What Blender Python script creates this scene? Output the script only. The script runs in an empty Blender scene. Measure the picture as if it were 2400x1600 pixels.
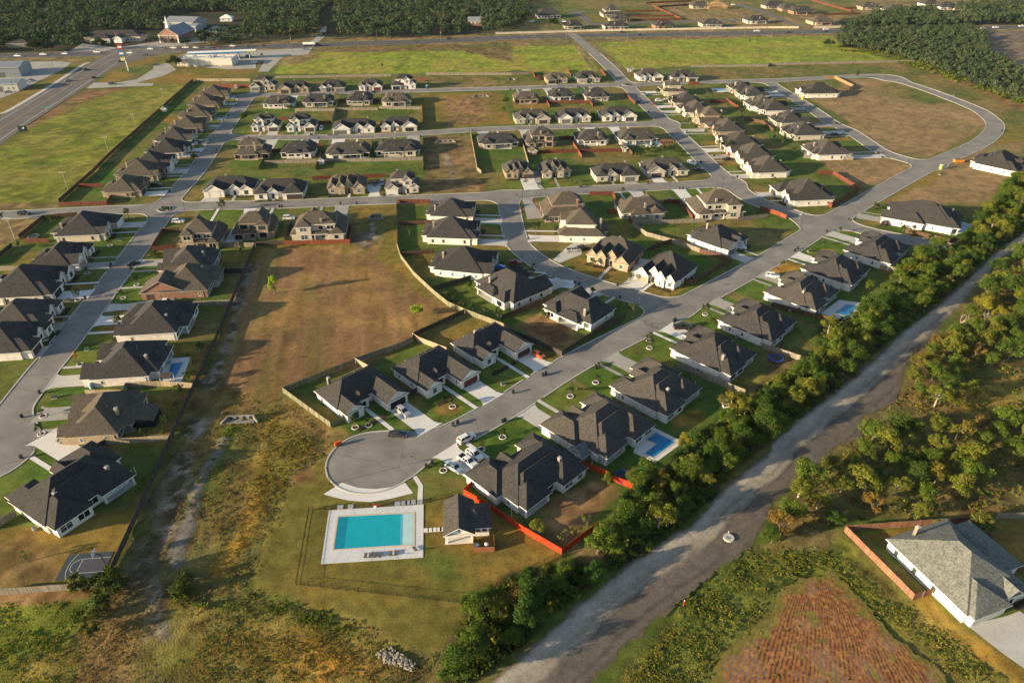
import bpy, math, random
import numpy as np
R_ = math.radians
SC = bpy.context.scene
# ---------------------------------------------------------------- camera, sky, sun, exposure
CAM_H, FPX, YHOR = 118.0, 1650.0, -260.0          # drone height (m), focal length and horizon row in photo pixels
PITCH = math.atan((800 - YHOR) / FPX)
cam = bpy.data.cameras.new("camera"); cam.sensor_width = 36; cam.lens = 36 * FPX / 2400
cam.clip_start = 1; cam.clip_end = 9000
camo = bpy.data.objects.new("camera", cam); SC.collection.objects.link(camo)
camo.location = (0, 0, CAM_H); camo.rotation_euler = (math.pi / 2 - PITCH, 0, 0)
SC.camera = camo
SUN_AZ, SUN_EL = R_(201), R_(12.5)                # direction towards the sun, counter-clockwise from +x
w = bpy.data.worlds.new("World"); SC.world = w; w.use_nodes = True
nt = w.node_tree; bg = nt.nodes["Background"]
sky = nt.nodes.new("ShaderNodeTexSky"); sky.sky_type = 'NISHITA'; sky.sun_disc = False
sky.sun_elevation = SUN_EL; sky.sun_rotation = math.pi / 2 - SUN_AZ; sky.altitude = 200
nt.links.new(sky.outputs[0], bg.inputs[0]); bg.inputs[1].default_value = 0.09
sl = bpy.data.lights.new("sun", 'SUN'); sl.energy = 5.0; sl.angle = R_(0.6); sl.color = (1.0, 0.79, 0.51)
so = bpy.data.objects.new("sun", sl); SC.collection.objects.link(so)
so.rotation_euler = (math.pi / 2 - SUN_EL, 0, SUN_AZ + math.pi / 2)
so.location = (-200, -80, 200)
SC.view_settings.view_transform = 'Standard'; SC.view_settings.look = 'None'
SC.view_settings.exposure = 1.43; SC.view_settings.gamma = 1
SC.cycles.max_bounces = 5; SC.cycles.transparent_max_bounces = 6; SC.cycles.volume_bounces = 0
SC.cycles.diffuse_bounces = 2; SC.cycles.glossy_bounces = 2
try: SC.cycles.use_denoising = True
except Exception: pass

# ---------------------------------------------------------------- survey: photo pixels -> places on the ground
def q(t, x, y): return ('ABCD'.index(t[0]) * 600 + x / 3.92, int(t[1]) * 400 + y / 3.92)
CP, SP = math.cos(PITCH), math.sin(PITCH)
def at(n, z=0.0):
    u = (n[0] - 1200) / FPX; v = (n[1] - 800) / FPX
    t = (z - CAM_H) / (-SP - v * CP)
    return (u * t, (CP - v * SP) * t)
def Q(t, x, y, z=0.0): return at(q(t, x, y), z)
def PL(spec):
    """'A1 10,20 30,40 B1 5,6' -> ground points; N = whole-photo pixels"""
    out, t = [], 'N'
    for tok in spec.split():
        if ',' in tok:
            x, y = (float(c) for c in tok.split(','))
            out.append(at((x, y)) if t == 'N' else Q(t, x, y))
        else: t = tok
    return out
def dist(a, b): return math.hypot(a[0] - b[0], a[1] - b[1])
def bearing(a, b): return math.atan2(b[1] - a[1], b[0] - a[0])
def inpoly(p, poly):
    c = False; n = len(poly); j = n - 1; x, y = p
    for i in range(n):
        xi, yi = poly[i]; xj, yj = poly[j]
        if (yi > y) != (yj > y) and x < (xj - xi) * (y - yi) / (yj - yi) + xi: c = not c
        j = i
    return c
def inpoly_np(X, Y, poly):
    c = np.zeros(X.shape, bool); n = len(poly); j = n - 1
    for i in range(n):
        xi, yi = poly[i]; xj, yj = poly[j]
        if yi != yj:
            c ^= ((yi > Y) != (yj > Y)) & (X < (xj - xi) * (Y - yi) / (yj - yi) + xi)
        j = i
    return c
def polydist_np(X, Y, poly, closed=True):
    d = np.full(X.shape, 1e9)
    n = len(poly)
    for i in range(n if closed else n - 1):
        ax, ay = poly[i]; bx, by = poly[(i + 1) % n]
        ex, ey = bx - ax, by - ay; L = ex * ex + ey * ey + 1e-9
        t = np.clip(((X - ax) * ex + (Y - ay) * ey) / L, 0, 1)
        d = np.minimum(d, np.hypot(X - ax - t * ex, Y - ay - t * ey))
    return d
def smooth(pts, n=4):
    """Catmull-Rom through the points"""
    P = [pts[0]] + list(pts) + [pts[-1]]; out = []
    for i in range(1, len(P) - 2):
        p0, p1, p2, p3 = P[i - 1], P[i], P[i + 1], P[i + 2]
        for k in range(n):
            t = k / n
            out.append(tuple(0.5 * (2 * p1[a] + (p2[a] - p0[a]) * t + (2 * p0[a] - 5 * p1[a] + 4 * p2[a] - p3[a]) * t * t
                                    + (3 * p1[a] - p0[a] - 3 * p2[a] + p3[a]) * t ** 3) for a in (0, 1)))
    out.append(tuple(pts[-1])); return out

# ---------------------------------------------------------------- objects
COL = SC.collection
def tag(o, label=None, cat=None, group=None, kind=None):
    if label: o['label'] = label
    if cat: o['category'] = cat
    if group: o['group'] = group
    if kind: o['kind'] = kind
    return o
def empty(name, loc, rz=0):
    o = bpy.data.objects.new(name, None); COL.objects.link(o)
    o.location = (loc[0], loc[1], loc[2] if len(loc) > 2 else 0); o.rotation_euler = (0, 0, rz)
    o.empty_display_size = 0.5
    return o
def link(name, me, parent=None, loc=None, rz=None):
    o = bpy.data.objects.new(name, me); COL.objects.link(o)
    if parent is not None: o.parent = parent
    if loc is not None: o.location = loc
    if rz is not None: o.rotation_euler = (0, 0, rz)
    return o
class MB:
    """collects faces for one mesh"""
    def __init__(s): s.v, s.f, s.m = [], [], []
    def face(s, pts, m=0):
        n = len(s.v); s.v += [tuple(p) for p in pts]; s.f.append(tuple(range(n, n + len(pts)))); s.m.append(m)
    def box(s, x0, x1, y0, y1, z0, z1, m=0, bottom=False):
        n = len(s.v)
        s.v += [(x0, y0, z0), (x1, y0, z0), (x1, y1, z0), (x0, y1, z0), (x0, y0, z1), (x1, y0, z1), (x1, y1, z1), (x0, y1, z1)]
        fs = [(0, 1, 5, 4), (1, 2, 6, 5), (2, 3, 7, 6), (3, 0, 4, 7), (4, 5, 6, 7)]
        if bottom: fs.append((3, 2, 1, 0))
        for f in fs: s.f.append(tuple(n + i for i in f)); s.m.append(m)
    def hexa(s, lo, hi, m=0):
        """lo, hi: 4 points each, counter-clockwise"""
        n = len(s.v); s.v += [tuple(p) for p in lo] + [tuple(p) for p in hi]
        for f in [(0, 1, 5, 4), (1, 2, 6, 5), (2, 3, 7, 6), (3, 0, 4, 7), (4, 5, 6, 7), (3, 2, 1, 0)]:
            s.f.append(tuple(n + i for i in f)); s.m.append(m)
    def bar(s, a, b, r, r2=None, k=6, m=0, cap=True):
        r2 = r if r2 is None else r2
        a = np.array(a, float); b = np.array(b, float); d = b - a; d /= np.linalg.norm(d) + 1e-9
        u = np.cross(d, (0, 0, 1) if abs(d[2]) < .9 else (1, 0, 0)); u /= np.linalg.norm(u); v = np.cross(d, u)
        n = len(s.v)
        for c, rr in ((a, r), (b, r2)):
            for i in range(k):
                t = 2 * math.pi * i / k; s.v.append(tuple(c + rr * (math.cos(t) * u + math.sin(t) * v)))
        for i in range(k):
            j = (i + 1) % k; s.f.append((n + i, n + j, n + k + j, n + k + i)); s.m.append(m)
        if cap:
            s.f.append(tuple(n + k + i for i in range(k))); s.m.append(m)
    def ring(s, c, r0, r1, z0, z1, k=20, m=0):
        """annulus with an outer and inner face"""
        for i in range(k):
            a, b = 2 * math.pi * i / k, 2 * math.pi * (i + 1) / k
            P = lambda r, t, z: (c[0] + r * math.cos(t), c[1] + r * math.sin(t), z)
            s.face([P(r0, a, z1), P(r1, a, z1), P(r1, b, z1), P(r0, b, z1)], m)
            s.face([P(r1, a, z0), P(r1, b, z0), P(r1, b, z1), P(r1, a, z1)], m)
            s.face([P(r0, b, z0), P(r0, a, z0), P(r0, a, z1), P(r0, b, z1)], m)
    def disc(s, c, r, z, k=20, m=0, ry=None):
        ry = ry or r
        s.face([(c[0] + r * math.cos(2 * math.pi * i / k), c[1] + ry * math.sin(2 * math.pi * i / k), z) for i in range(k)], m)
    def mesh(s, name, mats):
        me = bpy.data.meshes.new(name); me.from_pydata(s.v, [], s.f)
        for m in (mats if isinstance(mats, (list, tuple)) else [mats]): me.materials.append(m)
        if any(s.m): me.polygons.foreach_set('material_index', s.m)
        me.update(); return me
    def build(s, name, mats, parent=None, loc=None, rz=None): return link(name, s.mesh(name, mats), parent, loc, rz)
def np_mesh(name, V, Fq, mats, attr=None, aname='tint'):
    """quads from numpy; attr = one colour per vertex"""
    me = bpy.data.meshes.new(name); nf = len(Fq); k = Fq.shape[1]
    me.vertices.add(len(V)); me.vertices.foreach_set('co', np.ascontiguousarray(V, np.float32).ravel())
    me.loops.add(nf * k); me.loops.foreach_set('vertex_index', np.ascontiguousarray(Fq, np.int32).ravel())
    me.polygons.add(nf); me.polygons.foreach_set('loop_start', np.arange(0, nf * k, k, dtype=np.int32))
    me.polygons.foreach_set('loop_total', np.full(nf, k, np.int32))
    for m in (mats if isinstance(mats, (list, tuple)) else [mats]): me.materials.append(m)
    me.update(calc_edges=True)
    if attr is not None:
        a = me.attributes.new(aname, 'FLOAT_COLOR', 'POINT')
        a.data.foreach_set('color', (np.hstack([attr, np.ones((len(attr), 1))]) if attr.shape[1] == 3 else attr).astype(np.float32).ravel())
    return me

# ---------------------------------------------------------------- materials
MAT = {}
def nodes(name):
    m = bpy.data.materials.new(name); m.use_nodes = True
    return m, m.node_tree, m.node_tree.nodes['Principled BSDF']
def mat(name, col, rough=0.8, var=0.18, scale=1.5, scale2=None, metal=0.0, spec=0.3, bump=0.0, stretch=None):
    """one real colour broken up by two sizes of noise"""
    if name in MAT: return MAT[name]
    m, t, b = nodes(name); N, L = t.nodes, t.links
    b.inputs['Roughness'].default_value = rough; b.inputs['Metallic'].default_value = metal
    b.inputs['Specular IOR Level'].default_value = spec
    if var > 0:
        tc = N.new('ShaderNodeTexCoord'); mp = N.new('ShaderNodeMapping'); L.new(tc.outputs['Object'], mp.inputs[0])
        if stretch: mp.inputs['Scale'].default_value = stretch
        n1 = N.new('ShaderNodeTexNoise'); n1.inputs['Scale'].default_value = scale; n1.inputs['Detail'].default_value = 4
        n2 = N.new('ShaderNodeTexNoise'); n2.inputs['Scale'].default_value = scale2 or scale * 0.13; n2.inputs['Detail'].default_value = 2
        L.new(mp.outputs[0], n1.inputs['Vector']); L.new(mp.outputs[0], n2.inputs['Vector'])
        ad = N.new('ShaderNodeMath'); ad.operation = 'ADD'; L.new(n1.outputs[0], ad.inputs[0]); L.new(n2.outputs[0], ad.inputs[1])
        mr = N.new('ShaderNodeMapRange'); mr.inputs[1].default_value = 0.6; mr.inputs[2].default_value = 1.4
        mr.inputs[3].default_value = 1 - var * 1.5; mr.inputs[4].default_value = 1 + var * 1.5; L.new(ad.outputs[0], mr.inputs[0])
        mx = N.new('ShaderNodeVectorMath'); mx.operation = 'SCALE'; mx.inputs[0].default_value = col
        L.new(mr.outputs[0], mx.inputs['Scale']); L.new(mx.outputs[0], b.inputs['Base Color'])
        if bump:
            bp = N.new('ShaderNodeBump'); bp.inputs['Distance'].default_value = bump; bp.inputs['Strength'].default_value = 0.8
            L.new(n1.outputs[0], bp.inputs['Height']); L.new(bp.outputs[0], b.inputs['Normal'])
    else: b.inputs['Base Color'].default_value = (*col, 1)
    MAT[name] = m; return m
def mat_attr(name, rough=0.9, var=0.35, scale=1.0, aname='tint', fine=4.0, bump=0.0, transl=0.0):
    """colour stored with the mesh (plant and soil kinds), broken up by noise"""
    m, t, b = nodes(name); N, L = t.nodes, t.links
    b.inputs['Roughness'].default_value = rough; b.inputs['Specular IOR Level'].default_value = 0.1
    at_ = N.new('ShaderNodeAttribute'); at_.attribute_name = aname
    tc = N.new('ShaderNodeTexCoord')
    n1 = N.new('ShaderNodeTexNoise'); n1.inputs['Scale'].default_value = scale; n1.inputs['Detail'].default_value = 6; n1.inputs['Roughness'].default_value = .65
    n2 = N.new('ShaderNodeTexNoise'); n2.inputs['Scale'].default_value = scale * fine; n2.inputs['Detail'].default_value = 3
    for n in (n1, n2): L.new(tc.outputs['Object'], n.inputs['Vector'])
    ad = N.new('ShaderNodeMath'); ad.operation = 'ADD'; L.new(n1.outputs[0], ad.inputs[0]); L.new(n2.outputs[0], ad.inputs[1])
    mr = N.new('ShaderNodeMapRange'); mr.inputs[1].default_value = 0.65; mr.inputs[2].default_value = 1.35
    mr.inputs[3].default_value = 1 - var; mr.inputs[4].default_value = 1 + var; L.new(ad.outputs[0], mr.inputs[0])
    mx = N.new('ShaderNodeVectorMath'); mx.operation = 'SCALE'; L.new(at_.outputs['Color'], mx.inputs[0]); L.new(mr.outputs[0], mx.inputs['Scale'])
    L.new(mx.outputs[0], b.inputs['Base Color'])
    if bump:
        bp = N.new('ShaderNodeBump'); bp.inputs['Distance'].default_value = bump; bp.inputs['Strength'].default_value = 1
        if name == 'ground_cover': L.new(at_.outputs['Alpha'], bp.inputs['Strength'])
        L.new(n2.outputs[0], bp.inputs['Height']); L.new(bp.outputs[0], b.inputs['Normal'])
    if transl:
        tr = N.new('ShaderNodeBsdfTranslucent'); L.new(mx.outputs[0], tr.inputs[0])
        ms = N.new('ShaderNodeMixShader'); ms.inputs[0].default_value = transl
        out = [n for n in N if n.type == 'OUTPUT_MATERIAL'][0]
        L.new(b.outputs[0], ms.inputs[1]); L.new(tr.outputs[0], ms.inputs[2]); L.new(ms.outputs[0], out.inputs[0])
    MAT[name] = m; return m
def brick(name, c1, c2, cm, bw=0.4, bh=0.11, var=.5):
    m, t, b = nodes(name); N, L = t.nodes, t.links
    b.inputs['Roughness'].default_value = .85
    tc = N.new('ShaderNodeTexCoord'); sp = N.new('ShaderNodeSeparateXYZ'); L.new(tc.outputs['Object'], sp.inputs[0])
    ad = N.new('ShaderNodeMath'); L.new(sp.outputs[0], ad.inputs[0]); L.new(sp.outputs[1], ad.inputs[1])
    cb = N.new('ShaderNodeCombineXYZ'); L.new(ad.outputs[0], cb.inputs[0]); L.new(sp.outputs[2], cb.inputs[1])
    br = N.new('ShaderNodeTexBrick'); L.new(cb.outputs[0], br.inputs['Vector']); br.inputs['Scale'].default_value = 1
    br.inputs['Brick Width'].default_value = bw; br.inputs['Row Height'].default_value = bh; br.inputs['Mortar Size'].default_value = bh * .1
    br.inputs['Color1'].default_value = (*c1, 1); br.inputs['Color2'].default_value = (*c2, 1); br.inputs['Mortar'].default_value = (*cm, 1)
    n1 = N.new('ShaderNodeTexNoise'); n1.inputs['Scale'].default_value = .8; n1.inputs['Detail'].default_value = 5; L.new(tc.outputs['Object'], n1.inputs['Vector'])
    mr = N.new('ShaderNodeMapRange'); mr.inputs[1].default_value = .3; mr.inputs[2].default_value = .7; mr.inputs[3].default_value = .8; mr.inputs[4].default_value = 1.12
    L.new(n1.outputs[0], mr.inputs[0])
    mx = N.new('ShaderNodeVectorMath'); mx.operation = 'SCALE'; L.new(br.outputs[0], mx.inputs[0]); L.new(mr.outputs[0], mx.inputs['Scale'])
    L.new(mx.outputs[0], b.inputs['Base Color']); MAT[name] = m; return m
def shingle(name, c1, c2):
    """asphalt shingles: tabs of slightly different shade in rows along the slope"""
    m, t, b = nodes(name); N, L = t.nodes, t.links
    b.inputs['Roughness'].default_value = .9; b.inputs['Specular IOR Level'].default_value = .15
    tc = N.new('ShaderNodeTexCoord')
    vo = N.new('ShaderNodeTexVoronoi'); vo.inputs['Scale'].default_value = 3.2; L.new(tc.outputs['Object'], vo.inputs['Vector'])
    n1 = N.new('ShaderNodeTexNoise'); n1.inputs['Scale'].default_value = .35; n1.inputs['Detail'].default_value = 4; L.new(tc.outputs['Object'], n1.inputs['Vector'])
    sp = N.new('ShaderNodeSeparateColor'); L.new(vo.outputs['Color'], sp.inputs[0])
    a = N.new('ShaderNodeMath'); a.operation = 'MULTIPLY_ADD'; a.inputs[1].default_value = .55; L.new(sp.outputs[0], a.inputs[0])
    s = N.new('ShaderNodeMath'); s.operation = 'MULTIPLY'; s.inputs[1].default_value = .45; L.new(n1.outputs[0], s.inputs[0]); L.new(s.outputs[0], a.inputs[2])
    mx = N.new('ShaderNodeMix'); mx.data_type = 'RGBA'; mx.inputs[6].default_value = (*c1, 1); mx.inputs[7].default_value = (*c2, 1)
    L.new(a.outputs[0], mx.inputs[0]); L.new(mx.outputs[2], b.inputs['Base Color'])
    wv = N.new('ShaderNodeTexWave'); wv.bands_direction = 'Z'; wv.inputs['Scale'].default_value = 1.1; wv.inputs['Distortion'].default_value = .3
    L.new(tc.outputs['Object'], wv.inputs['Vector'])
    bp = N.new('ShaderNodeBump'); bp.inputs['Distance'].default_value = .03; bp.inputs['Strength'].default_value = .5; L.new(wv.outputs[1], bp.inputs['Height'])
    L.new(bp.outputs[0], b.inputs['Normal']); MAT[name] = m; return m
def glass(name, col, rough=.08):
    m, t, b = nodes(name); b.inputs['Base Color'].default_value = (*col, 1); b.inputs['Roughness'].default_value = rough
    b.inputs['Specular IOR Level'].default_value = .6; MAT[name] = m; return m
def fence_mat(name, col, var=.45):
    m, t, b = nodes(name); N, L = t.nodes, t.links
    b.inputs['Roughness'].default_value = .85; b.inputs['Specular IOR Level'].default_value = .15
    uv = N.new('ShaderNodeUVMap'); sp = N.new('ShaderNodeSeparateXYZ'); L.new(uv.outputs[0], sp.inputs[0])
    ml = N.new('ShaderNodeMath'); ml.operation = 'MULTIPLY'; ml.inputs[1].default_value = 1 / .145; L.new(sp.outputs[0], ml.inputs[0])
    fl = N.new('ShaderNodeMath'); fl.operation = 'FLOOR'; L.new(ml.outputs[0], fl.inputs[0])
    wn = N.new('ShaderNodeTexWhiteNoise'); wn.noise_dimensions = '1D'; L.new(fl.outputs[0], wn.inputs['W'])
    n1 = N.new('ShaderNodeTexNoise'); n1.inputs['Scale'].default_value = .5; n1.inputs['Detail'].default_value = 4; L.new(uv.outputs[0], n1.inputs['Vector'])
    ad = N.new('ShaderNodeMath'); ad.operation = 'ADD'; L.new(wn.outputs[0], ad.inputs[0]); L.new(n1.outputs[0], ad.inputs[1])
    mr = N.new('ShaderNodeMapRange'); mr.inputs[1].default_value = .3; mr.inputs[2].default_value = 1.6; mr.inputs[3].default_value = 1 - var; mr.inputs[4].default_value = 1 + var
    L.new(ad.outputs[0], mr.inputs[0])
    mx = N.new('ShaderNodeVectorMath'); mx.operation = 'SCALE'; mx.inputs[0].default_value = col; L.new(mr.outputs[0], mx.inputs['Scale'])
    L.new(mx.outputs[0], b.inputs['Base Color']); MAT[name] = m; return m
shingle('roof_charcoal', (.018, .018, .019), (.066, .062, .059))
shingle('roof_black', (.017, .017, .018), (.055, .052, .05))
shingle('roof_brown', (.044, .037, .029), (.115, .096, .074))
shingle('roof_grey', (.030, .028, .026), (.085, .077, .068))
shingle('roof_pale', (.055, .060, .058), (.20, .205, .18))
brick('wall_white', (.68, .64, .58), (.62, .58, .52), (.58, .54, .48))
brick('wall_cream', (.52, .46, .36), (.44, .38, .29), (.46, .40, .31))
brick('wall_tan', (.36, .27, .18), (.27, .20, .13), (.34, .28, .20))
brick('wall_stone', (.42, .36, .28), (.30, .25, .19), (.36, .31, .24), .7, .3)
brick('wall_red', (.26, .11, .065), (.18, .075, .045), (.30, .22, .16))
brick('wall_grey', (.26, .23, .20), (.20, .18, .155), (.24, .21, .18))
mat('trim_white', (.70, .68, .63), .6, .06); mat('trim_dark', (.05, .045, .04), .6, .1); mat('trim_tan', (.38, .32, .24), .7, .08)
mat('door_brown', (.055, .04, .03), .55, .12); mat('door_black', (.022, .022, .024), .5, .1); mat('door_red', (.11, .03, .018), .5, .15)
mat('door_white', (.55, .53, .48), .5, .05); mat('door_grey', (.12, .115, .105), .55, .08); mat('door_tan', (.26, .21, .15), .6, .08)
glass('pane', (.035, .06, .058)); glass('pane_dark', (.012, .014, .016)); glass('car_glass', (.01, .012, .014), .05)
mat('concrete', (.42, .40, .36), .85, .10, 1.2, .18); mat('concrete_new', (.56, .54, .50), .85, .07, 1.2, .15); mat('concrete_old', (.19, .175, .15), .9, .25, 1.2, .3); mat('concrete_dull', (.29, .275, .24), .9, .14, 1.0, .15)
mat('kerb_concrete', (.40, .38, .33), .85, .10, .8); mat('chimney_stone', (.20, .17, .135), .85, .2, 3); mat('metal_grey', (.35, .36, .37), .45, .1, 2, metal=.6)
mat('black_metal', (.012, .012, .013), .5, .05); mat('white_plastic', (.65, .65, .62), .5, .05); mat('bin_black', (.02, .022, .023), .55, .15)
mat('green_box', (.045, .085, .055), .6, .1); mat('wood_pole', (.16, .13, .10), .9, .2, 4); mat('mulch', (.055, .03, .02), .95, .3, 6)
mat('bark', (.13, .105, .08), .95, .25, 4); mat('bark_pale', (.30, .26, .21), .95, .2, 4); mat('tyre', (.012, .012, .012), .8, .0); mat('rim', (.3, .3, .3), .4, .0, metal=.7)
mat('soil', (.12, .075, .045), .95, .3, 1)
for n_, c_ in dict(red=(.115, .040, .024), orange=(.17, .054, .026), gray=(.20, .175, .135), brown=(.095, .055, .035), dark=(.055, .045, .038), tan=(.30, .245, .165), composite=(.21, .105, .065), vivid=(.36, .034, .010), newwood=(.27, .16, .075), stone=(.50, .44, .34), olive=(.17, .16, .10)).items():
    fence_mat('fence_' + n_, c_)
# ---------------------------------------------------------------- noise for soil and plant cover
def _hash(ix, iy, seed):
    h = (ix.astype(np.int64) * 374761393 + iy.astype(np.int64) * 668265263 + seed * 974711) & 0x7fffffff
    h = ((h ^ (h >> 13)) * 1274126177) & 0x7fffffff
    return ((h ^ (h >> 16)) & 0xffff) / 65535.0
def vnoise(X, Y, s, seed=0):
    x = X / s; y = Y / s; ix = np.floor(x); iy = np.floor(y); fx = x - ix; fy = y - iy
    fx = fx * fx * (3 - 2 * fx); fy = fy * fy * (3 - 2 * fy)
    a = _hash(ix, iy, seed); b = _hash(ix + 1, iy, seed); c = _hash(ix, iy + 1, seed); d = _hash(ix + 1, iy + 1, seed)
    return (a * (1 - fx) + b * fx) * (1 - fy) + (c * (1 - fx) + d * fx) * fy
def fbm(X, Y, s, seed=0, n=3):
    o = np.zeros(X.shape); a = 0; k = 1.0
    for i in range(n):
        o += k * vnoise(X, Y, s / 2 ** i, seed + i * 7); a += k; k *= .6
    return o / a
def sstep(x, a, b):
    t = np.clip((x - a) / (b - a), 0, 1); return t * t * (3 - 2 * t)

# ---------------------------------------------------------------- street network
ROADS = [  # name, centre line, width
 ("A", "N 577,232 520,312 462,398 405,461 388,489 353,540 283,632 156,800 97,873 42,945 -5,1010 -40,1068", 9.2),
 ("R2", "N 562,226 600,223 702,221 804,217 957,213 1200,207 1330,202 1468,199 1600,194 1800,189 1876,186 1963,181 2040,178 2085,180 2110,190 2183,214 2285,254 2318,275 2333,293 2322,316 2285,342 2170,393 2055,456 1953,515 1877,563 1800,610 1583,728 1353,846 1200,943 1136,981 1059,1020 960,1055", 9.4),
 ("R3", "N 512,322 600,323 728,322 862,320 983,313 1100,305 1200,301 1302,298 1430,294 1572,290", 8.6),
 ("M", "N -260,516 0,505 178,496 306,491 388,489 485,482 625,480 855,471 1187,458 1328,448 1532,438 1715,428", 9.6),
 ("R", "N 1340,80 1367,102 1424,153 1468,199 1525,255 1606,331 1657,382 1702,420 1745,456 1800,483 1851,499 1905,522", 9.6),
 ("S", "N 1187,458 1193,484 1207,553 1229,588 1293,631 1402,671 1506,700 1566,722", 9.2),
 ("Q", "N 1800,192 1822,206 1842,218 1902,255 1950,288 1994,308 2028,331 2070,357 2130,376 2185,388", 8.8),
 ("E", "N 1905,522 1979,528 2055,547 2208,577 2262,588", 8.6)]
RPTS = {n: smooth([p for p in PL(s)], 3) for n, s, w in ROADS}
CULS = [(at((872, 1080)), 11.0), (at((-42, 1062)), 12.5), (at((2085, 184)), 9.5)]
def seg_d(X, Y, a, b):
    ex, ey = b[0] - a[0], b[1] - a[1]; L = ex * ex + ey * ey + 1e-9
    t = np.clip(((X - a[0]) * ex + (Y - a[1]) * ey) / L, 0, 1)
    return np.hypot(X - a[0] - t * ex, Y - a[1] - t * ey)
def runion(a, b, r):
    return np.maximum(r, np.minimum(a, b)) - np.hypot(np.maximum(r - a, 0), np.maximum(r - b, 0))
def sdf_np(X, Y, windowed=None):
    D = None
    for n, s, wd in ROADS:
        pts = RPTS[n]; d = np.full(X.shape, 60.0)
        for a, b in zip(pts, pts[1:]):
            if windowed is None: d = np.minimum(d, seg_d(X, Y, a, b) - wd / 2)
            else:
                xs, ys = windowed; m = 26
                i0, i1 = np.searchsorted(xs, [min(a[0], b[0]) - m, max(a[0], b[0]) + m])
                j0, j1 = np.searchsorted(ys, [min(a[1], b[1]) - m, max(a[1], b[1]) + m])
                if i1 > i0 and j1 > j0:
                    v = d[j0:j1, i0:i1]; np.minimum(v, seg_d(X[j0:j1, i0:i1], Y[j0:j1, i0:i1], a, b) - wd / 2, out=v)
        D = d if D is None else runion(D, d, 7.0)
    for c, r in CULS: D = runion(D, np.hypot(X - c[0], Y - c[1]) - r, 8.0)
    return D
def road_sdf(p): return float(sdf_np(np.array([[p[0]]]), np.array([[p[1]]]))[0, 0])

GX = np.arange(-300, 345, .75); GY = np.arange(62, 790, .75)
GXX, GYY = np.meshgrid(GX, GY)
RD = sdf_np(GXX, GYY, (GX, GY))
def rd(x, y):
    i = int((x - GX[0]) / .75); j = int((y - GY[0]) / .75)
    return RD[j, i] if 0 <= i < len(GX) and 0 <= j < len(GY) else 60.0
def rd_np(X, Y):
    i = np.clip(((X - GX[0]) / .75).astype(int), 0, len(GX) - 1); j = np.clip(((Y - GY[0]) / .75).astype(int), 0, len(GY) - 1)
    return RD[j, i]
def contour_mesh(D, z):
    """filled road surface and its edge lines from the distance field"""
    mb = MB(); ins = D < 0
    full = ins[:-1, :-1] & ins[1:, :-1] & ins[:-1, 1:] & ins[1:, 1:]
    for j in range(full.shape[0]):
        row = full[j]
        if not row.any(): continue
        e = np.flatnonzero(np.diff(np.concatenate([[0], row.astype(np.int8), [0]])))
        for i0, i1 in zip(e[::2], e[1::2]):
            mb.face([(GX[i0], GY[j], z), (GX[i1], GY[j], z), (GX[i1], GY[j + 1], z), (GX[i0], GY[j + 1], z)])
    anyc = ins[:-1, :-1] | ins[1:, :-1] | ins[:-1, 1:] | ins[1:, 1:]
    nxt = {}
    for j, i in np.argwhere(anyc & ~full):
        c = [(i, j), (i + 1, j), (i + 1, j + 1), (i, j + 1)]; poly = []; ex = []
        for k in range(4):
            a, b = c[k], c[(k + 1) % 4]; da, db = D[a[1], a[0]], D[b[1], b[0]]
            if da < 0: poly.append((GX[a[0]], GY[a[1]], z))
            if (da < 0) != (db < 0):
                t = da / (da - db); p = (GX[a[0]] + t * (GX[b[0]] - GX[a[0]]), GY[a[1]] + t * (GY[b[1]] - GY[a[1]]), z)
                poly.append(p); ex.append((tuple(sorted((a, b))), p, da < 0))
        if len(poly) > 2: mb.face(poly)
        if len(ex) == 2:
            o = ex if ex[0][2] else ex[::-1]
            nxt[o[0][0]] = (o[1][0], o[0][1][:2], o[1][1][:2])
    segs = []; keys = set(nxt)
    starts = [k for k in nxt if k not in {v[0] for v in nxt.values()}] + list(nxt)
    for k in starts:
        if k not in keys: continue
        line = [nxt[k][1]]
        while k in keys:
            keys.discard(k); line.append(nxt[k][2]); k = nxt[k][0]
        if len(line) > 4: segs.append(line)
    return mb, segs
def resample(line, step):
    out = [line[0]]; acc = 0
    for a, b in zip(line, line[1:]):
        L = dist(a, b)
        while acc + L >= step and L > 1e-6:
            t = (step - acc) / L; a = (a[0] + (b[0] - a[0]) * t, a[1] + (b[1] - a[1]) * t); out.append(a); L = dist(a, b); acc = 0
        acc += L
    if dist(out[-1], line[-1]) > .05: out.append(line[-1])
    return out
def soften(line, n=2):
    for _ in range(n):
        line = [line[0]] + [tuple((line[i - 1][k] + 2 * line[i][k] + line[i + 1][k]) / 4 for k in (0, 1)) for i in range(1, len(line) - 1)] + [line[-1]]
    return line
def strip(mb, line, w0, w1, z0, z1, m=0):
    """band beside a line: from w0 to w1 to its right, with upright faces both sides"""
    L = []
    for i, p in enumerate(line):
        a = line[max(i - 1, 0)]; b = line[min(i + 1, len(line) - 1)]
        dx, dy = b[0] - a[0], b[1] - a[1]; l = math.hypot(dx, dy) + 1e-9
        L.append(((p[0] + w0 * dy / l, p[1] - w0 * dx / l), (p[0] + w1 * dy / l, p[1] - w1 * dx / l)))
    for (a0, a1), (b0, b1) in zip(L, L[1:]):
        mb.face([(*a0, z1), (*a1, z1), (*b1, z1), (*b0, z1)], m)
        mb.face([(*a0, z0), (*a0, z1), (*b0, z1), (*b0, z0)], m)
        mb.face([(*a1, z0), (*b1, z0), (*b1, z1), (*a1, z1)], m)
def sheet(name, pts, z, material, kind='structure', parent=None):
    mb = MB(); mb.face([(*p, z) for p in pts]); o = mb.build(name, material, parent)
    if kind: o['kind'] = kind
    return o
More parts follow.
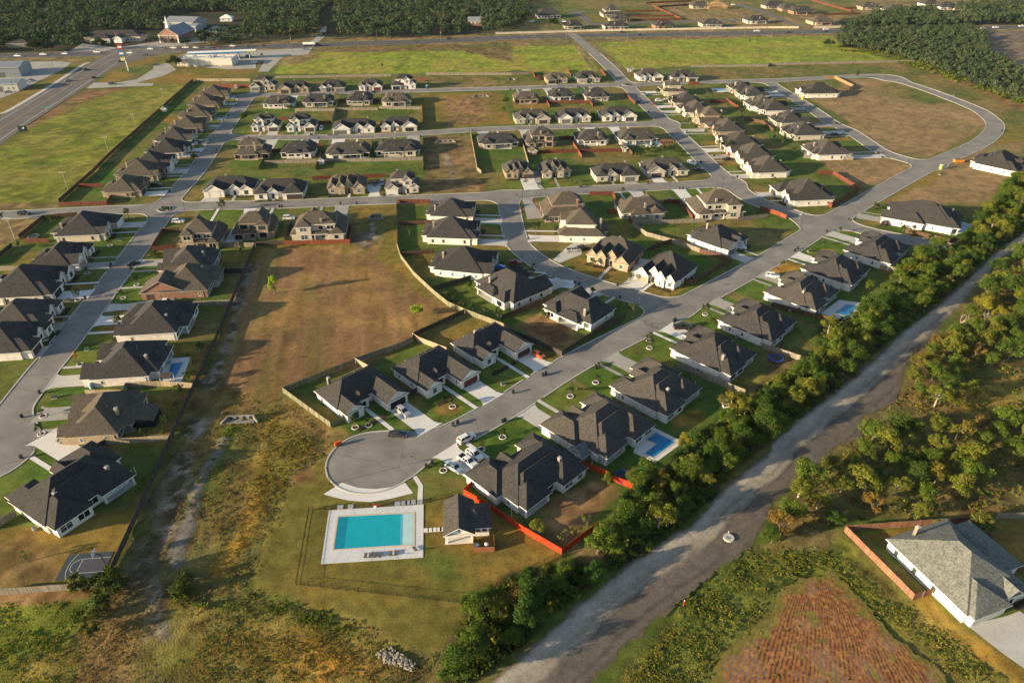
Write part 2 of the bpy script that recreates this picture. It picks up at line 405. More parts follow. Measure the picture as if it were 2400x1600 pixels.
def ribbon(pts, wd):
    l, r = [], []
    for i, p in enumerate(pts):
        a = pts[max(i - 1, 0)]; b = pts[min(i + 1, len(pts) - 1)]; dx, dy = b[0] - a[0], b[1] - a[1]; n = math.hypot(dx, dy) + 1e-9
        l.append((p[0] - dy / n * wd / 2, p[1] + dx / n * wd / 2)); r.append((p[0] + dy / n * wd / 2, p[1] - dx / n * wd / 2))
    return l, r
def ribbon_obj(name, pts, wd, z, material, kind='structure'):
    l, r = ribbon(pts, wd); mb = MB()
    for i in range(len(pts) - 1):
        mb.face([(*r[i], z), (*r[i + 1], z), (*l[i + 1], z), (*l[i], z)])
    o = mb.build(name, material)
    if kind: o['kind'] = kind
    return o
# ---------------------------------------------------------------- houses: where each stands, how it is turned and what it is made of
rng = random.Random(7)
def dirpx(t1, x1, y1, t2, x2, y2): return bearing(Q(t1, x1, y1), Q(t2, x2, y2))
AR = bearing(at((1525, 255)), at((1657, 382)))            # the right-hand street, running towards the camera
AQ = bearing(at((1902, 255)), at((2028, 331)))
DIRS = dict(Ae=R_(7), Aw=R_(187), S=R_(-83), N=R_(97), Cs=R_(-46), Cn=R_(135), Rw=AR - math.pi / 2, Qe=AQ + math.pi / 2,
            Se=R_(-5), Sw=R_(-12), n4=R_(178), n5=R_(-118), n6=R_(-128), n7=R_(-46), r6=R_(149), d3=R_(-70), s4=R_(40), s5=R_(48), e8=R_(135), e9=R_(150), c3=R_(-47))
W_ = {'w': 'wall_white', 'c': 'wall_cream', 't': 'wall_tan', 's': 'wall_stone', 'r': 'wall_red', 'g': 'wall_grey'}
WN = {'w': 'white brick', 'c': 'cream brick', 't': 'tan brick', 's': 'pale stone', 'r': 'red brick', 'g': 'grey brick'}
RF = {'k': 'roof_charcoal', 'K': 'roof_black', 'b': 'roof_brown', 'g': 'roof_grey', 'p': 'roof_pale'}
RN = {'k': 'charcoal', 'K': 'black', 'b': 'brown', 'g': 'grey', 'p': 'pale'}
HOUSES = []
def H(pos, face, W, D, kind, roof, wall, label, flip=0, group=None, **kw):
    """pos: photo spot of the ridge middle 'B0 10,20' or eave corners"""
    f = DIRS[face]; fx, fy = math.cos(f), math.sin(f); rx, ry = -fy, fx      # f: way the front faces; r: to the right, seen from behind the house
    toks = pos.split()
    two = kind in ('two', 'twob')
    if kw.pop('eaves', False):
        P = []; t = None
        for tok in toks:
            if ',' in tok: x, y = (float(c) for c in tok.split(',')); P.append(Q(t, x, y, 2.9) if t != 'N' else at((x, y), 2.9))
            else: t = tok
        u = [p[0] * rx + p[1] * ry for p in P]; v = [-(p[0] * fx + p[1] * fy) for p in P]
        u0, u1, v0, v1 = min(u) + .5, max(u) - .5, min(v) + .5, max(v) - .5
        if W:
            if ry > 0: u1 = u0 + W
            else: u0 = u1 - W
        if D:
            if -fy > 0: v1 = v0 + D
            else: v0 = v1 - D
        uc, vc = (u0 + u1) / 2, (v0 + v1) / 2; W, D = u1 - u0, v1 - v0
        c = (uc * rx - vc * fx, uc * ry - vc * fy)
    else:
        W, D = W * .95, D * .96; x, y = (float(c) for c in toks[1].split(','))
        c = Q(toks[0], x, y, 8.2 if two else 6.4)
    HOUSES.append(dict(c=c, f=f, W=W, D=D, kind=kind, roof=roof, wall=wall, label=label, flip=flip, group=group, **kw))
ORD = "first second third fourth fifth sixth seventh eighth ninth tenth eleventh twelfth thirteenth fourteenth fifteenth".split()
def ROW(phrase, face, group, items):
    n = len(items)
    for k, it in enumerate(items):
        pos, W, D, kind, roof, wall, flip = it[:7]; kw = it[7] if len(it) > 7 else {}
        if not kw and wall == 'w' and (k * 7 + len(phrase)) % 5 in (1, 3): wall = 'c' if k % 2 else 's'
        if not kw and roof == 'k' and (k * 3 + len(phrase)) % 4 == 2: roof = 'g'
        st = {'two': 'two-storey ', 'twob': 'two-storey ', 'gab': 'many-gabled '}.get(kind, '')
        H(pos, face, W, D, kind, roof, wall, f"{st}{WN[wall]} {RN[roof]}-roofed house, {ORD[k]} {phrase}", flip, group, **kw)
E_ = dict(eaves=True)
ROW("from the top beside the left field's fence", 'Ae', 'houses backing onto the left field', [
 ("A0 1960,800", 17, 20, 'ranch', 'b', 't', 0), ("A0 1880,885", 17, 21, 'ranch', 'b', 't', 1), ("A0 1800,985", 17, 21, 'ranch', 'b', 't', 0), ("A0 1715,1085", 17, 20, 'ranch', 'b', 't', 1),
 ("A0 1600,1195", 18, 21, 'ranch', 'g', 'c', 0), ("A0 1530,1300", 18, 21, 'ranch', 'k', 'w', 1), ("A0 1380,1425", 18, 22, 'ranch', 'k', 'w', 0), ("A0 1275,1500", 17, 22, 'ranch', 'b', 't', 1), ("A1 905,198 1280,190 1370,105", 17, 0, 'ranch', 'b', 't', 0, E_)])
ROW("below the planted island, left of the street", 'Ae', 'houses left of the long street', [
 ("A1 455,582 820,592 1055,500 730,420", 0, 0, 'ranch', 'k', 'c', 1, E_), ("A1 320,795 715,865 893,640", 18, 0, 'ranch', 'k', 'w', 0, E_),
 ("A1 -150,1095 475,1145 660,880", 0, 0, 'ranch', 'k', 'w', 0, E_), ("A1 -250,1460 205,1450 372,1190", 0, 20, 'ranch', 'g', 'w', 0, E_), ("A2 -420,140 -160,120 -60,-20", 17, 20, 'ranch', 'k', 'w', 0, E_)])
ROW("right of the long left street, going down", 'Aw', 'houses right of the long street', [
 ("A1 1430,905 1950,898 2038,712", 17, 0, 'ranch', 'g', 'c', 0, E_), ("A1 1280,1115 1905,1098 2005,1010", 18, 0, 'side', 'b', 'r', 1, E_),
 ("A1 1010,1525 1690,1480 1815,1262", 19, 0, 'ranch', 'k', 'w', 0, E_), ("A2 722,355 1455,312 1525,150", 18, 0, 'ranch', 'k', 'w', 1, E_),
 ("A2 495,870 1150,845 1245,720", 18, 0, 'ranch', 'b', 't', 0, dict(eaves=True, screen=1))])
H("A2 62,1465 1335,1185 510,1612", 'r6', 0, 20, 'big', 'K', 'w', "large white house with black roof and two chimneys, beside the basketball court", 0, eaves=True)
ROW("from left in the top row under the meadow", 'S', 'houses of the top row', [
 ("B0 60,700", 18, 15, 'two', 'g', 'w', 0), ("B0 345,745", 22, 16, 'ranch', 'k', 't', 0), ("B0 700,735", 18, 16, 'ranch', 'k', 'g', 1), ("B0 1050,725", 17, 16, 'ranch', 'k', 'w', 1), ("B0 1350,690", 18, 15, 'two', 'k', 'w', 0),
 ("C0 405,665", 16, 15, 'ranch', 'b', 't', 0), ("C0 690,655", 18, 16, 'ranch', 'k', 'w', 0), ("C0 1260,640", 19, 17, 'ranch', 'k', 'w', 1), ("C0 1570,648", 20, 16, 'ranch', 'k', 'c', 1)])
ROW("from left, backing the camera below the topmost street", 'N', 'houses below the topmost street', [
 ("B0 205,880", 20, 16, 'ranch', 'k', 'w', 0), ("B0 565,865", 20, 16, 'ranch', 'k', 'w', 1), ("B0 950,850", 17, 18, 'ranch', 'k', 'w', 0), ("B0 1285,860", 19, 17, 'ranch', 'b', 'c', 1),
 ("C0 130,840", 17, 16, 'ranch', 'b', 't', 0), ("C0 450,815", 17, 17, 'ranch', 'k', 'w', 1), ("C0 775,815", 17, 18, 'ranch', 'k', 'w', 0)])
ROW("from left, fronting the second street from the top", 'S', 'houses above the second street', [
 ("B0 80,1050", 16, 14, 'two', 'k', 'w', 1), ("B0 410,1050", 17, 15, 'two', 'k', 'w', 1), ("B0 895,1095", 25, 15, 'ranch', 'k', 'w', 0), ("B0 1310,1075", 22, 16, 'ranch', 'k', 'c', 1),
 ("C0 180,1010", 22, 16, 'ranch', 'k', 'w', 1), ("C0 560,1000", 21, 16, 'ranch', 'k', 'c', 0), ("C0 970,985", 22, 17, 'ranch', 'k', 'w', 1)])
ROW("from left, backs turned, below the second street", 'N', 'houses below the second street', [
 ("B0 -45,1290", 18, 15, 'two', 'b', 't', 0), ("B0 385,1305", 18, 17, 'ranch', 'k', 'w', 0), ("B0 840,1315", 23, 17, 'ranch', 'k', 'w', 1), ("B0 1300,1290", 24, 17, 'ranch', 'k', 'c', 0),
 ("B0 2220,1225", 22, 16, 'ranch', 'k', 'w', 1), ("C0 255,1185", 17, 16, 'twob', 'g', 't', 1), ("C0 730,1195", 18, 17, 'ranch', 'k', 'w', 0), ("C0 1145,1190", 22, 17, 'ranch', 'g', 'w', 1)])
ROW("from left, fronting the middle street", 'S', 'houses above the middle street', [
 ("A1 2110,60", 23, 17, 'ranch', 'k', 'w', 0), ("B1 215,85", 23, 17, 'ranch', 'k', 'w', 1), ("B1 830,45", 18, 16, 'gab', 'b', 't', 0), ("B1 1335,10", 16, 15, 'two', 'g', 'c', 0),
 ("C0 50,1480", 14, 16, 'gab', 'g', 't', 0), ("C0 390,1475", 15, 15, 'gab', 'g', 's', 1), ("C0 945,1505", 22, 16, 'ranch', 'k', 'c', 1), ("C0 1400,1460", 22, 17, 'ranch', 'k', 'w', 0)])
ROW("from left just below the middle street", 'N', 'houses below the middle street', [
 ("A1 1840,475", 16, 17, 'twob', 'b', 't', 0), ("B1 -30,395", 16.5, 16, 'twob', 'b', 't', 1), ("B1 570,400", 22, 17, 'twob', 'b', 'c', 0),
 ("C1 490,245", 20, 18, 'two', 'b', 'r', 1), ("C1 1185,260", 20, 18, 'ranch', 'b', 'c', 0), ("C1 1880,215", 22, 18, 'twob', 'b', 'c', 1)])
ROW("from the top along the left of the curved street", 'Se', 'houses left of the curved street', [
 ("B1 1540,415 2010,402 1995,265", 15, 0, 'ranch', 'k', 'w', 0, E_), ("B1 1500,612 2040,630 2020,450", 16, 0, 'ranch', 'k', 'w', 0, E_)])
H("B1 1615,820 1685,912 2200,872", 'Sw', 17, 0, 'ranch', 'K', 'w', "white house with black roof beside the blue car on the curved street", 0, eaves=True)
H("B1 2045,995 2300,1240 C1 395,1062", 's4', 0, 0, 'ranch', 'k', 'w', "white house with charcoal roof, next corner but one above the main street", 0, eaves=True)
H("C1 235,1250 650,1425 980,1255", 's5', 0, 0, 'ranch', 'k', 'w', "white house with charcoal roof and patio on the walled corner lot", 1, eaves=True)
H("C1 655,410", 'n4', 17, 20, 'two', 'b', 'w', "two-storey white house with brown roof above the curved street's wide driveway", 1)
H("C1 960,660", 'n5', 18, 19, 'gab', 'g', 't', "tan many-gabled house inside the street bend, cars on its driveway", 0)
H("C1 1440,810", 'n6', 16, 21, 'gab', 'k', 'w', "white many-gabled corner house with a row of steep front gables", 1)
H("C1 1900,530", 'n7', 17, 20, 'ranch', 'k', 'w', "white house with charcoal roof behind the white sedan's driveway", 0)
H("B2 525,450 840,640 1215,570 1415,470", 'Cs', 0, 0, 'ranchL', 'k', 'w', "white house with dark garage door, first above the round turning circle", 0, eaves=True, dcol='door_black')
H("B2 1235,240 1565,425 1920,360 2065,270", 'Cs', 0, 0, 'ranchL', 'k', 'w', "white house with red-brown garage door, second above the turning circle", 0, eaves=True, dcol='door_red')
H("B2 1780,10 2095,150 2417,95 2552,20", 'c3', 0, 0, 'ranchL', 'k', 'w', "white house beside the orange car's driveway", 0, eaves=True)
ROW("from the turning circle, backing the tree strip", 'Cn', 'houses between main street and tree strip', [
 ("B2 1905,1215 C2 240,1512 635,1095", 0, 0, 'big', 'k', 'w', 1, E_), ("C2 250,762 975,1032 1222,692", 0, 0, 'big', 'g', 'w', 1, E_), ("C2 850,395 1325,612 1808,402", 0, 0, 'big', 'g', 'w', 0, E_),
 ("C2 1405,50 1870,227 2300,95", 0, 0, 'big', 'k', 'w', 0, E_), ("C1 1845,1360 2300,1520 D1 312,1368", 0, 0, 'big', 'k', 'w', 0, E_), ("D1 30,1145 350,1252 700,1090", 0, 19, 'big', 'g', 'w', 0, E_),
 ("D1 260,890 680,1008 985,888", 0, 0, 'big', 'k', 'w', 0, E_), ("D1 605,705 880,780 1340,692", 0, 18, 'big', 'k', 'w', 0, E_)])
H("D1 1045,392 1610,528 1800,402", 'e9', 0, 0, 'big', 'k', 'w', "long white house with charcoal roof across the short side street", 1, eaves=True)
ROW("from the top along the right street's right side", 'Rw', 'houses right of the right street', [
 ("C0 1490,745", 16, 17, 'two', 'b', 'c', 0), ("C0 1600,865", 17, 20, 'ranch', 'k', 'c', 1), ("C0 1690,945", 18, 20, 'ranch', 'k', 'w', 0), ("C0 1830,1010", 17, 18, 'two', 'b', 't', 1), ("C0 1975,1110", 18, 20, 'ranch', 'g', 't', 0),
 ("C0 2095,1240", 18, 22, 'ranch', 'k', 'w', 1), ("C0 2215,1345", 18, 21, 'ranch', 'g', 'w', 0), ("C0 2345,1465", 18, 21, 'ranch', 'g', 'w', 1)])
H("D1 345,125", 'Rw', 21, 24, 'ranch', 'k', 'w', "white house with charcoal roof and three black cars on its driveway", 0)
ROW("from the top in the column along the loop street", 'Qe', 'houses left of the loop street', [
 ("C0 2110,750", 17, 17, 'ranch', 'k', 'w', 0), ("C0 2210,805", 18, 19, 'ranch', 'k', 'w', 1), ("C0 2300,895", 18, 20, 'ranch', 'k', 'w', 0), ("D0 50,930", 18, 21, 'ranch', 'k', 'w', 1),
 ("D0 195,1040", 17, 20, 'ranch', 'k', 'w', 0), ("D0 325,1145", 18, 21, 'ranch', 'k', 'w', 1), ("D0 540,1310", 19, 21, 'ranch', 'k', 'w', 0)])
DIRS['Qw'] = AQ - math.pi / 2
H("D0 470,785", 'Qw', 16, 27, 'ranch', 'K', 'w', "new white house with black roof alone on the bare loop lot", 1)
H("D0 2150,1425", 'n7', 22, 22, 'ranch', 'K', 'w', "unfinished white house with black roof at the photo's right edge", 0, bare=1)
H("D3 1155,300 1828,955 2352,690", 'd3', 20, 19, 'pale', 'p', 'w', "big house with pale grey shingle roof in the lower right corner", 0, eaves=True, dcol='door_white')
ROW("from the left beyond the highway", 'N', 'houses beyond the highway', [
 ("C0 330,100", 26, 22, 'gab', 'k', 'w', 0), ("C0 565,195", 20, 20, 'ranch', 'K', 'g', 1), ("C0 920,75", 24, 22, 'two', 'k', 's', 0), ("C0 985,135", 22, 18, 'ranch', 'g', 't', 1), ("C0 955,200", 26, 18, 'ranch', 'k', 'c', 0), ("C0 1400,195", 22, 18, 'ranch', 'k', 'r', 1), ("C0 1830,180", 22, 18, 'ranch', 'k', 's', 0),
 ("C0 2250,150", 24, 18, 'ranch', 'k', 'c', 1), ("C0 1730,20", 22, 18, 'ranch', 'g', 't', 0), ("D0 60,20", 26, 18, 'gab', 'k', 's', 0), ("D0 195,45", 22, 18, 'gab', 'k', 'r', 1), ("D0 310,70", 24, 18, 'gab', 'k', 'r', 0), ("D0 490,160", 24, 20, 'ranch', 'b', 't', 1), ("D0 930,30", 22, 18, 'ranch', 'g', 't', 0), ("D0 1180,55", 28, 20, 'ranch', 'k', 'c', 1)])
ROW("from the left behind the far right trees", 'N', 'houses behind the far right trees', [
 ("D0 1490,5", 20, 18, 'gab', 'k', 'w', 0), ("D0 1640,30", 20, 18, 'gab', 'k', 'w', 1), ("D0 1760,30", 20, 18, 'gab', 'g', 'w', 0), ("D0 2250,5", 30, 18, 'ranch', 'b', 't', 1)])
# ---------------------------------------------------------------- houses: wings, roofs, walls, openings
def wings(h):
    """wall rectangles (x0,x1,y0,y1,eave,roof,pitch) with -y the front; plus garage doors, porch and patio"""
    W, D, k = h['W'], h['D'], h['kind']; r = random.Random(int(h['c'][0] * 13 + h['c'][1] * 7)); hw, hd = W / 2, D / 2
    e = 2.9; g = []; P = .68
    if k == 'ranch':
        pat = 2.6 if D > 15 else 1.8
        Wg = [(-hw, hw, -hd + 2.8, hd - pat, e, 'hip', P), (-hw + .4, -hw + .4 + W * .40, -hd, 1, e, 'gy' if r.random() < .5 else 'hip', .62),
              (W * .02, W * .02 + W * .2, -hd + 1.5, 0, e + .35, 'gy', .8), (hw - W * .27, hw - .3, -hd + .7, 0, e, 'gy' if r.random() < .6 else 'hip', .7),
              (-hw + W * .1, -hw + W * .36, 0, hd - .3, e, 'hip', P), (-W * .12, hw - W * .18, hd - pat - 3, hd, e, 'open', .45)]
        g = [(1, 'f', .52, 4.9), (1, 'f', .16, 2.5)] if W * .4 > 8.4 else [(1, 'f', .5, 4.9)]
        door = (2, 'f', .5)
    elif k == 'ranchL':                                   # long house with a garage gable pushed forward
        Wg = [(-hw, hw, -hd + 7.2, hd - .2, e, 'hip', P), (hw - 6.6, hw - .1, -hd, hd - 5, e, 'gyf', .62), (-hw + .3, -hw + 5.4, -hd + 3.2, hd - 6, e, 'gyf', .62),
              (-hw + 5.6, -hw + 8.6, -hd + 5.6, 1, e + .3, 'hip', .6), (-hw + W * .3, hw - 2.5, hd - 4, hd, e, 'hip', P)]
        g = [(1, 'f', .5, 4.9)]; door = (3, 'f', .5)
    elif k == 'side':                                     # garage doors in the side wall of the front wing
        Wg = [(-hw, hw, -hd + 6.5, hd - 2, e, 'hip', P), (-hw + .2, -hw + 8.6, -hd, 2, e, 'gx', .55), (hw - 6, hw - .3, -hd + 4.5, 0, e, 'gy', .7), (hw - 9.5, hw - 6.1, -hd + 5.4, 0, e + .3, 'gy', .8),
              (-2, hw - 2, hd - 5, hd, e, 'open', .45)]
        g = [(1, 'l', .62, 4.9), (1, 'l', .2, 2.5)]; door = (3, 'f', .5)
    elif k == 'big':                                      # long roof running back from the street, porch at the rear corner
        Wg = [(-hw + 1.6, hw, -hd + 3.4, hd - 3, e, 'hip', .68), (-hw, -hw + 7.6, -hd, 1, e, 'hip', P), (hw - 6.2, hw - .4, -hd + 1.2, 0, e, 'hip', .62), (-hw + 7.9, -hw + 11, -hd + 2.1, -hd + 8, e + .4, 'gy', .8),
              (hw - 8.5, hw - .4, 0, hd, e, 'hip', P), (-hw + 1.9, -hw + 9.5, hd - 8, hd - .6, e, 'open', P), (-hw + 2.6, hw - 1, -2, hd - 2.2, e, 'hip', .72)]
        g = [(1, 'f', .5, 4.9)]; door = (3, 'f', .5)
    elif k == 'pale':
        Wg = [(-hw, hw - 4, -hd, hd, e, 'hip', .6), (-hw + .6, -hw + 9.4, -hd - 1.2, 0, e, 'hip', .6), (hw - 9, hw, -hd + 5, hd - 2, e, 'hip', .55), (-hw + 10.2, -hw + 13.5, -hd - .2, 0, e + .3, 'gy', .8)]
        g = [(1, 'f', .62, 4.9), (1, 'f', .17, 2.5)]; door = (3, 'f', .5)
    elif k == 'gab':                                      # several steep gables to the street
        Wg = [(-hw, hw, -hd + 4, hd - 2, e, 'hip', .82), (-hw + .3, -hw + W * .24, -hd + 1, 0, e + .2, 'gy', 1.15), (-hw + W * .25, -hw + W * .46, -hd + .2, 0, e + .9, 'gy', 1.2),
              (-hw + W * .47, -hw + W * .66, -hd + 1.6, 0, e + 1.3, 'gy', 1.25), (hw - W * .33, hw - .3, -hd, 0, e, 'gy', .95), (-W * .15, hw - 2, hd - 5, hd, e, 'open', .5), (-hw + W * .12, hw - W * .2, -hd + 5.5, hd - 3.5, e + 1.1, 'hip', .8)]
        g = [(4, 'f', .5, 4.9)] if r.random() < .6 else [(0, 'r', .4, 4.9)]; door = (3, 'f', .5)
    else:                                                 # two and twob: upper storey over part of the house
        b = k == 'twob'
        Wg = [(-hw, hw, -hd + 2, hd - 1.5, e, 'hip', .62), (-hw + W * .18, hw - W * .12, -hd + (5 if b else 3), hd - (2.2 if b else 5), 6.5, 'hip', .74), (-hw + .3, -hw + W * .38, -hd, 0, e, 'gy' if r.random() < .5 else 'hip', .75),
              (W * .02, W * .02 + 4.2, -hd + .8, 0, 6.0, 'gy', .95), (hw - W * .25, hw - .3, -hd + .4, 0, e + .2, 'gy', .9)]
        if b: Wg += [(hw - W * .38, hw - W * .1, 0, hd - .6, 6.1, 'hip', .62), (-hw + .5, -hw + W * .3, 0, hd, e, 'hip', .6), (-hw + W * .3, hw - W * .42, hd - 4.5, hd - .4, e + .04, 'open', .45)]
        else: Wg += [(-W * .2, hw - 3, hd - 5, hd, e, 'open', .45)]
        g = [(2, 'f', .5, 4.9)] if r.random() < .7 else [(0, 'l', .3, 4.9)]; door = (3, 'f', .5)
    return Wg, g, door, r
def house_base(h):
    a = h['f'] + math.pi / 2                              # local -y looks along the front
    return a
def to_world(h, x, y):
    if h['flip']: x = -x
    a = house_base(h); return (h['c'][0] + x * math.cos(a) - y * math.sin(a), h['c'][1] + x * math.sin(a) + y * math.cos(a))
def roof_faces(mb, x0, x1, y0, y1, z, kind, p, th=.22, og=.35):
    """closed roof body; slot 0 shingles, 1 fascia and soffit, 2 gable wall"""
    dx, dy = x1 - x0, y1 - y0; xm, ym = (x0 + x1) / 2, (y0 + y1) / 2; zb = z - th
    A, B, C, D_ = (x0, y0), (x1, y0), (x1, y1), (x0, y1)
    for a, b in ((A, B), (B, C), (C, D_), (D_, A)): mb.face([(*a, zb), (*b, zb), (*b, z), (*a, z)], 1)
    mb.face([(*D_, zb), (*C, zb), (*B, zb), (*A, zb)], 1)
    a4 = [(*c, z) for c in (A, B, C, D_)]
    if kind in ('hip', 'open'):
        if dx >= dy:
            hgt = dy / 2 * p; r0, r1 = (x0 + dy / 2, ym, z + hgt), (x1 - dy / 2 + .001, ym, z + hgt)
            mb.face([a4[0], a4[1], r1, r0]); mb.face([a4[2], a4[3], r0, r1]); mb.face([a4[1], a4[2], r1]); mb.face([a4[3], a4[0], r0])
        else:
            hgt = dx / 2 * p; r0, r1 = (xm, y0 + dx / 2, z + hgt), (xm, y1 - dx / 2 + .001, z + hgt)
            mb.face([a4[0], a4[1], r0]); mb.face([a4[1], a4[2], r1, r0]); mb.face([a4[2], a4[3], r1]); mb.face([a4[3], a4[0], r0, r1])
        ridge = [r0, r1]
    elif kind in ('gy', 'gyf'):
        hgt = dx / 2 * p; yb = y1 - (dx / 2 if kind == 'gyf' else 0); r0, r1 = (xm, y0, z + hgt), (xm, yb, z + hgt)
        mb.face([a4[1], a4[2], r1, r0]); mb.face([a4[3], a4[0], r0, r1])
        if kind == 'gyf': mb.face([a4[2], a4[3], r1])
        e = og + .02
        for yy, s in ((y0 + e, 1),) + (() if kind == 'gyf' else ((y1 - e, -1),)):
            t = [(x0 + .1, yy, z - .02), (x1 - .1, yy, z - .02), (xm, yy, z + hgt - .08)]
            mb.face(t if s > 0 else t[::-1], 2)
        mb.face([(x0, y0, z - .2), (xm, y0, z + hgt - .2), (xm, y0, z + hgt), (x0, y0, z)], 1); mb.face([(xm, y0, z + hgt - .2), (x1, y0, z - .2), (x1, y0, z), (xm, y0, z + hgt)], 1)
        ridge = [r0, r1]
    else:                                                 # gx
        hgt = dy / 2 * p; r0, r1 = (x0, ym, z + hgt), (x1, ym, z + hgt)
        mb.face([a4[0], a4[1], r1, r0]); mb.face([a4[2], a4[3], r0, r1])
        e = og + .02
        mb.face([(x0 + e, y1 - .1, z - .02), (x0 + e, y0 + .1, z - .02), (x0 + e, ym, z + hgt - .08)], 2); mb.face([(x1 - e, y0 + .1, z - .02), (x1 - e, y1 - .1, z - .02), (x1 - e, ym, z + hgt - .08)], 2)
        for xx in (x0, x1):
            mb.face([(xx, y0, z - .2), (xx, ym, z + hgt - .2), (xx, ym, z + hgt), (xx, y0, z)], 1); mb.face([(xx, ym, z + hgt - .2), (xx, y1, z - .2), (xx, y1, z), (xx, ym, z + hgt)], 1)
        ridge = [r0, r1]
    # ridge caps
    (ax, ay, az), (bx, by, bz) = ridge
    if dist((ax, ay), (bx, by)) > .8:
        w_ = .16
        if abs(bx - ax) > abs(by - ay): mb.hexa([(ax, ay - w_, az - .04), (bx, by - w_, bz - .04), (bx, by + w_, bz - .04), (ax, ay + w_, az - .04)], [(ax, ay - .05, az + .07), (bx, by - .05, bz + .07), (bx, by + .05, bz + .07), (ax, ay + .05, az + .07)], 0)
        else: mb.hexa([(ax - w_, ay, az - .04), (ax + w_, ay, az - .04), (bx + w_, by, bz - .04), (bx - w_, by, bz - .04)], [(ax - .05, ay, az + .07), (ax + .05, ay, az + .07), (bx + .05, by, bz + .07), (bx - .05, by, bz + .07)], 0)
    return ridge
_win = {}
def window_meshes(w_, hh, frame, mull):
    k = (round(w_, 1), round(hh, 1), frame, mull)
    if k not in _win:
        a = MB(); t = .09; x = w_ / 2
        a.box(-x, x, -.05, .03, 0, t, 0, True); a.box(-x, x, -.05, .03, hh - t, hh, 0, True)
        a.box(-x, -x + t, -.05, .03, t, hh - t); a.box(x - t, x, -.05, .03, t, hh - t)
        n = max(1, int(w_ / .95))
        for i in range(1, n):
            c = -x + i * w_ / n; a.box(c - .05, c + .05, -.045, .03, t, hh - t)
        if mull: a.box(-x + t, x - t, -.04, .03, hh * .52, hh * .52 + .05)
        a.box(-x - .06, x + .06, -.09, .03, -.09, 0, 0, True)
        b = MB(); b.box(-x + t * .5, x - t * .5, -.02, .025, t * .5, hh - t * .5)
        _win[k] = (a.mesh('window', MAT[frame]), b.mesh('pane', MAT['pane'] if mull else MAT['pane_dark']))
    return _win[k]
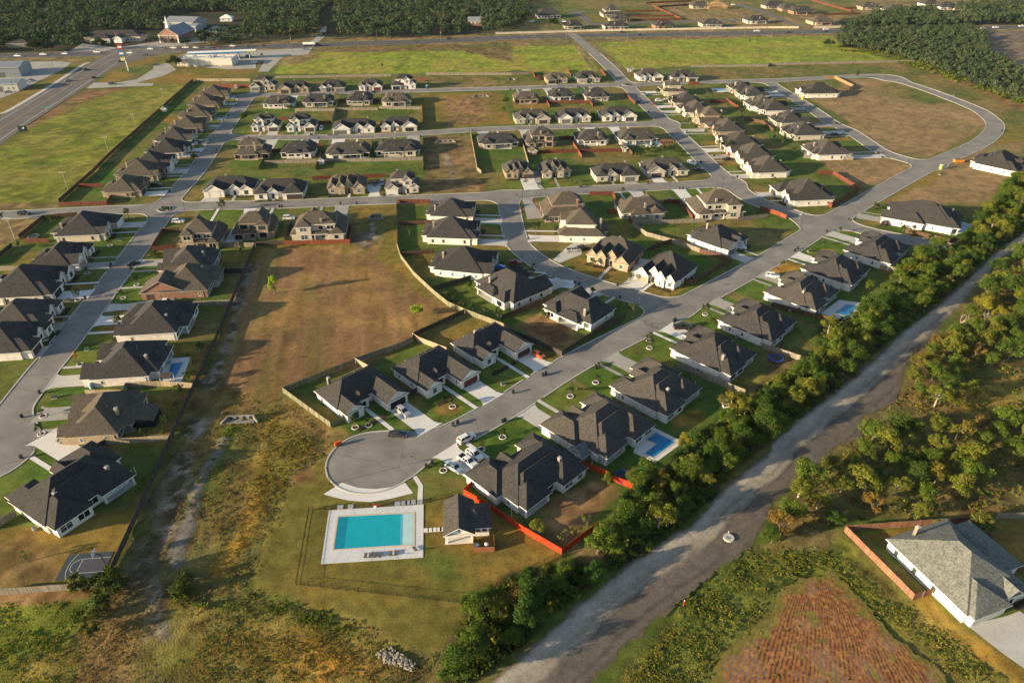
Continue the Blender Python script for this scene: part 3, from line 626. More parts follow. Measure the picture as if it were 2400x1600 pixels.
def build_house(h):
    Wg, gar, door, r = wings(h); fl = -1 if h['flip'] else 1
    near = h['c'][1] < 320
    root = empty('house', (*h['c'], 0), house_base(h)); tag(root, h['label'], 'house', h.get('group'))
    wm, rm = MAT[W_[h['wall']]], MAT[RF[h['roof']]]; dark_trim = h['roof'] in 'bg' and h['wall'] in 'tgr'
    trim = MAT['trim_tan'] if dark_trim or h['wall'] in 'tr' else MAT['trim_white'] if h['kind'] != 'gab' or h['wall'] == 'w' else MAT['trim_tan']
    wb, rb, pb = MB(), MB(), MB(); oh = .5
    X = lambda a, b: (a, b) if fl > 0 else (-b, -a)
    rect = []
    for i, (x0, x1, y0, y1, ev, k, p) in enumerate(Wg):
        d = i * .013; x0, x1 = X(x0 + d, x1 - d); y0 += d; y1 -= d; ev += i * .017
        rect.append((x0, x1, y0, y1, ev, k))
        og = oh * .7 if k in ('gy', 'gx', 'gyf') else oh
        ox, oy = (oh, og) if k in ('gy', 'gyf', 'hip', 'open') else (og, oh)
        rd_ = roof_faces(rb, x0 - ox, x1 + ox, y0 - oy, y1 + oy, ev, k, p, og=og)
        if k == 'open':
            pb.box(x0, x1, y0, y1, 0, .06 + i * .004, 0)
            n = 0
            for xx in (x0 + .2, x1 - .2):
                q_ = MB(); q_.box(xx - .2, xx + .2, y1 - .5, y1 - .1, .02, ev - .24); q_.box(xx - .27, xx + .27, y1 - .57, y1 - .03, .02, .9)
                q_.build('post', wm if h['wall'] != 'r' else trim, root)
        else:
            n = len(wb.v); zt = ev - .21
            wb.box(x0, x1, y0, y1, 0, zt)
        if i == 0: main_ridge = rd_
    wb.build('wall', wm, root)
    # vents and flashings on the roof planes
    for _ in range(4):
        x0, x1, y0, y1, ev, k = rect[0]; sx = r.uniform(x0 + 2, x1 - 2); dy = min(x1 - x0, y1 - y0) / 2; t = r.uniform(.35, .7)
        yy = (y1 + oh) - t * (y1 - y0 + 2 * oh) / 2; zz = ev + t * (y1 - y0 + 2 * oh) / 2 * Wg[0][6]
        if x1 - x0 > y1 - y0 and abs(sx - (x0 + x1) / 2) < (x1 - x0) / 2 - dy * t: rb.bar((sx, yy, zz - .15), (sx, yy, zz + .4), .09, k=5, m=3)
    roof = rb.build('roof', [rm, trim, wm if r.random() < .6 else trim, MAT['metal_grey']], root)
    if pb.v: pb.build('patio_slab', MAT['concrete'], root)
    # chimneys
    nch = 2 if h['label'].find('two chimneys') > 0 else (0 if h.get('bare') or r.random() < .25 else 1)
    for ci in range(nch):
        x0, x1, y0, y1, ev, k = rect[0]
        cx = r.uniform(x0 + 3, x1 - 3) if ci == 0 else x0 + 3.5; cy = y1 - (1.3 if r.random() < .6 else 3.5); top = ev + 3.3
        if h['kind'].startswith('two'): top = ev + 5.4
        c = MB(); c.box(cx - .42, cx + .42, cy - .36, cy + .36, ev - .6, top); c.box(cx - .48, cx + .48, cy - .42, cy + .42, top, top + .1, 1, True)
        c.box(cx - .18, cx + .18, cy - .16, cy + .16, top + .1, top + .4, 2)
        c.build('chimney', [wm if h['wall'] in 'trgs' else MAT['chimney_stone'], MAT['concrete'], MAT['metal_grey']], roof)
    # openings
    frame = 'trim_white' if r.random() < .62 else 'trim_dark'
    dcol = h.get('dcol') or r.choice(['door_brown', 'door_brown', 'door_brown', 'door_black', 'door_grey', 'door_red', 'door_white', 'door_tan'])
    def place(side, i, t):
        x0, x1, y0, y1, ev, k = rect[i]
        if fl < 0 and side in 'lr': side = 'r' if side == 'l' else 'l'
        if fl < 0 and side in 'fb': t = 1 - t
        if side == 'f': return (x0 + t * (x1 - x0), y0, 0), 0
        if side == 'b': return (x0 + t * (x1 - x0), y1, 0), math.pi
        if side == 'l': return (x0, y0 + t * (y1 - y0), 0), -math.pi / 2
        return (x1, y0 + t * (y1 - y0), 0), math.pi / 2
    used = []
    for i, side, t, gw in gar:
        lc, rz = place(side, i, t); a = MB()
        a.box(-gw / 2 - .12, gw / 2 + .12, -.05, .03, 0, 2.42, 1); a.box(-gw / 2, gw / 2, -.075, .02, 0, 2.25, 0)
        for q_ in range(1, 4): a.box(-gw / 2 + .05, gw / 2 - .05, -.085, .0, q_ * .56 - .03, q_ * .56, 1 if dcol == 'door_white' else 0)
        a.build('garage_door', [MAT[dcol], trim], root, lc, rz); used.append((lc, gw / 2 + .4))
        h.setdefault('gdoor', []).append((lc, rz, gw))
    if not h.get('bare'):
        lc, rz = place(door[1], door[0], door[2]); a = MB()
        a.box(-.75, .75, -.05, .03, .05, 2.55, 1); a.box(-.55, .55, -.08, .02, .05, 2.35, 0); a.box(-.32, .32, -.09, 0, .9, 2.1, 2)
        a.build('door', [MAT['door_black'], trim, MAT['pane_dark']], root, lc, rz); used.append((lc, 1.2)); h['door'] = lc
    nwin = 0
    for i, (x0, x1, y0, y1, ev, k) in enumerate(rect):
        if k == 'open': continue
        for side in 'fblr':
            L = (x1 - x0) if side in 'fb' else (y1 - y0); n = int(L / (3.1 if side == 'b' else 4.2)) or (1 if L > 2.4 else 0)
            for s in range(n):
                t = (s + .5) / n; sx = {'f': (x0 + t * L, y0), 'b': (x0 + t * L, y1), 'l': (x0, y0 + t * L), 'r': (x1, y0 + t * L)}[side]
                rz = {'f': 0, 'b': math.pi, 'l': -math.pi / 2, 'r': math.pi / 2}[side]; nx, ny = {'f': (0, -1), 'b': (0, 1), 'l': (-1, 0), 'r': (1, 0)}[side]
                for zf in ((.75,) if ev < 4.6 else (.75, 4.1)):
                    px, py = sx[0] + nx * .4, sx[1] + ny * .4
                    if any(a0 - .7 < px < a1 + .7 and b0 - .7 < py < b1 + .7 and (zf < e2 - 1) and kk != 'open' for j, (a0, a1, b0, b1, e2, kk) in enumerate(rect) if j != i): continue
                    if zf < 2 and any(dist(u[0], sx) < u[1] + .8 for u in used): continue
                    if zf > 3 and any(a0 - .8 < px < a1 + .8 and b0 - .8 < py < b1 + .8 and e2 > 4.6 for j, (a0, a1, b0, b1, e2, kk) in enumerate(rect) if j != i): continue
                    if side in 'lr' and r.random() < .45: continue
                    w_ = {'f': r.choice([1.5, 1.8]), 'b': r.choice([1.8, 2.7, 2.7]), 'l': .9, 'r': .9}[side]; hh = 1.65 if side in 'fb' else 1.3
                    if ev > 3.6 and ev < 4.6: w_ = .9; hh = 1.4
                    if side == 'b' and zf < 2 and w_ > 2: hh = 2.0
                    w_ = min(w_, L - .8)
                    if w_ < .6 or nwin > 22: continue
                    me, pm = window_meshes(w_, hh, frame, side != 'b' or r.random() < .5)
                    fo = link('window', me, root, (sx[0], sx[1], zf), rz); link('pane', pm, fo); nwin += 1
    if h.get('screen'):
        x0, x1 = X(-2, 4); a = MB(); a.box(x0, x1, h['D'] / 2 - 1, h['D'] / 2 + 4.5, .02, 2.5); a.build('screened_porch', MAT['door_black'], root)
        b = MB(); b.hexa([(x0 - .4, h['D'] / 2 - 2, 2.7), (x1 + .4, h['D'] / 2 - 2, 2.7), (x1 + .4, h['D'] / 2 + 5, 2.5), (x0 - .4, h['D'] / 2 + 5, 2.5)], [(x0 - .4, h['D'] / 2 - 2, 3.6), (x1 + .4, h['D'] / 2 - 2, 3.6), (x1 + .4, h['D'] / 2 + 5, 2.65), (x0 - .4, h['D'] / 2 + 5, 2.65)]); b.build('porch_roof', rm, root)
    # condensers and downpipes that stand on or against the house
    for s in (-1, 1):
        if near or r.random() < .4:
            a = MB(); xx = s * (h['W'] / 2 + .06); a.bar((xx, h['D'] / 2 - 3.4, .1), (xx, h['D'] / 2 - 3.4, 2.6), .06, k=4); a.build('downpipe', trim, root)
    h['root'] = root
    return root
def loc2w(h, p):
    """a point in the house's own frame (already mirrored) to the ground"""
    a = house_base(h); return (h['c'][0] + p[0] * math.cos(a) - p[1] * math.sin(a), h['c'][1] + p[0] * math.sin(a) + p[1] * math.cos(a))
for h in HOUSES: build_house(h)
# ---------------------------------------------------------------- driveways and front walks
DRIVE = []; LOTS = []
def march(p, d, lim=34):
    """distance from p along d to the street"""
    s = 0
    while s < lim:
        v = rd(p[0] + d[0] * s, p[1] + d[1] * s)
        if v < .3: return s
        s += max(.4, min(v * .7, 3))
    return None
dmb = {'concrete': MB(), 'concrete_new': MB(), 'concrete_dull': MB()}
for h in HOUSES:
    f = h['f']; fd = (math.cos(f), math.sin(f)); rt = (-fd[1], fd[0]); r = random.Random(int(h['c'][0] * 31 + h['c'][1]))
    mk = 'concrete_new' if h['kind'] == 'ranchL' or 'steep' in h['label'] or 'wide' in h['label'] else r.choice(['concrete', 'concrete', 'concrete_new', 'concrete_dull']); L0 = None; polys = []
    if h.get('gdoor'):
        lc, rz, gw = h['gdoor'][0]; p = loc2w(h, lc)
        half = gw / 2 + .5
        if len(h['gdoor']) > 1:
            p2 = loc2w(h, h['gdoor'][1][0]); p = ((p[0] + p2[0]) / 2, (p[1] + p2[1]) / 2); half = dist(p, p2) + gw / 2 * .8
        if abs(rz) < .1:
            L0 = march(p, fd)
            if L0:
                e = L0 + .25; c = []
                for s, wv in ((-.05, half), (max(e - 2.2, .5), half), (e - .7, half + .5), (e, half + 1.3)): c.append((s, wv))
                polys.append([(p[0] + fd[0] * s + rt[0] * w_, p[1] + fd[1] * s + rt[1] * w_) for s, w_ in c] + [(p[0] + fd[0] * s - rt[0] * w_, p[1] + fd[1] * s - rt[1] * w_) for s, w_ in c[::-1]])
        else:
            nd = (math.cos(house_base(h) + rz - math.pi / 2), math.sin(house_base(h) + rz - math.pi / 2))
            a = (p[0] + nd[0] * 3.6, p[1] + nd[1] * 3.6); L0 = march(a, fd, 40)
            if L0:
                e = L0 + .25
                polys.append([(a[0] + fd[0] * s + nd[0] * w_, a[1] + fd[1] * s + nd[1] * w_) for s, w_ in ((-4.6, -3.6), (2, -3.6), (max(e - 5, 3.5), -1.7), (max(e, 4.5), -2.6), (max(e, 4.5), 3.2), (max(e - 5, 3.5), 2.4), (-4.6, 3.4))])
    if h.get('door') and not h.get('bare'):
        p = loc2w(h, h['door']); L = march(p, fd)
        if L:
            w_ = .6
            polys.append([(p[0] + fd[0] * s + rt[0] * k * w_, p[1] + fd[1] * s + rt[1] * k * w_) for s, k in ((.1, 1), (L + .2, 1), (L + .2, -1), (.1, -1))])
    for i, po in enumerate(polys):
        A = sum(po[k][0] * po[(k + 1) % len(po)][1] - po[(k + 1) % len(po)][0] * po[k][1] for k in range(len(po)))
        if A < 0: po = po[::-1]
        mb = dmb[mk]; z = .034 + .004 * i + .008 * (len(DRIVE) % 9)
        mb.face([(*q_, z) for q_ in po]); DRIVE.append(po)
    h['mk'] = mk; Lf = march((h['c'][0] + fd[0] * h['D'] / 2, h['c'][1] + fd[1] * h['D'] / 2), fd, 30)
    h['Lf'] = Lf; LOTS.append((h, Lf or 8))
    if L0 and h.get('gdoor'): h['kerb'] = (p if False else None)
for (k, mb), nm in zip(dmb.items(), ('driveways', 'new_driveways', 'old_driveways')):
    o = mb.build(nm, MAT[k]); o['kind'] = 'structure'

# ---------------------------------------------------------------- streets and kerbs
def asphalt(name, c1, c2, crack=.5):
    m, t, b = nodes(name); N, L = t.nodes, t.links; b.inputs['Roughness'].default_value = .9; b.inputs['Specular IOR Level'].default_value = .2
    tc = N.new('ShaderNodeTexCoord'); n1 = N.new('ShaderNodeTexNoise'); n1.inputs['Scale'].default_value = .12; n1.inputs['Detail'].default_value = 7; n1.inputs['Roughness'].default_value = .6
    n2 = N.new('ShaderNodeTexNoise'); n2.inputs['Scale'].default_value = 2.5; n2.inputs['Detail'].default_value = 4
    for n in (n1, n2): L.new(tc.outputs['Object'], n.inputs['Vector'])
    vo = N.new('ShaderNodeTexVoronoi'); vo.feature = 'DISTANCE_TO_EDGE'; vo.inputs['Scale'].default_value = .055
    dn = N.new('ShaderNodeVectorMath'); dn.operation = 'MULTIPLY_ADD'; dn.inputs[1].default_value = (4, 4, 4); L.new(n1.outputs['Color'], dn.inputs[0]); L.new(tc.outputs['Object'], dn.inputs[2])
    L.new(dn.outputs[0], vo.inputs['Vector'])
    ck = N.new('ShaderNodeMapRange'); ck.inputs[1].default_value = .0; ck.inputs[2].default_value = .006; ck.inputs[3].default_value = 1 - crack; ck.inputs[4].default_value = 1; L.new(vo.outputs['Distance'], ck.inputs[0])
    ad = N.new('ShaderNodeMath'); ad.operation = 'MULTIPLY_ADD'; ad.inputs[1].default_value = .35; L.new(n2.outputs[0], ad.inputs[0]); L.new(n1.outputs[0], ad.inputs[2])
    mr = N.new('ShaderNodeMapRange'); mr.inputs[1].default_value = .45; mr.inputs[2].default_value = .9; L.new(ad.outputs[0], mr.inputs[0])
    mx = N.new('ShaderNodeMix'); mx.data_type = 'RGBA'; mx.inputs[6].default_value = (*c1, 1); mx.inputs[7].default_value = (*c2, 1); L.new(mr.outputs[0], mx.inputs[0])
    sc = N.new('ShaderNodeVectorMath'); sc.operation = 'SCALE'; L.new(mx.outputs[2], sc.inputs[0]); L.new(ck.outputs[0], sc.inputs['Scale']); L.new(sc.outputs[0], b.inputs['Base Color'])
    MAT[name] = m; return m
asphalt('street_asphalt', (.135, .128, .118), (.250, .230, .200), .45); asphalt('highway_asphalt', (.060, .060, .064), (.095, .09, .088), .2); asphalt('arterial_asphalt', (.10, .09, .08), (.145, .13, .115), .2)
mb, EDGES = contour_mesh(RD, .02)
o = mb.build('streets', MAT['street_asphalt']); o['kind'] = 'structure'
dbb = [(min(p[0] for p in d), max(p[0] for p in d), min(p[1] for p in d), max(p[1] for p in d), d) for d in DRIVE]
kb = MB()
for line in EDGES:
    ln = resample(soften(line, 2), 1.6); cur = []
    for p in ln + [None]:
        ok = p is not None and not any(a < p[0] < b and c < p[1] < d and inpoly(p, po) for a, b, c, d, po in dbb) and p[1] < 640
        if ok: cur.append(p)
        else:
            if len(cur) > 1: strip(kb, cur, -.08, .30, .0, .13)
            cur = []
o = kb.build('street_kerbs', MAT['kerb_concrete']); o['kind'] = 'structure'
# planted islands
def island(px, rx, label):
    c = at(px); k = MB(); root = empty('traffic_island', (*c, 0)); tag(root, label, 'traffic island')
    k.ring((0, 0), rx - .35, rx, .02, .18, 24); k.build('kerb', MAT['kerb_concrete'], root)
    b = MB(); b.disc((0, 0), rx - .34, .15, 24); b.build('bed', MAT['mulch'], root)
    r = random.Random(int(px[0])); g = MB()
    for i in range(70):
        a, d = r.uniform(0, 6.28), (rx - .7) * math.sqrt(r.random()); x, y = d * math.cos(a), d * math.sin(a); s = r.uniform(.15, .45)
        for _ in range(9):
            t = r.uniform(0, 6.28); g.face([(x, y, .15), (x + s * math.cos(t), y + s * math.sin(t), .2 + s * r.random()), (x + s * math.cos(t + .9), y + s * math.sin(t + .9), .25 + s)])
    g.build('shrubs', MAT['soil'] if False else mat('shrub_green', (.07, .085, .03), .9, .4, 3), root)
    s = MB()
    for i in range(26):
        a, d = r.uniform(0, 6.28), (rx - .6) * math.sqrt(r.random()); x, y = d * math.cos(a), d * math.sin(a); e = r.uniform(.15, .4)
        s.hexa([(x - e, y - e, .1), (x + e, y - e * .8, .1), (x + e * .9, y + e, .1), (x - e, y + e, .1)], [(x - e * .5, y - e * .6, .1 + e), (x + e * .6, y - e * .5, .1 + e * .8), (x + e * .5, y + e * .5, .1 + e), (x - e * .6, y + e * .5, .1 + e * .9)])
    s.build('stones', MAT['concrete'], root)
island((388, 490), 3.4, "round planted island with stones in the junction of the long left street")
island((1468, 199), 3.2, "round planted island in the far junction under the meadow")

# ---------------------------------------------------------------- highway, side roads, paved areas
HWY = smooth(PL("N -140,139 0,132 217,126 306,122 434,116 600,110 728,106 881,101 1034,96 1200,88 1379,84 1800,77 1979,73 2285,66 2500,63"), 4)
o = ribbon_obj('highway', HWY, 22, .012, MAT['highway_asphalt'])
ART = smooth(PL("N -160,415 0,304 128,224 255,144 297,122"), 4)
ribbon_obj('arterial_road', ART, 24, .016, MAT['arterial_asphalt'])
sheet('highway_junction', PL("A0 830,580 930,545 1000,520 960,470 1100,440 1500,430 1700,480 1400,510 1130,600 1000,640"), .024, MAT['arterial_asphalt'])
mb = MB()
for ln, off in ((HWY, 0), (HWY, 5.4), (HWY, -5.4), (HWY, 9.9), (HWY, -9.9), (ART, 0.2), (ART, 8.5), (ART, -8.5)):
    l, r_ = ribbon(ln, abs(off) * 2 + .001); c = resample(l if off >= 0 else r_, 3.0)
    dash = abs(off) == 5.4
    for i in range(len(c) - 1):
        if dash and i % 4 > 0: continue
        a, b = c[i], c[i + 1]; L = dist(a, b) + 1e-9; nx, ny = -(b[1] - a[1]) / L * .14, (b[0] - a[0]) / L * .14
        mb.face([(a[0] - nx, a[1] - ny, .03), (b[0] - nx, b[1] - ny, .03), (b[0] + nx, b[1] + ny, .03), (a[0] + nx, a[1] + ny, .03)], 1 if off in (0, .2) else 0)
o = mb.build('lane_markings', [mat('paint_white', (.55, .54, .5), .7, .15, 2), mat('paint_yellow', (.45, .30, .06), .7, .15, 2)]); o['kind'] = 'structure'
def pave(name, spec, m='concrete_dull', z=.028): return sheet(name, PL(spec), z, MAT[m])
pave('store_drive', "A0 790,815 860,760 1080,760 1260,730 1400,640 1420,600 1545,580 1620,640 1500,700 1250,765 1420,765 1400,790 1100,800")
pave('store_forecourt', "A0 1640,600 1700,520 1720,480 2352,465 B0 520,440 480,500 250,520 110,660 20,660 80,560 0,560 A0 2352,630 2100,640", z=.024)
pave('church_car_park', "A0 640,470 760,400 1080,440 1330,400 1800,340 1960,240 2100,250 2000,380 1700,420 1300,440 1000,475", z=.020)
pave('left_car_park', "A0 -300,640 150,570 560,565 655,580 560,650 330,760 160,850 -300,1010 -300,900", z=.024)
sheet('corner_driveway', PL("D3 1832,1040 1990,1000 2200,950 2310,905 2460,1010 2460,1500 2352,1432 2150,1290"), .03, MAT['concrete'])
pave('bend_driveway', "C1 375,822 500,705 600,640 735,620 745,670 640,690 640,770 440,850", 'concrete', .082)
pave('lane', "B0 480,400 570,330 600,260 650,240 640,330 560,400", z=.022)
pave('far_street', "C0 520,110 700,100 640,125 730,190 710,235 640,180 560,130", 'arterial_asphalt', .014)
pave('far_estate_street', "C0 1980,30 2120,40 2352,110 D0 290,235 360,255 300,260 190,220 C0 2352,140 2150,75", 'arterial_asphalt', .014)
pave('far_cross_street', "C0 730,215 1560,190 2120,180 2120,195 1560,205 735,232", 'arterial_asphalt', .018)
WALKS = ribbon_obj('arterial_pavement', smooth(PL("A0 0,1045 100,1005 480,780 740,610 820,575"), 3), 3.0, .032, MAT['concrete'])
sheet('pool_parking_apron', PL("B2 620,1402 790,1295 940,1345 1100,1355 1250,1335 1365,1292 1445,1392 1250,1440 1050,1475 850,1460 720,1430"), .026, MAT['concrete_new'])
sheet('pool_path', PL("B2 1440,1245 1475,1232 1535,1320 1530,1495 1480,1500 1490,1330"), .030, MAT['concrete_new'])

# ---------------------------------------------------------------- ground: one sheet, with the soil and plant cover of each place
PAL = dict(meadow=((.165, .175, .022), (.11, .13, .018), (.19, .17, .034)), meadow_b=((.215, .245, .026), (.15, .185, .022), (.24, .21, .04)), lawn=((.066, .098, .017), (.095, .112, .022), (.165, .125, .042)),
           lawn_g=((.056, .104, .015), (.078, .122, .018), (.115, .132, .025)), dry=((.225, .155, .066), (.175, .125, .052), (.13, .115, .036)), brown=((.175, .098, .043), (.235, .138, .062), (.13, .10, .037)),
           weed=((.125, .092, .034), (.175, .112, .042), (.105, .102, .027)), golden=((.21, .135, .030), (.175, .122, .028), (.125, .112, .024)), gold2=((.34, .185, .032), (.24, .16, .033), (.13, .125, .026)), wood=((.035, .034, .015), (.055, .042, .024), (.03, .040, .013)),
           plow=((.17, .125, .085), (.135, .102, .072), (.20, .15, .10)), green=((.078, .10, .022), (.115, .115, .027), (.18, .128, .045)), weedg=((.12, .13, .022), (.16, .13, .032), (.075, .10, .017)), pale=((.30, .26, .20), (.20, .17, .12), (.14, .115, .07)),
           tan=((.245, .158, .075), (.205, .138, .064), (.155, .128, .048)),
           wash=((.17, .13, .085), (.105, .082, .045), (.30, .25, .19)))
ZONES = [  # cover, outline, soft edge (m), roughness (m)
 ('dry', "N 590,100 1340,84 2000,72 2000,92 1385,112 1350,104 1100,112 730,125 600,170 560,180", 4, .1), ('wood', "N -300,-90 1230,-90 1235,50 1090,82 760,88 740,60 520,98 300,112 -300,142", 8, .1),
 ('green', "N 1240,-90 2010,-90 2000,52 1800,64 1240,72", 5, .1), ('dry', "C0 1380,95 1900,90 2352,130 2352,260 1560,210 1600,180", 6, .1), ('dry', "C0 1240,20 1800,0 1800,60 1560,170 1380,70", 8, .1),
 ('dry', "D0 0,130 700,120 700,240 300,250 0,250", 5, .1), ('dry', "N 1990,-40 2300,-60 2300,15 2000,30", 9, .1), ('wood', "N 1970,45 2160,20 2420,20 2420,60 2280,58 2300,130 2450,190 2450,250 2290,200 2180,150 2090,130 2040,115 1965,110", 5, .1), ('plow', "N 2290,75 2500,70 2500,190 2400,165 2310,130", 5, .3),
 ('dry', "A0 -300,520 900,515 820,600 560,560 -300,600", 4, .1), ('golden', "A0 -300,900 480,690 740,590 820,575 760,640 100,1010 -300,1200", 4, .1), ('golden', "A0 900,760 1130,590 1700,490 1660,590 1350,580 1060,640 1260,690 1080,750", 3, .1), ('golden', "A0 1260,765 1560,620 2352,625 B0 40,640 0,680 A0 1780,740 1700,770", 3, .1),
 ('meadow', "A0 -200,1480 230,1195 520,960 830,820 1720,770 1010,1420 A1 860,10 545,295 -200,300", 4, .35), ('brown', "A0 200,1190 520,955 840,812 1180,800 900,900 640,1010 380,1120", 9, .2), ('dry', "A1 -200,300 545,295 545,340 -200,375", 2, .1), ('dry', "A1 -200,450 380,440 180,610 -200,820", 3, .1),
 ('meadow_b', "B0 160,675 240,545 520,480 1000,480 1850,460 2352,570 C0 -20,430 560,415 790,640 700,690 0,645 B0 2352,655 1560,680", 3, .3), ('dry', "B0 180,530 520,470 600,520 330,600", 6, .1),
 ('weed', "B0 530,460 1000,420 1900,410 2352,385 2352,560 2100,520 1900,465 1000,480", 5, .3), ('meadow_b', "C0 770,390 2352,340 D0 560,325 700,430 1180,545 1340,568 0,592 C0 1640,602 1050,640", 4, .3), ('dry', "C0 600,400 700,560 800,700 760,690 640,520 560,400", 2, .05), ('dry', "C0 700,370 960,560 1050,650 1000,650 880,540 720,400", 2, .05),
 ('green', "C0 1700,640 2352,612 D0 1340,580 1500,640 1250,690 600,690 0,720 C0 2352,735 1780,740", 4, .1), ('tan', "D0 640,730 1150,725 1300,830 1900,1030 2020,1110 2000,1170 1480,1460 1130,1420 880,1270 700,1080 350,900 700,800", 3, .15), ('green', "D0 1000,760 1250,760 1600,930 1500,960 1100,860", 9, .1),
 ('green', "D0 1300,600 1560,640 2352,960 2352,1160 2180,1110 1900,980 1280,730", 5, .1), ('brown', "D0 1340,590 1700,760 2352,1020 2352,960 1900,800 1550,660", 6, .1), ('golden', "D0 2200,1160 2352,1150 2352,1340 2000,1350", 3, .1),
 ('tan', "D1 1060,290 1400,70 D0 2000,1340 2352,1300 D1 2352,0 2000,300 1650,310 1300,300", 4, .1), ('golden', "D1 1060,285 1400,60 1560,0 1640,20 1300,200 1150,290", 3, .1), ('tan', "D0 1000,1440 1350,1530 D1 1280,20 830,220 590,30 D0 480,1480", 4, .1),
 ('green', "B0 1560,700 2352,692 C0 180,705 0,790 B0 2352,800 1560,815", 3, .1), ('dry', "B0 1800,760 2352,740 2352,800 1700,815", 5, .1), ('golden', "B0 1510,865 2230,845 2352,1140 1530,1195", 4, .1), ('brown', "B0 1700,900 2100,880 2150,1100 1750,1150", 10, .1),
 ('brown', "B0 1545,1255 1970,1225 2030,1568 B1 2065,40 2085,190 1560,200 B0 1545,1568", 4, .12), ('dry', "B0 1880,1300 2000,1420 2020,1540 1900,1540", 4, .1), ('wash', "B0 1720,1370 1760,1420 1850,1568 B1 1860,80 1790,100 B0 1760,1560 1720,1450", 4, .05),
 ('golden', "B1 1290,310 1240,480 1210,600 1060,760 1100,860 1600,1150 1900,1310 1450,1530 A2 2100,480 1990,20 A1 2345,690 B1 870,690 930,560 900,320", 3, .12), ('brown', "B1 300,760 1000,800 1300,900 1700,1230 1450,1520 B2 905,190 260,460 100,300 B1 60,900", 12, .12), ('dry', "B1 1290,310 1220,480 1210,600 1060,760 1110,870 1560,1140 1620,1120 1330,810 1290,600", 5, .1), ('wash', "B1 1020,540 1100,560 1120,620 1000,720 850,680 900,600", 5, .05),
 ('weed', "A1 2200,1100 B1 300,1568 A2 2352,300 2100,500 1960,1000 1750,1568 A3 1500,300 1300,0 A2 1300,1540 1600,900 1960,60", 9, .15),
 ('weed', "A2 1960,60 B2 200,490 690,795 700,1000 400,1250 300,1568 B3 0,650 350,800 1000,1000 1380,1240 1760,1230 1500,1750 -200,1750 A3 1000,1750 300,1700 900,800 1020,600 1290,0 A2 1290,1560", 3, .45), ('wash', "A2 1700,1000 1800,950 1760,1250 1650,1400 1560,1568 A3 1650,50 1560,250 1350,480 1550,700 1420,900 1450,1100 1350,1150 1300,800 1180,560 1300,250 1400,50", 8, .1),
 ('gold2', "B2 80,690 480,800 560,1000 330,1250 120,1568 B3 -80,300 A3 2050,560 2180,100 A2 2220,1350 2330,1000 B2 100,800", 7, .3), ('weedg', "A2 2060,760 2250,720 2100,950 2000,1350 1760,1568 1700,1500 1850,1250 2000,1000", 6, .4), ('gold2', "A3 1500,1200 2352,900 B3 900,1200 1100,1568 A3 1500,1568", 14, .35), ('weedg', "A3 1200,1500 1350,1100 1550,800 1600,560 1780,700 2200,900 B3 0,720 700,900 1350,1230 1100,1300 600,1050 0,950 A3 2000,1050 1500,1300 1300,1700", 7, .45),
 ('golden', "B2 340,1290 560,1100 690,1080 780,1300 620,1400 1480,1500 1540,1240 1900,1290 1910,1400 C3 450,390 520,440 100,600 B3 2050,1000 1720,1230 1380,1245 1000,970 0,730 -50,600 100,200 B2 200,1568", 1.2, .04), ('lawn', "B3 1545,280 1700,330 2000,400 2150,420 2000,560 1700,560 1545,440", 6, .03), ('lawn', "B2 1380,1300 1480,1240 1880,1290 1900,1400 1480,1490", 3, .03), ('brown', "B2 540,1190 400,1170 340,1290 560,1300", 3, .05),
 ('golden', "A3 -100,120 520,130 700,40 1270,0 1020,560 930,600 505,630 -100,700", 3, .05), ('weed', "A3 -100,250 300,180 520,400 470,600 -100,690", 6, .06), ('meadow', "A3 -300,830 650,800 900,820 650,1150 550,1700 -300,1750", 3, .5), ('gold2', "A3 620,1150 760,1100 780,1300 560,1568 300,1568 100,1400 500,1250", 7, .4), ('brown', "A3 -300,760 700,710 900,690 900,800 650,800 -300,840", 2, .1),
 ('weedg', "C3 760,1700 1500,880 2100,360 2270,300 D3 0,300 700,200 1320,820 1800,1100 2352,1500 2352,1750", 2, .5), ('weed', "D2 40,1568 700,950 900,700 1250,400 1400,0 D1 1600,1568 2380,650 D2 2400,1568 D3 2400,60 1800,80 700,130 600,180 0,290", 4, .3), ('gold2', "D2 1950,420 2352,280 2352,420 2050,520", 6, .3), ('gold2', "D2 1800,500 2400,300 2400,760 1900,640", 6, .3), ('dry', "D2 900,650 1200,570 1700,680 1400,740 1200,820 950,800", 4, .1), ('dry', "D3 -150,330 300,200 620,130 720,210 560,330 200,340", 3, .2),
 ('gold2', "D3 1290,790 1330,820 1500,760 1800,1040 2352,1430 2352,1700 2200,1500 1900,1330 1600,1130", 2, .05), ('golden', "D3 760,170 1100,150 1820,100 2450,60 2450,520 1830,950 1130,400", 1.5, .05), ('lawn', "D3 1500,760 1800,1030 2352,1430 2200,1330 1700,1000", 2, .05),
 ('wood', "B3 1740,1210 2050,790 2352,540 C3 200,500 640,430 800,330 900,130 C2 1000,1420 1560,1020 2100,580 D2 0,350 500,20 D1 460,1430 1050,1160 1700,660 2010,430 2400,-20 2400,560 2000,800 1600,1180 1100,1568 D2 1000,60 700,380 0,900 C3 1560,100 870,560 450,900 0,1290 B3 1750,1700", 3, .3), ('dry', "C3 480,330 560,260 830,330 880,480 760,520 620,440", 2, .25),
]
def grow(a, b, d0, k):
    out = [a]
    while out[-1] < b: out.append(out[-1] + d0); d0 *= k
    return out
gx = np.arange(-150, 150.1, .8); rg = np.array(grow(150.8, 2600, .85, 1.012)); gx = np.concatenate([-rg[::-1], gx, rg])
gy = np.concatenate([-np.array(grow(60, 400, 20, 1.2))[::-1] + 110, np.arange(58, 250, .8), np.array(grow(250, 5200, .8, 1.0065))])
gy = np.unique(np.round(gy, 3)); gy = gy[gy > -300]
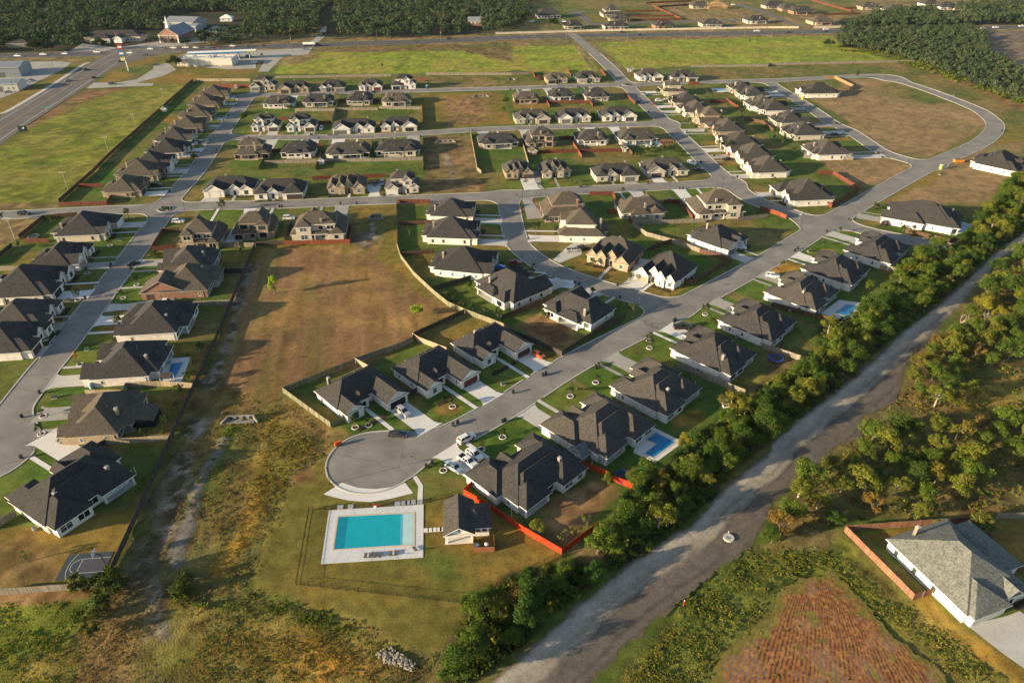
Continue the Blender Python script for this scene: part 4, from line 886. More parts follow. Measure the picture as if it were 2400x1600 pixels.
X, Y = np.meshgrid(gx, gy)
def cover(pal, X, Y, seed=0):
    a, b, c = (np.array(v) for v in PAL[pal])
    n1 = sstep(fbm(X, Y, 11, 3 + seed), .35, .62)[..., None]; n2 = sstep(fbm(X, Y, 26, 91 + seed), .42, .68)[..., None]
    n3 = sstep(fbm(X, Y, 3.2, 55 + seed, 2), .2, .8)[..., None]
    col = a * (1 - n1) + b * n1; col = col * (1 - n2 * .85) + c * n2 * .85
    k = {'lawn': .36, 'lawn_g': .3, 'golden': .34, 'tan': .45, 'green': .5, 'meadow_b': .5, 'meadow': .6}.get(pal, .76); return col * (1 - k / 2 + k * n3)
wild = cover('dry', X, Y); hood = cover('lawn', X, Y)
far = sstep(Y, 560, 640)[..., None]
G = hood * (1 - far) + wild * far; RO = np.full(X.shape, .03)
WOB = (fbm(X, Y, 9, 17, 3) - .5)
def paint(pal, poly, soft, rough, seed):
    xs = [p[0] for p in poly]; ys = [p[1] for p in poly]; m = soft * 2
    i0, i1 = np.searchsorted(gx, [min(xs) - m, max(xs) + m]); j0, j1 = np.searchsorted(gy, [min(ys) - m, max(ys) + m])
    if i1 <= i0 or j1 <= j0: return
    sx, sy = X[j0:j1, i0:i1], Y[j0:j1, i0:i1]
    d = polydist_np(sx, sy, poly); d = np.where(inpoly_np(sx, sy, poly), d, -d) + WOB[j0:j1, i0:i1] * soft * 1.6
    a = sstep(d, -soft * .45, soft * .45); col = cover(pal, sx, sy, seed) if isinstance(pal, str) else pal(sx, sy)
    G[j0:j1, i0:i1] = G[j0:j1, i0:i1] * (1 - a[..., None]) + col * a[..., None]; RO[j0:j1, i0:i1] = RO[j0:j1, i0:i1] * (1 - a) + rough * a
# each lot has its own grass
for k, (h, Lf) in enumerate(LOTS):
    r = random.Random(k * 5 + 1); hw, hd = h['W'] / 2 + 1.8, h['D'] / 2
    def rect(y0, y1): return [loc2w(h, (x, y)) for x, y in ((-hw, y0), (hw, y0), (hw, y1), (-hw, y1))]
    if h.get('bare'): paint('dry', rect(-hd - Lf, hd + 5), 3, .05, k); continue
    paint('lawn_g' if h['kind'] in ('ranchL', 'big') and r.random() < .75 else r.choice(['lawn_g', 'lawn_g', 'lawn_g', 'lawn', 'lawn', 'golden']), rect(-hd - Lf - 2, -hd + 4), .6, .02, k)
    paint(r.choice(['lawn_g', 'lawn_g', 'lawn_g', 'lawn', 'golden']), rect(hd - 4, hd + 10), .8, .02, k + 7)
    if r.random() < .5:
        c = loc2w(h, (r.uniform(-hw, hw), -hd - r.uniform(2, 6))); paint('golden', [(c[0] + 4 * math.cos(t), c[1] + 3 * math.sin(t)) for t in np.arange(0, 6.2, .7)], 2, .02, k)
for k, (pal, spec, soft, rough) in enumerate(ZONES): paint(pal, PL(spec), soft, rough, k)
for k, spec in enumerate(["C2 1450,700 1700,620 1800,720 1650,800 1500,780", "C2 400,1420 700,1260 960,1320 900,1500 C3 740,100 470,330 250,180 C2 300,1560", "D2 0,150 300,170 200,320 0,380", "C2 1900,330 2300,330 2150,480", "C1 20,1430 260,1310 600,1480 640,1560 C2 450,120 210,10", "C1 440,850 560,785 830,865 1130,855 860,1000", "C1 1140,1100 1300,1015 1480,1060 1700,1040 1500,1170 1300,1160", "C1 1100,460 1500,440 1600,470 1120,480", "C1 60,260 240,250 300,370 80,385", "D1 0,860 230,830 300,880 0,980"]):
    paint(('gold2', 'brown', 'brown', 'gold2', 'brown', 'golden', 'golden', 'golden', 'brown', 'gold2')[k], PL(spec), 2.5, .05, 200 + k)
def mown(sx, sy):
    u = sx * .985 + sy * .17; v = -sx * .17 + sy * .985; st = fbm(u, v / 14, 2.4, 131, 3); pt = fbm(sx, sy, 15, 132, 3); k = sstep(pt + (st - .5) * .6, .35, .65)[..., None]
    col = np.array((.275, .165, .058)) * (1 - k) + np.array((.175, .10, .046)) * k; g = (sstep(fbm(u, v / 8, 7, 133, 3), .5, .7)[..., None]) * .6; col = col * (1 - g) + np.array((.125, .115, .03)) * g
    return col * (.35 + 1.3 * st[..., None])
paint(mown, PL("B1 60,720 860,690 1000,770 1240,620 1330,830 1600,1140 1860,1300 1450,1520 A2 2352,560 2150,500 2020,100 A1 2100,1200"), 4, .1, 0); paint('golden', PL("B1 1240,440 1290,310 1297,700 1330,800 1600,1120 1720,1230 1600,1190 1250,900 1080,800 1215,600"), 3, .1, 3)
def worn(sx, sy):
    n = fbm(sx, sy, 2.2, 141, 3); k = sstep(n, .40, .62)[..., None]; return (np.array((.085, .062, .032)) * (1 - k) + np.array((.25, .20, .14)) * k) * (.75 + .5 * vnoise(sx, sy, .9, 5)[..., None])
for sp, wd, sf in (("A2 1860,700 1720,1000 1640,1300 1560,1568 A3 1480,150 1400,300", 3.6, 2.5), ("A3 1280,480 1330,650 1420,760 1440,950 1400,1150", 4, 2.4), ("A1 2300,850 2200,1150 2120,1500 A2 2060,60 1930,420", 3.4, 3), ("B1 1060,420 1080,560 1020,680 940,740", 2.5, 2)):
    l, r_ = ribbon(smooth(PL(sp), 4), wd); paint(worn, l + r_[::-1], sf, .12, 9)
l, r_ = ribbon(smooth(PL("A2 2070,860 2020,960 1960,1080 1870,1200 1820,1330 1790,1440 A3 1760,40 1700,200 1640,290 1620,420 1640,500"), 4), 2.2); paint(lambda sx, sy: np.array((.15, .135, .115)) * (.8 + .4 * vnoise(sx, sy, 1.2, 8)[..., None]), l + r_[::-1], .9, .03, 0)
ve = sstep(np.abs(rd_np(X, Y)), 0, 2.5); inb = (X > GX[0]) & (X < GX[-1]) & (Y < GY[-1]) & (Y > GY[0])
RO = np.where(inb, RO * ve, RO)
Z = -(fbm(X, Y, 2.4, 5, 2) * .7 + fbm(X, Y, 8, 6, 2) * .5) * RO
nx_, ny_ = len(gx), len(gy); V = np.stack([X, Y, Z], -1).reshape(-1, 3)
I = np.arange(nx_ * ny_).reshape(ny_, nx_); Fq = np.stack([I[:-1, :-1], I[:-1, 1:], I[1:, 1:], I[1:, :-1]], -1).reshape(-1, 4)
gm = mat_attr('ground_cover', .95, .5, .5, fine=6.0, bump=.14)
me = np_mesh('ground', V, Fq, gm, np.hstack([np.clip(G.reshape(-1, 3), .004, .9), np.clip(RO.reshape(-1, 1) * 2.6, .12, 1)])); me.polygons.foreach_set('use_smooth', [True] * len(me.polygons))
go = link('ground', me); go['kind'] = 'structure'
def patch(name, poly, res, z, fn, material, wob=1.0):
    """a sheet of fine quads inside an outline; fn gives height and colour"""
    xs = np.arange(min(p[0] for p in poly), max(p[0] for p in poly) + res, res); ys = np.arange(min(p[1] for p in poly), max(p[1] for p in poly) + res, res)
    sx, sy = np.meshgrid(xs, ys); d = polydist_np(sx, sy, poly); d = np.where(inpoly_np(sx, sy, poly), d, -d) + (fbm(sx, sy, 3, 8) - .5) * wob
    hz, col = fn(sx, sy, d); I = np.arange(sx.size).reshape(sx.shape); ok = (d > 0); ok = ok[:-1, :-1] & ok[1:, 1:] & ok[:-1, 1:] & ok[1:, :-1]
    Fq = np.stack([I[:-1, :-1], I[:-1, 1:], I[1:, 1:], I[1:, :-1]], -1)[ok]
    us = np.unique(Fq); mp = np.zeros(sx.size, int); mp[us] = np.arange(len(us))
    V = np.stack([sx, sy, z + hz], -1).reshape(-1, 3)[us]
    me = np_mesh(name, V, mp[Fq], material, np.clip(col.reshape(-1, 3)[us], .004, .9)); me.polygons.foreach_set('use_smooth', [True] * len(me.polygons))
    o = link(name, me); o['kind'] = 'structure'; return o
LEFTEDGE = PL("B3 1700,1800 C3 0,1370 450,970 870,600 1250,360 1650,80 C2 1900,1380 2352,1000 D2 0,930 700,390 1100,40 D1 1150,1540 1650,1150 2050,780 2450,480")
GRAVEL = LEFTEDGE + PL("D1 2450,600 2230,760 1900,1090 1500,1568 D2 1340,120 1215,420 1180,560 900,700 850,900 650,960 60,1490 C3 2270,240 2000,480 1500,880 1100,1200 760,1568 600,1800")
def gravel(sx, sy, d):
    e = polydist_np(sx, sy, LEFTEDGE, False); n = fbm(sx, sy, 7, 21, 4) - .5; n2 = fbm(sx, sy, 1.6, 31, 3); ca, sa = math.cos(R_(43)), math.sin(R_(43))
    u, v = sx * ca + sy * sa, -sx * sa + sy * ca; st = fbm(u / 9, v, 1.3, 41, 3) - .5
    a = sstep(e + n * 3.5 + st * 2, 7.2, 5.0)[..., None]; pale = np.array((.27, .235, .18)); dark = np.array((.115, .098, .080)); tan = np.array((.18, .145, .10))
    col = pale * a + dark * (1 - a); t = sstep(st + n * .5, .08, .3)[..., None] * .35; col = col * (1 - t) + (tan * (1 - a) + pale * 1.15 * a) * t
    ch = sstep(e + n * 3, 4.2, 2.2)[..., None] * .75; col = col * (1 - ch) + np.array((.37, .325, .26)) * ch
    ru = np.zeros_like(e)
    for off, wd in ((4.6, .35), (6.6, .35), (10.4, .4), (12.5, .4), (15.0, .35)): ru = np.maximum(ru, sstep(np.abs(e + n * 1.6 - off), wd * 1.7, wd * .4) * sstep(fbm(u / 14, v, 2, int(off * 7)), .3, .6))
    col = col * (1 - .28 * ru[..., None])
    ed = sstep(e, 1.4, .2)[..., None] * .7; col = col * (1 - ed) + np.array((.16, .13, .10)) * ed
    ed2 = sstep(d, 1.5, .0)[..., None]; col = col * (1 - ed2) + np.array((.115, .095, .055)) * ed2
    return (n2 - .5) * .10 - .02 + st * .06 - .05 * ed2[..., 0], col * (.8 + .4 * n2[..., None])
patch('gravel_road', GRAVEL, .42, .07, gravel, mat_attr('gravel', .95, .34, 1.4, fine=5, bump=.06), 2.2)
TILL = PL("D3 -60,920 250,640 420,545 590,545 800,760 1020,980 1320,1240 1590,1460 1780,1640 1850,1800 C3 1700,1800 1900,1400 2200,1060 2352,900")
APEX = Q('D3', 440, 60)
def till(sx, sy, d):
    n = fbm(sx, sy, 1.1, 61, 4); n2 = fbm(sx, sy, .5, 62, 2); dx, dy = sx - APEX[0], sy - APEX[1]; rr = np.hypot(dx, dy)
    th = np.arctan2(dx, -dy) + (fbm(sx, sy, 8, 4) - .5) * .05; ph = th * 50 + (n - .5) * .4
    w_ = np.abs((ph % 1) - .5) * 2; s = (sstep(w_ + (n2 - .5) * .5, .12, .5) * sstep(rr, 8, 20))[..., None]
    m = fbm(sx, sy, 2.6, 44, 3)[..., None]; straw = np.array((.24, .082, .026)) * m + np.array((.26, .135, .048)) * (1 - m); soil = np.array((.075, .042, .030)); gr = np.array((.19, .165, .15))
    col = soil * (1 - s) + straw * s; g = (sstep(fbm(sx, sy, 4, 71), .52, .68)[..., None]) * (1 - s) * .8; col = col * (1 - g) + gr * g; st = sstep(n2, .55, .8)[..., None] * .5; col = col * (1 - st) + np.array((.32, .17, .055)) * st
    k = sstep(fbm(sx, sy, 2.4, 33, 3) + .22 * sstep(d, 4, 0), .66, .82)[..., None]; col = col * (1 - k * .85) + np.array((.15, .14, .028)) * k * .85
    eb = sstep(d + (n - .5) * 3, 3.2, .2)[..., None]; col = col * (1 - eb) + np.array((.15, .125, .03)) * eb
    return s[..., 0] * .025 + (n - .5) * .06 - .03 * sstep(d, 2, 0), col * (.7 + .6 * n2[..., None])
patch('tilled_field', TILL, .2, .045, till, mat_attr('tilled_soil', .95, .3, 2.2, fine=4, bump=.03), 3.5)
# ---------------------------------------------------------------- fences
def fence(col, spec, label, h=1.85, group=None, cap=False):
    pts = PL(spec); near = min(p[1] for p in pts) < 235
    c = pts[0]; root_name = 'stone_wall' if col == 'stone' else 'wooden_fence'
    V, F, UV, posts, s = [], [], [], [], 0.0
    for a, b in zip(pts, pts[1:]):
        L = dist(a, b); n = max(1, round(L / 2.4)); ux, uy = (b[0] - a[0]) / L, (b[1] - a[1]) / L; nx, ny = -uy * .03, ux * .03
        for i in range(n):
            t0, t1 = i / n, (i + 1) / n; r = random.Random(int(a[0] * 7 + i * 13)); hh = h + r.uniform(-.035, .035); e = r.uniform(-.03, .03)
            p0 = (a[0] + (b[0] - a[0]) * t0 - c[0], a[1] + (b[1] - a[1]) * t0 - c[1]); p1 = (a[0] + (b[0] - a[0]) * t1 - c[0], a[1] + (b[1] - a[1]) * t1 - c[1])
            p0 = (p0[0] + nx * e * 20, p0[1] + ny * e * 20); k = len(V)
            for z in (0.02, hh):
                V += [(p0[0] - nx, p0[1] - ny, z), (p1[0] - nx, p1[1] - ny, z), (p1[0] + nx, p1[1] + ny, z), (p0[0] + nx, p0[1] + ny, z)]
            u0, u1 = s + L * t0, s + L * t1
            for f, u in (((0, 1, 5, 4), ((u0, 0), (u1, 0), (u1, hh), (u0, hh))), ((2, 3, 7, 6), ((u1, 0), (u0, 0), (u0, hh), (u1, hh))), ((4, 5, 6, 7), ((u0, 0), (u1, 0), (u1, .1), (u0, .1))), ((1, 2, 6, 5), ((u1, 0), (u1, .1), (u1, hh), (u1, hh))), ((3, 0, 4, 7), ((u0, 0), (u0, .1), (u0, hh), (u0, hh)))):
                F.append(tuple(k + q_ for q_ in f)); UV += u
            posts.append((p0, (nx, ny)))
            if col != 'stone':                              # rails on the back
                for z in (.35, hh - .35):
                    k = len(V); o = 2.2
                    for zz in (z, z + .09): V += [(p0[0] + nx, p0[1] + ny, zz), (p1[0] + nx, p1[1] + ny, zz), (p1[0] + nx * o, p1[1] + ny * o, zz), (p0[0] + nx * o, p0[1] + ny * o, zz)]
                    for f in ((2, 3, 7, 6), (4, 5, 6, 7)): F.append(tuple(k + q_ for q_ in f)); UV += ((u0, 0), (u1, 0), (u1, .1), (u0, .1))
        s += L
    posts.append(((pts[-1][0] - c[0], pts[-1][1] - c[1]), (nx, ny)))
    me = bpy.data.meshes.new('panels'); me.from_pydata(V, [], F); me.materials.append(MAT['fence_' + col])
    uv = me.uv_layers.new(name='UVMap'); uv.data.foreach_set('uv', np.array(UV, np.float32).ravel()); me.update()
    if near and len(posts) < 90:
        root = empty(root_name, (*c, 0)); link('panels', me, root)
        k = 'post'
        if k not in MAT: mat(k, (.16, .13, .10), .9, .2, 5)
        key = ('post', round(h, 2))
        if key not in _win:
            m_ = MB(); m_.box(-.05, .05, -.05, .05, 0, h + .02); _win[key] = m_.mesh('post', MAT[k] if col not in ('vivid', 'red') else MAT['fence_' + col])
        for p, n_ in posts: link('post', _win[key], root, (p[0] + n_[0] * 2.6, p[1] + n_[1] * 2.6, 0), math.atan2(n_[0], -n_[1]))
    else: root = link(root_name, me, None, (*c, 0))
    tag(root, label, 'fence' if col != 'stone' else 'wall', group)
for col, where, spec in [
 ('brown', 'long brown wooden fence between the left field and the backyards', "A0 1775,748 1010,1432 A1 862,15 545,298"), ('red', 'red cedar fence along the lawn corner left of the planted island', "A1 545,325 990,315 1040,240"),
 ('red', 'short red fence between the last two backyards of the left row', "A1 728,155 945,150"), ('brown', 'brown wooden fence left of the first yard below the planted island', "A1 180,625 405,445 720,418"), ('dark', 'dark fence behind the second yard under the left road', "A1 -100,880 118,700"),
 ('red', 'red fence between the first two yards under the left road', "A1 225,662 455,660"), ('gray', 'low grey fence between yards at the left photo edge', "A1 -80,920 195,915"), ('red', 'short red fence at the corner lot below the two-storey brown house', "A1 1395,738 1600,722"), ('brown', 'brown fence closing the yard of the corner two-storey house', "A1 1395,735 1500,570 1650,560"),
 ('gray', 'grey fence at the top of the bare basin behind a small lawn tree', "A1 2005,702 2352,700"), ('dark', 'dark fence at the back of the middle two-storey yard', "B1 0,690 258,682"), ('orange', 'orange-red cedar fence at the top edge of the bare basin', "B1 258,684 866,668 892,470"), ('brown', 'brown fence between two two-storey yards above the basin', "B1 265,650 330,490"),
 ('dark', 'long dark fence on the left side of the bare basin and ditch', "A1 2345,702 1985,1568 A2 1800,405 1550,960 1290,1560 A3 1020,580"), ('dark', 'dark fence between the charcoal and brick houses beside the basin', "A1 2000,945 2240,935"), ('gray', 'pale grey fence below the red brick house', "A1 1700,1245 2120,1228"),
 ('tan', 'brown board fence beside the pool house with the board siding', "A2 792,495 1130,490 1170,425 1490,410 1780,428"), ('tan', 'pale wooden fence between the brown brick house and the big black-roofed house', "A2 985,950 1572,910"), ('dark', 'dark fence stub beside the big black-roofed house', "A2 815,1040 985,945"), ('gray', 'pale wooden fence under the basketball court with posts showing', "A3 -100,765 690,712 1000,670"),
 ('gray', 'grey fence stub at the left edge above the brown lawn', "A3 -60,170 155,30"), ('olive', 'long weathered fence curving along the right side of the basin', "B1 1290,305 1297,700 1330,805 1450,965 1620,1125 1765,1245 1920,1312 2240,1432 2352,1490"), ('red', 'red fence on the top side of the first yard on the curved street', "B1 1300,300 1605,300"),
 ('brown', 'brown fence between the first two yards on the curved street', "B1 1320,505 1640,488"), ('brown', 'brown fence below the second yard on the curved street', "B1 1345,785 1640,755"), ('dark', 'dark fence slanting below the black-roofed house', "B1 1620,1105 2095,965"), ('dark', 'dark fence slanting from the basin corner to the orange car house', "B1 1450,1530 1915,1315"),
 ('olive', 'weathered fence around the turning circle house, lowest on the basin', "B2 835,720 690,790 250,470 905,205"), ('gray', 'grey fence along the basin behind the second turning circle house', "B2 905,200 1330,55 1440,0 B1 1450,1532"), ('tan', 'sunlit pale fence between the two turning circle houses', "B2 910,195 1080,290"), ('tan', 'sunlit pale fence between second turning circle house and orange car house', "B1 1440,1535 B2 1490,0 1775,110"), ('dark', 'short dark fence at the side of second turning circle house', "B2 1420,505 1498,460"),
 ('dark', 'dark fence round the corner lot opposite the orange car', "B1 2250,1470 C2 205,15 457,135 650,5 C1 1040,1348"), ('brown', 'brown fence between the two white houses near the curved street corner', "C1 -100,1370 400,1180"), ('gray', 'weathered fence lit by the sun behind the cream two-storey corner house', "C1 1110,500 1780,475"), ('gray', 'grey weathered fence bending between the middle yards', "C1 1105,505 1230,600 1480,668 1720,752"),
 ('brown', 'red-brown fence along the main street beside the white many-gabled house', "C1 1720,755 2010,835 1648,1045 1548,1018"), ('red', 'red fence round the brown grass yard behind the red brick house', "C1 712,228 925,225 1000,372 1030,392"), ('red', 'dark red fence between the middle yard and the weathered fence', "C1 870,390 1030,388 1105,500"), ('red', 'red fence beside the white driveway of the cream two-storey house', "C1 1392,302 1530,297 1655,448"), ('red', 'short red fence at the cream two-storey house', "C1 1590,345 1750,345"),
 ('orange', 'orange-lit cedar fence at the corner lot under the right street', "C1 2275,358 2352,385 D1 60,402 110,420 165,445"), ('gray', 'grey fence above the yard of the white sedan house', "C1 2070,465 2340,432"), ('brown', 'brown fence between the two many-gabled houses', "C1 1240,745 1470,660"), ('red', 'short red fence between wide-driveway house and tan many-gabled house', "C1 730,562 765,612"),
 ('red', 'red fence left of the third topmost-street house seen from behind', "B0 752,940 835,938"), ('red', 'red fence right of the third topmost-street house seen from behind', "B0 1062,940 1132,938"), ('gray', 'grey fence between two lawns under the third topmost-street house', "B0 742,1018 1122,1014"), ('gray', 'grey fence under the yard with the small boat', "B0 1132,1004 1522,1008"), ('gray', 'grey fence on the left side of the upper bare strip', "B0 1522,900 1530,1165"), ('gray', 'grey fence running between the second and third upper yards', "B0 700,1115 755,945"), ('gray', 'grey fence between the rows behind the palm bush', "B0 360,1024 730,1024"),
 ('red', 'red fence beside the white car driveway on the second street', "B0 545,1142 692,1140"), ('red', 'small red fence between the two-storey houses on the second street', "B0 212,1105 290,1105"), ('red', 'red fence left of the second house below the second street', "B0 102,1402 236,1400"), ('red', 'red fence right of the second house below the second street', "B0 527,1348 620,1348"), ('gray', 'grey fence across the back lawns left of the small shed', "B0 80,1508 560,1494"), ('gray', 'grey fence across the back lawns right of the small shed', "B0 600,1490 1050,1486 1532,1474"),
 ('brown', 'brown fence left of the second-street back lawns', "B0 32,1562 112,1402"), ('brown', 'brown fence between shed lawn and neighbour', "B0 550,1562 620,1362"), ('brown', 'brown fence between the third and fourth back lawns', "B0 1058,1484 1072,1300"), ('gray', 'grey fence on the left side of the lower bare strip', "B0 1531,1265 1535,1568"), ('gray', 'grey fence on the right side of the lower bare strip', "B0 1972,1235 2032,1568 B1 2070,30"), ('gray', 'long grey fence under the top meadow, right part', "B0 1560,692 2352,692 C0 175,684"), ('gray', 'long grey fence under the top meadow, behind the first houses', "B0 180,722 1240,704"),
 ('red', 'red fence right of the fifth top-row house', "B0 1492,745 1556,748"), ('red', 'red fence between two middle-street houses left of the tan gables', "B1 520,88 690,78"), ('red', 'red fence right of the tan gabled house', "B1 990,68 1195,60"), ('tan', 'pale fence along the upper left store lawn', "A0 1800,748 2300,748"), ('orange', 'orange fence behind the topmost left backyard', "A0 1990,802 2290,802"), ('red', 'red fence round the yard left of the sixth top-row house', "C0 182,665 212,722 312,718"), ('red', 'red fence between sixth and seventh top-row houses', "C0 500,650 540,702"), ('red', 'red fence beside the far street mouth', "C0 812,655 865,712"), ('red', 'red fence under the little blue-grey shed', "C0 1092,705 1160,706"),
 ('gray', 'long grey fence between right meadow and loop street', "C0 1640,622 2352,614 D0 0,602 1340,574"), ('red', 'red fence left of the middle upper lawn', "C0 292,905 346,992"), ('red', 'dark red fence behind the bright middle lawn', "C0 330,950 702,950"), ('red', 'red fence right of the bright middle lawn', "C0 650,868 742,982"), ('red', 'red fence along the street side of the upper corner yard', "C0 1030,868 1132,962"), ('gray', 'grey fence left of the two-storey tan house yard', "C0 82,1275 152,1522"), ('red', 'dark red fence at the back of the two-storey tan house yard', "C0 160,1415 600,1400"), ('orange', 'orange-red fence slanting between the green lawns', "C0 522,1272 640,1455"), ('red', 'red fence across the top of the slanting orange fence', "C0 430,1284 608,1280"), ('red', 'red fence at the back of the green lawn with a small shed', "C0 605,1404 1010,1394"), ('brown', 'brown fence left of the pergola pool yard', "C0 950,1265 1102,1425"),
 ('red', 'red fence behind the first house right of the right street', "C0 1622,778 1722,778"), ('red', 'dark red fence in front of the tan two-storey roof', "C0 1812,945 1962,945"), ('red', 'red fence slanting through the right back yards', "C0 1962,925 2082,1004"), ('brown', 'red-brown fence near the second tan roof on the right', "C0 2132,1105 2300,1135 2400,1210"), ('red', 'red fence round the corner yard with three black cars', "D1 428,245 582,343 832,195 790,152 592,32 452,32"), ('gray', 'grey fence below the last loop street house', "D0 322,1455 780,1472"), ('newwood', 'new pale wooden fence behind the lone new house', "D0 522,724 610,722 782,805 742,832"),
 ('brown', 'red-brown fence beside the blue backyard pool near the trees', "D1 30,1248 330,1330 632,1405"), ('tan', 'pale fence behind the covered patio with a young tree', "D1 1022,905 1272,945"), ('brown', 'brown fence below the driveway of the long corner house', "D1 1255,570 1660,665 1722,642"), ('gray', 'grey fence between the third and fourth houses on the tree side', "C2 1500,235 2135,490"), ('gray', 'grey fence near the trampoline with the blue rim', "D2 -60,60 290,175"),
 ('vivid', 'bright orange-red fence beside the pool house lawn', "B2 1985,1330 1908,1408 2200,1572 C3 0,112 78,168 455,388 800,132"), ('vivid', 'bright orange-red fence next to the big trampoline', "C2 615,1140 820,1215 960,1295 1155,1372"), ('dark', 'dark fence at the end of the trampoline yard by the trees', "C2 1155,1372 1295,1262"),
 ('composite', 'smooth brown composite fence beside the tilled field corner house', "D3 1498,752 1325,805 1000,480 700,178"), ('composite', 'brown composite fence behind the pale-roofed corner house', "D3 700,176 1100,146 1830,95"), ('gray', 'grey fence at the right edge behind the pale-roofed house', "D3 2085,62 2420,50"), ('composite', 'dark brown fence right of the pale-roofed house', "D3 2010,225 2160,505 2420,495"),
 ('stone', 'pale limestone wall along the far side of the highway', "C0 -150,318 700,292 2352,262 D0 280,262"), ('stone', 'pale limestone wall right of the far estate entrance', "D0 420,262 700,256"), ('red', 'far red fence at the back of the striped lawns', "C0 1290,62 1562,184"), ('red', 'far red fence, top edge of the striped lawns', "C0 1040,112 1352,106"), ('red', 'far red fence between the striped lawns', "C0 1092,158 1500,152"), ('red', 'far red fence, lowest of the striped lawns', "C0 1100,192 1560,184"), ('red', 'far red fence above the house frame', "C0 1232,34 1650,18"), ('red', 'far red fence left of the wooden house frame', "C0 1352,70 1700,48"), ('red', 'far red fence slanting at the top right estate', "D0 400,10 760,112"), ('red', 'far red fence crossing the top right estate', "D0 500,142 850,132"), ('red', 'far red fence below the boats in the top right estate', "D0 702,84 1050,76")]:
    fence(col, spec, where)
def iron_fence(spec, label, h=1.3):
    pts = PL(spec); c = pts[0]; root = empty('iron_fence', (*c, 0)); tag(root, label, 'fence'); mb, rails = MB(), MB(); npost = 0
    pm = MB(); pm.box(-.04, .04, -.04, .04, 0, h + .08); pm = pm.mesh('post', MAT['black_metal'])
    for a, b in zip(pts, pts[1:]):
        L = dist(a, b); u = ((b[0] - a[0]) / L, (b[1] - a[1]) / L); n = int(L / .17)
        for i in range(n):
            x, y = a[0] - c[0] + u[0] * i * .17, a[1] - c[1] + u[1] * i * .17
            mb.face([(x - u[0] * .011, y - u[1] * .011, .08), (x + u[0] * .011, y + u[1] * .011, .08), (x + u[0] * .011, y + u[1] * .011, h), (x - u[0] * .011, y - u[1] * .011, h)])
            mb.face([(x + u[1] * .011, y - u[0] * .011, .08), (x - u[1] * .011, y + u[0] * .011, .08), (x - u[1] * .011, y + u[0] * .011, h), (x + u[1] * .011, y - u[0] * .011, h)])
        for z in (.15, h - .12): rails.bar((a[0] - c[0], a[1] - c[1], z), (b[0] - c[0], b[1] - c[1], z), .022, k=4)
        for i in range(int(L / 2.6) + 1): link('post', pm, root, (a[0] - c[0] + u[0] * i * 2.6, a[1] - c[1] + u[1] * i * 2.6, 0), bearing(a, b))
    mb.build('pickets', MAT['black_metal'], root); rails.build('rails', MAT['black_metal'], root)
iron_fence("B2 1905,1398 1480,1500 490,1552 B3 372,668 1895,836 C3 100,560 452,395", "black iron picket fence around the public pool lawn")

# ---------------------------------------------------------------- public pool and pavilion
def water_mat(name, col, depth=.06):
    m, t, b = nodes(name); N, L = t.nodes, t.links; b.inputs['Roughness'].default_value = .12; b.inputs['Specular IOR Level'].default_value = .3
    tc = N.new('ShaderNodeTexCoord'); n = N.new('ShaderNodeTexNoise'); n.inputs['Scale'].default_value = .5; n.inputs['Detail'].default_value = 3; L.new(tc.outputs['Object'], n.inputs['Vector'])
    mr = N.new('ShaderNodeMapRange'); mr.inputs[1].default_value = .3; mr.inputs[2].default_value = .7; mr.inputs[3].default_value = 1 - depth; mr.inputs[4].default_value = 1 + depth; L.new(n.outputs[0], mr.inputs[0])
    mx = N.new('ShaderNodeVectorMath'); mx.operation = 'SCALE'; mx.inputs[0].default_value = col; L.new(mr.outputs[0], mx.inputs['Scale']); L.new(mx.outputs[0], b.inputs['Base Color'])
    n3 = N.new('ShaderNodeTexNoise'); n3.inputs['Scale'].default_value = 2.5; L.new(tc.outputs['Object'], n3.inputs['Vector'])
    bp = N.new('ShaderNodeBump'); bp.inputs['Distance'].default_value = .02; bp.inputs['Strength'].default_value = .4; L.new(n3.outputs[0], bp.inputs['Height']); L.new(bp.outputs[0], b.inputs['Normal'])
    MAT[name] = m; return m
water_mat('water_turquoise', (.012, .30, .36)); water_mat('water_deep', (.008, .19, .27)); water_mat('water_shelf', (.36, .52, .52)); water_mat('water_blue', (.012, .17, .36)); water_mat('water_light', (.10, .33, .46))
mat('deck_concrete', (.50, .50, .49), .8, .08, 1.5, .2); mat('coping', (.46, .40, .30), .7, .08, 2)
def loc(pts, c): return [(p[0] - c[0], p[1] - c[1]) for p in pts]
def lerp(a, b, t): return (a[0] + (b[0] - a[0]) * t, a[1] + (b[1] - a[1]) * t)
def ccw(p):
    return p if sum(p[k][0] * p[(k + 1) % len(p)][1] - p[(k + 1) % len(p)][0] * p[k][1] for k in range(len(p))) > 0 else p[::-1]
def slab(mb, pts, z0, z1, m=0):
    pts = ccw(pts); mb.face([(*p, z1) for p in pts], m)
    for a, b in zip(pts, pts[1:] + pts[:1]): mb.face([(*a, z0), (*b, z0), (*b, z1), (*a, z1)], m)
def inset(pts, d):
    pts = ccw(pts); n = len(pts); out = []
    for i in range(n):
        p, a, b = pts[i], pts[i - 1], pts[(i + 1) % n]
        e1 = (p[0] - a[0], p[1] - a[1]); e2 = (b[0] - p[0], b[1] - p[1]); l1, l2 = math.hypot(*e1), math.hypot(*e2)
        n1 = (-e1[1] / l1, e1[0] / l1); n2 = (-e2[1] / l2, e2[0] / l2); k = d / max(.3, 1 + n1[0] * n2[0] + n1[1] * n2[1])
        out.append((p[0] + (n1[0] + n2[0]) * k, p[1] + (n1[1] + n2[1]) * k))
    return out
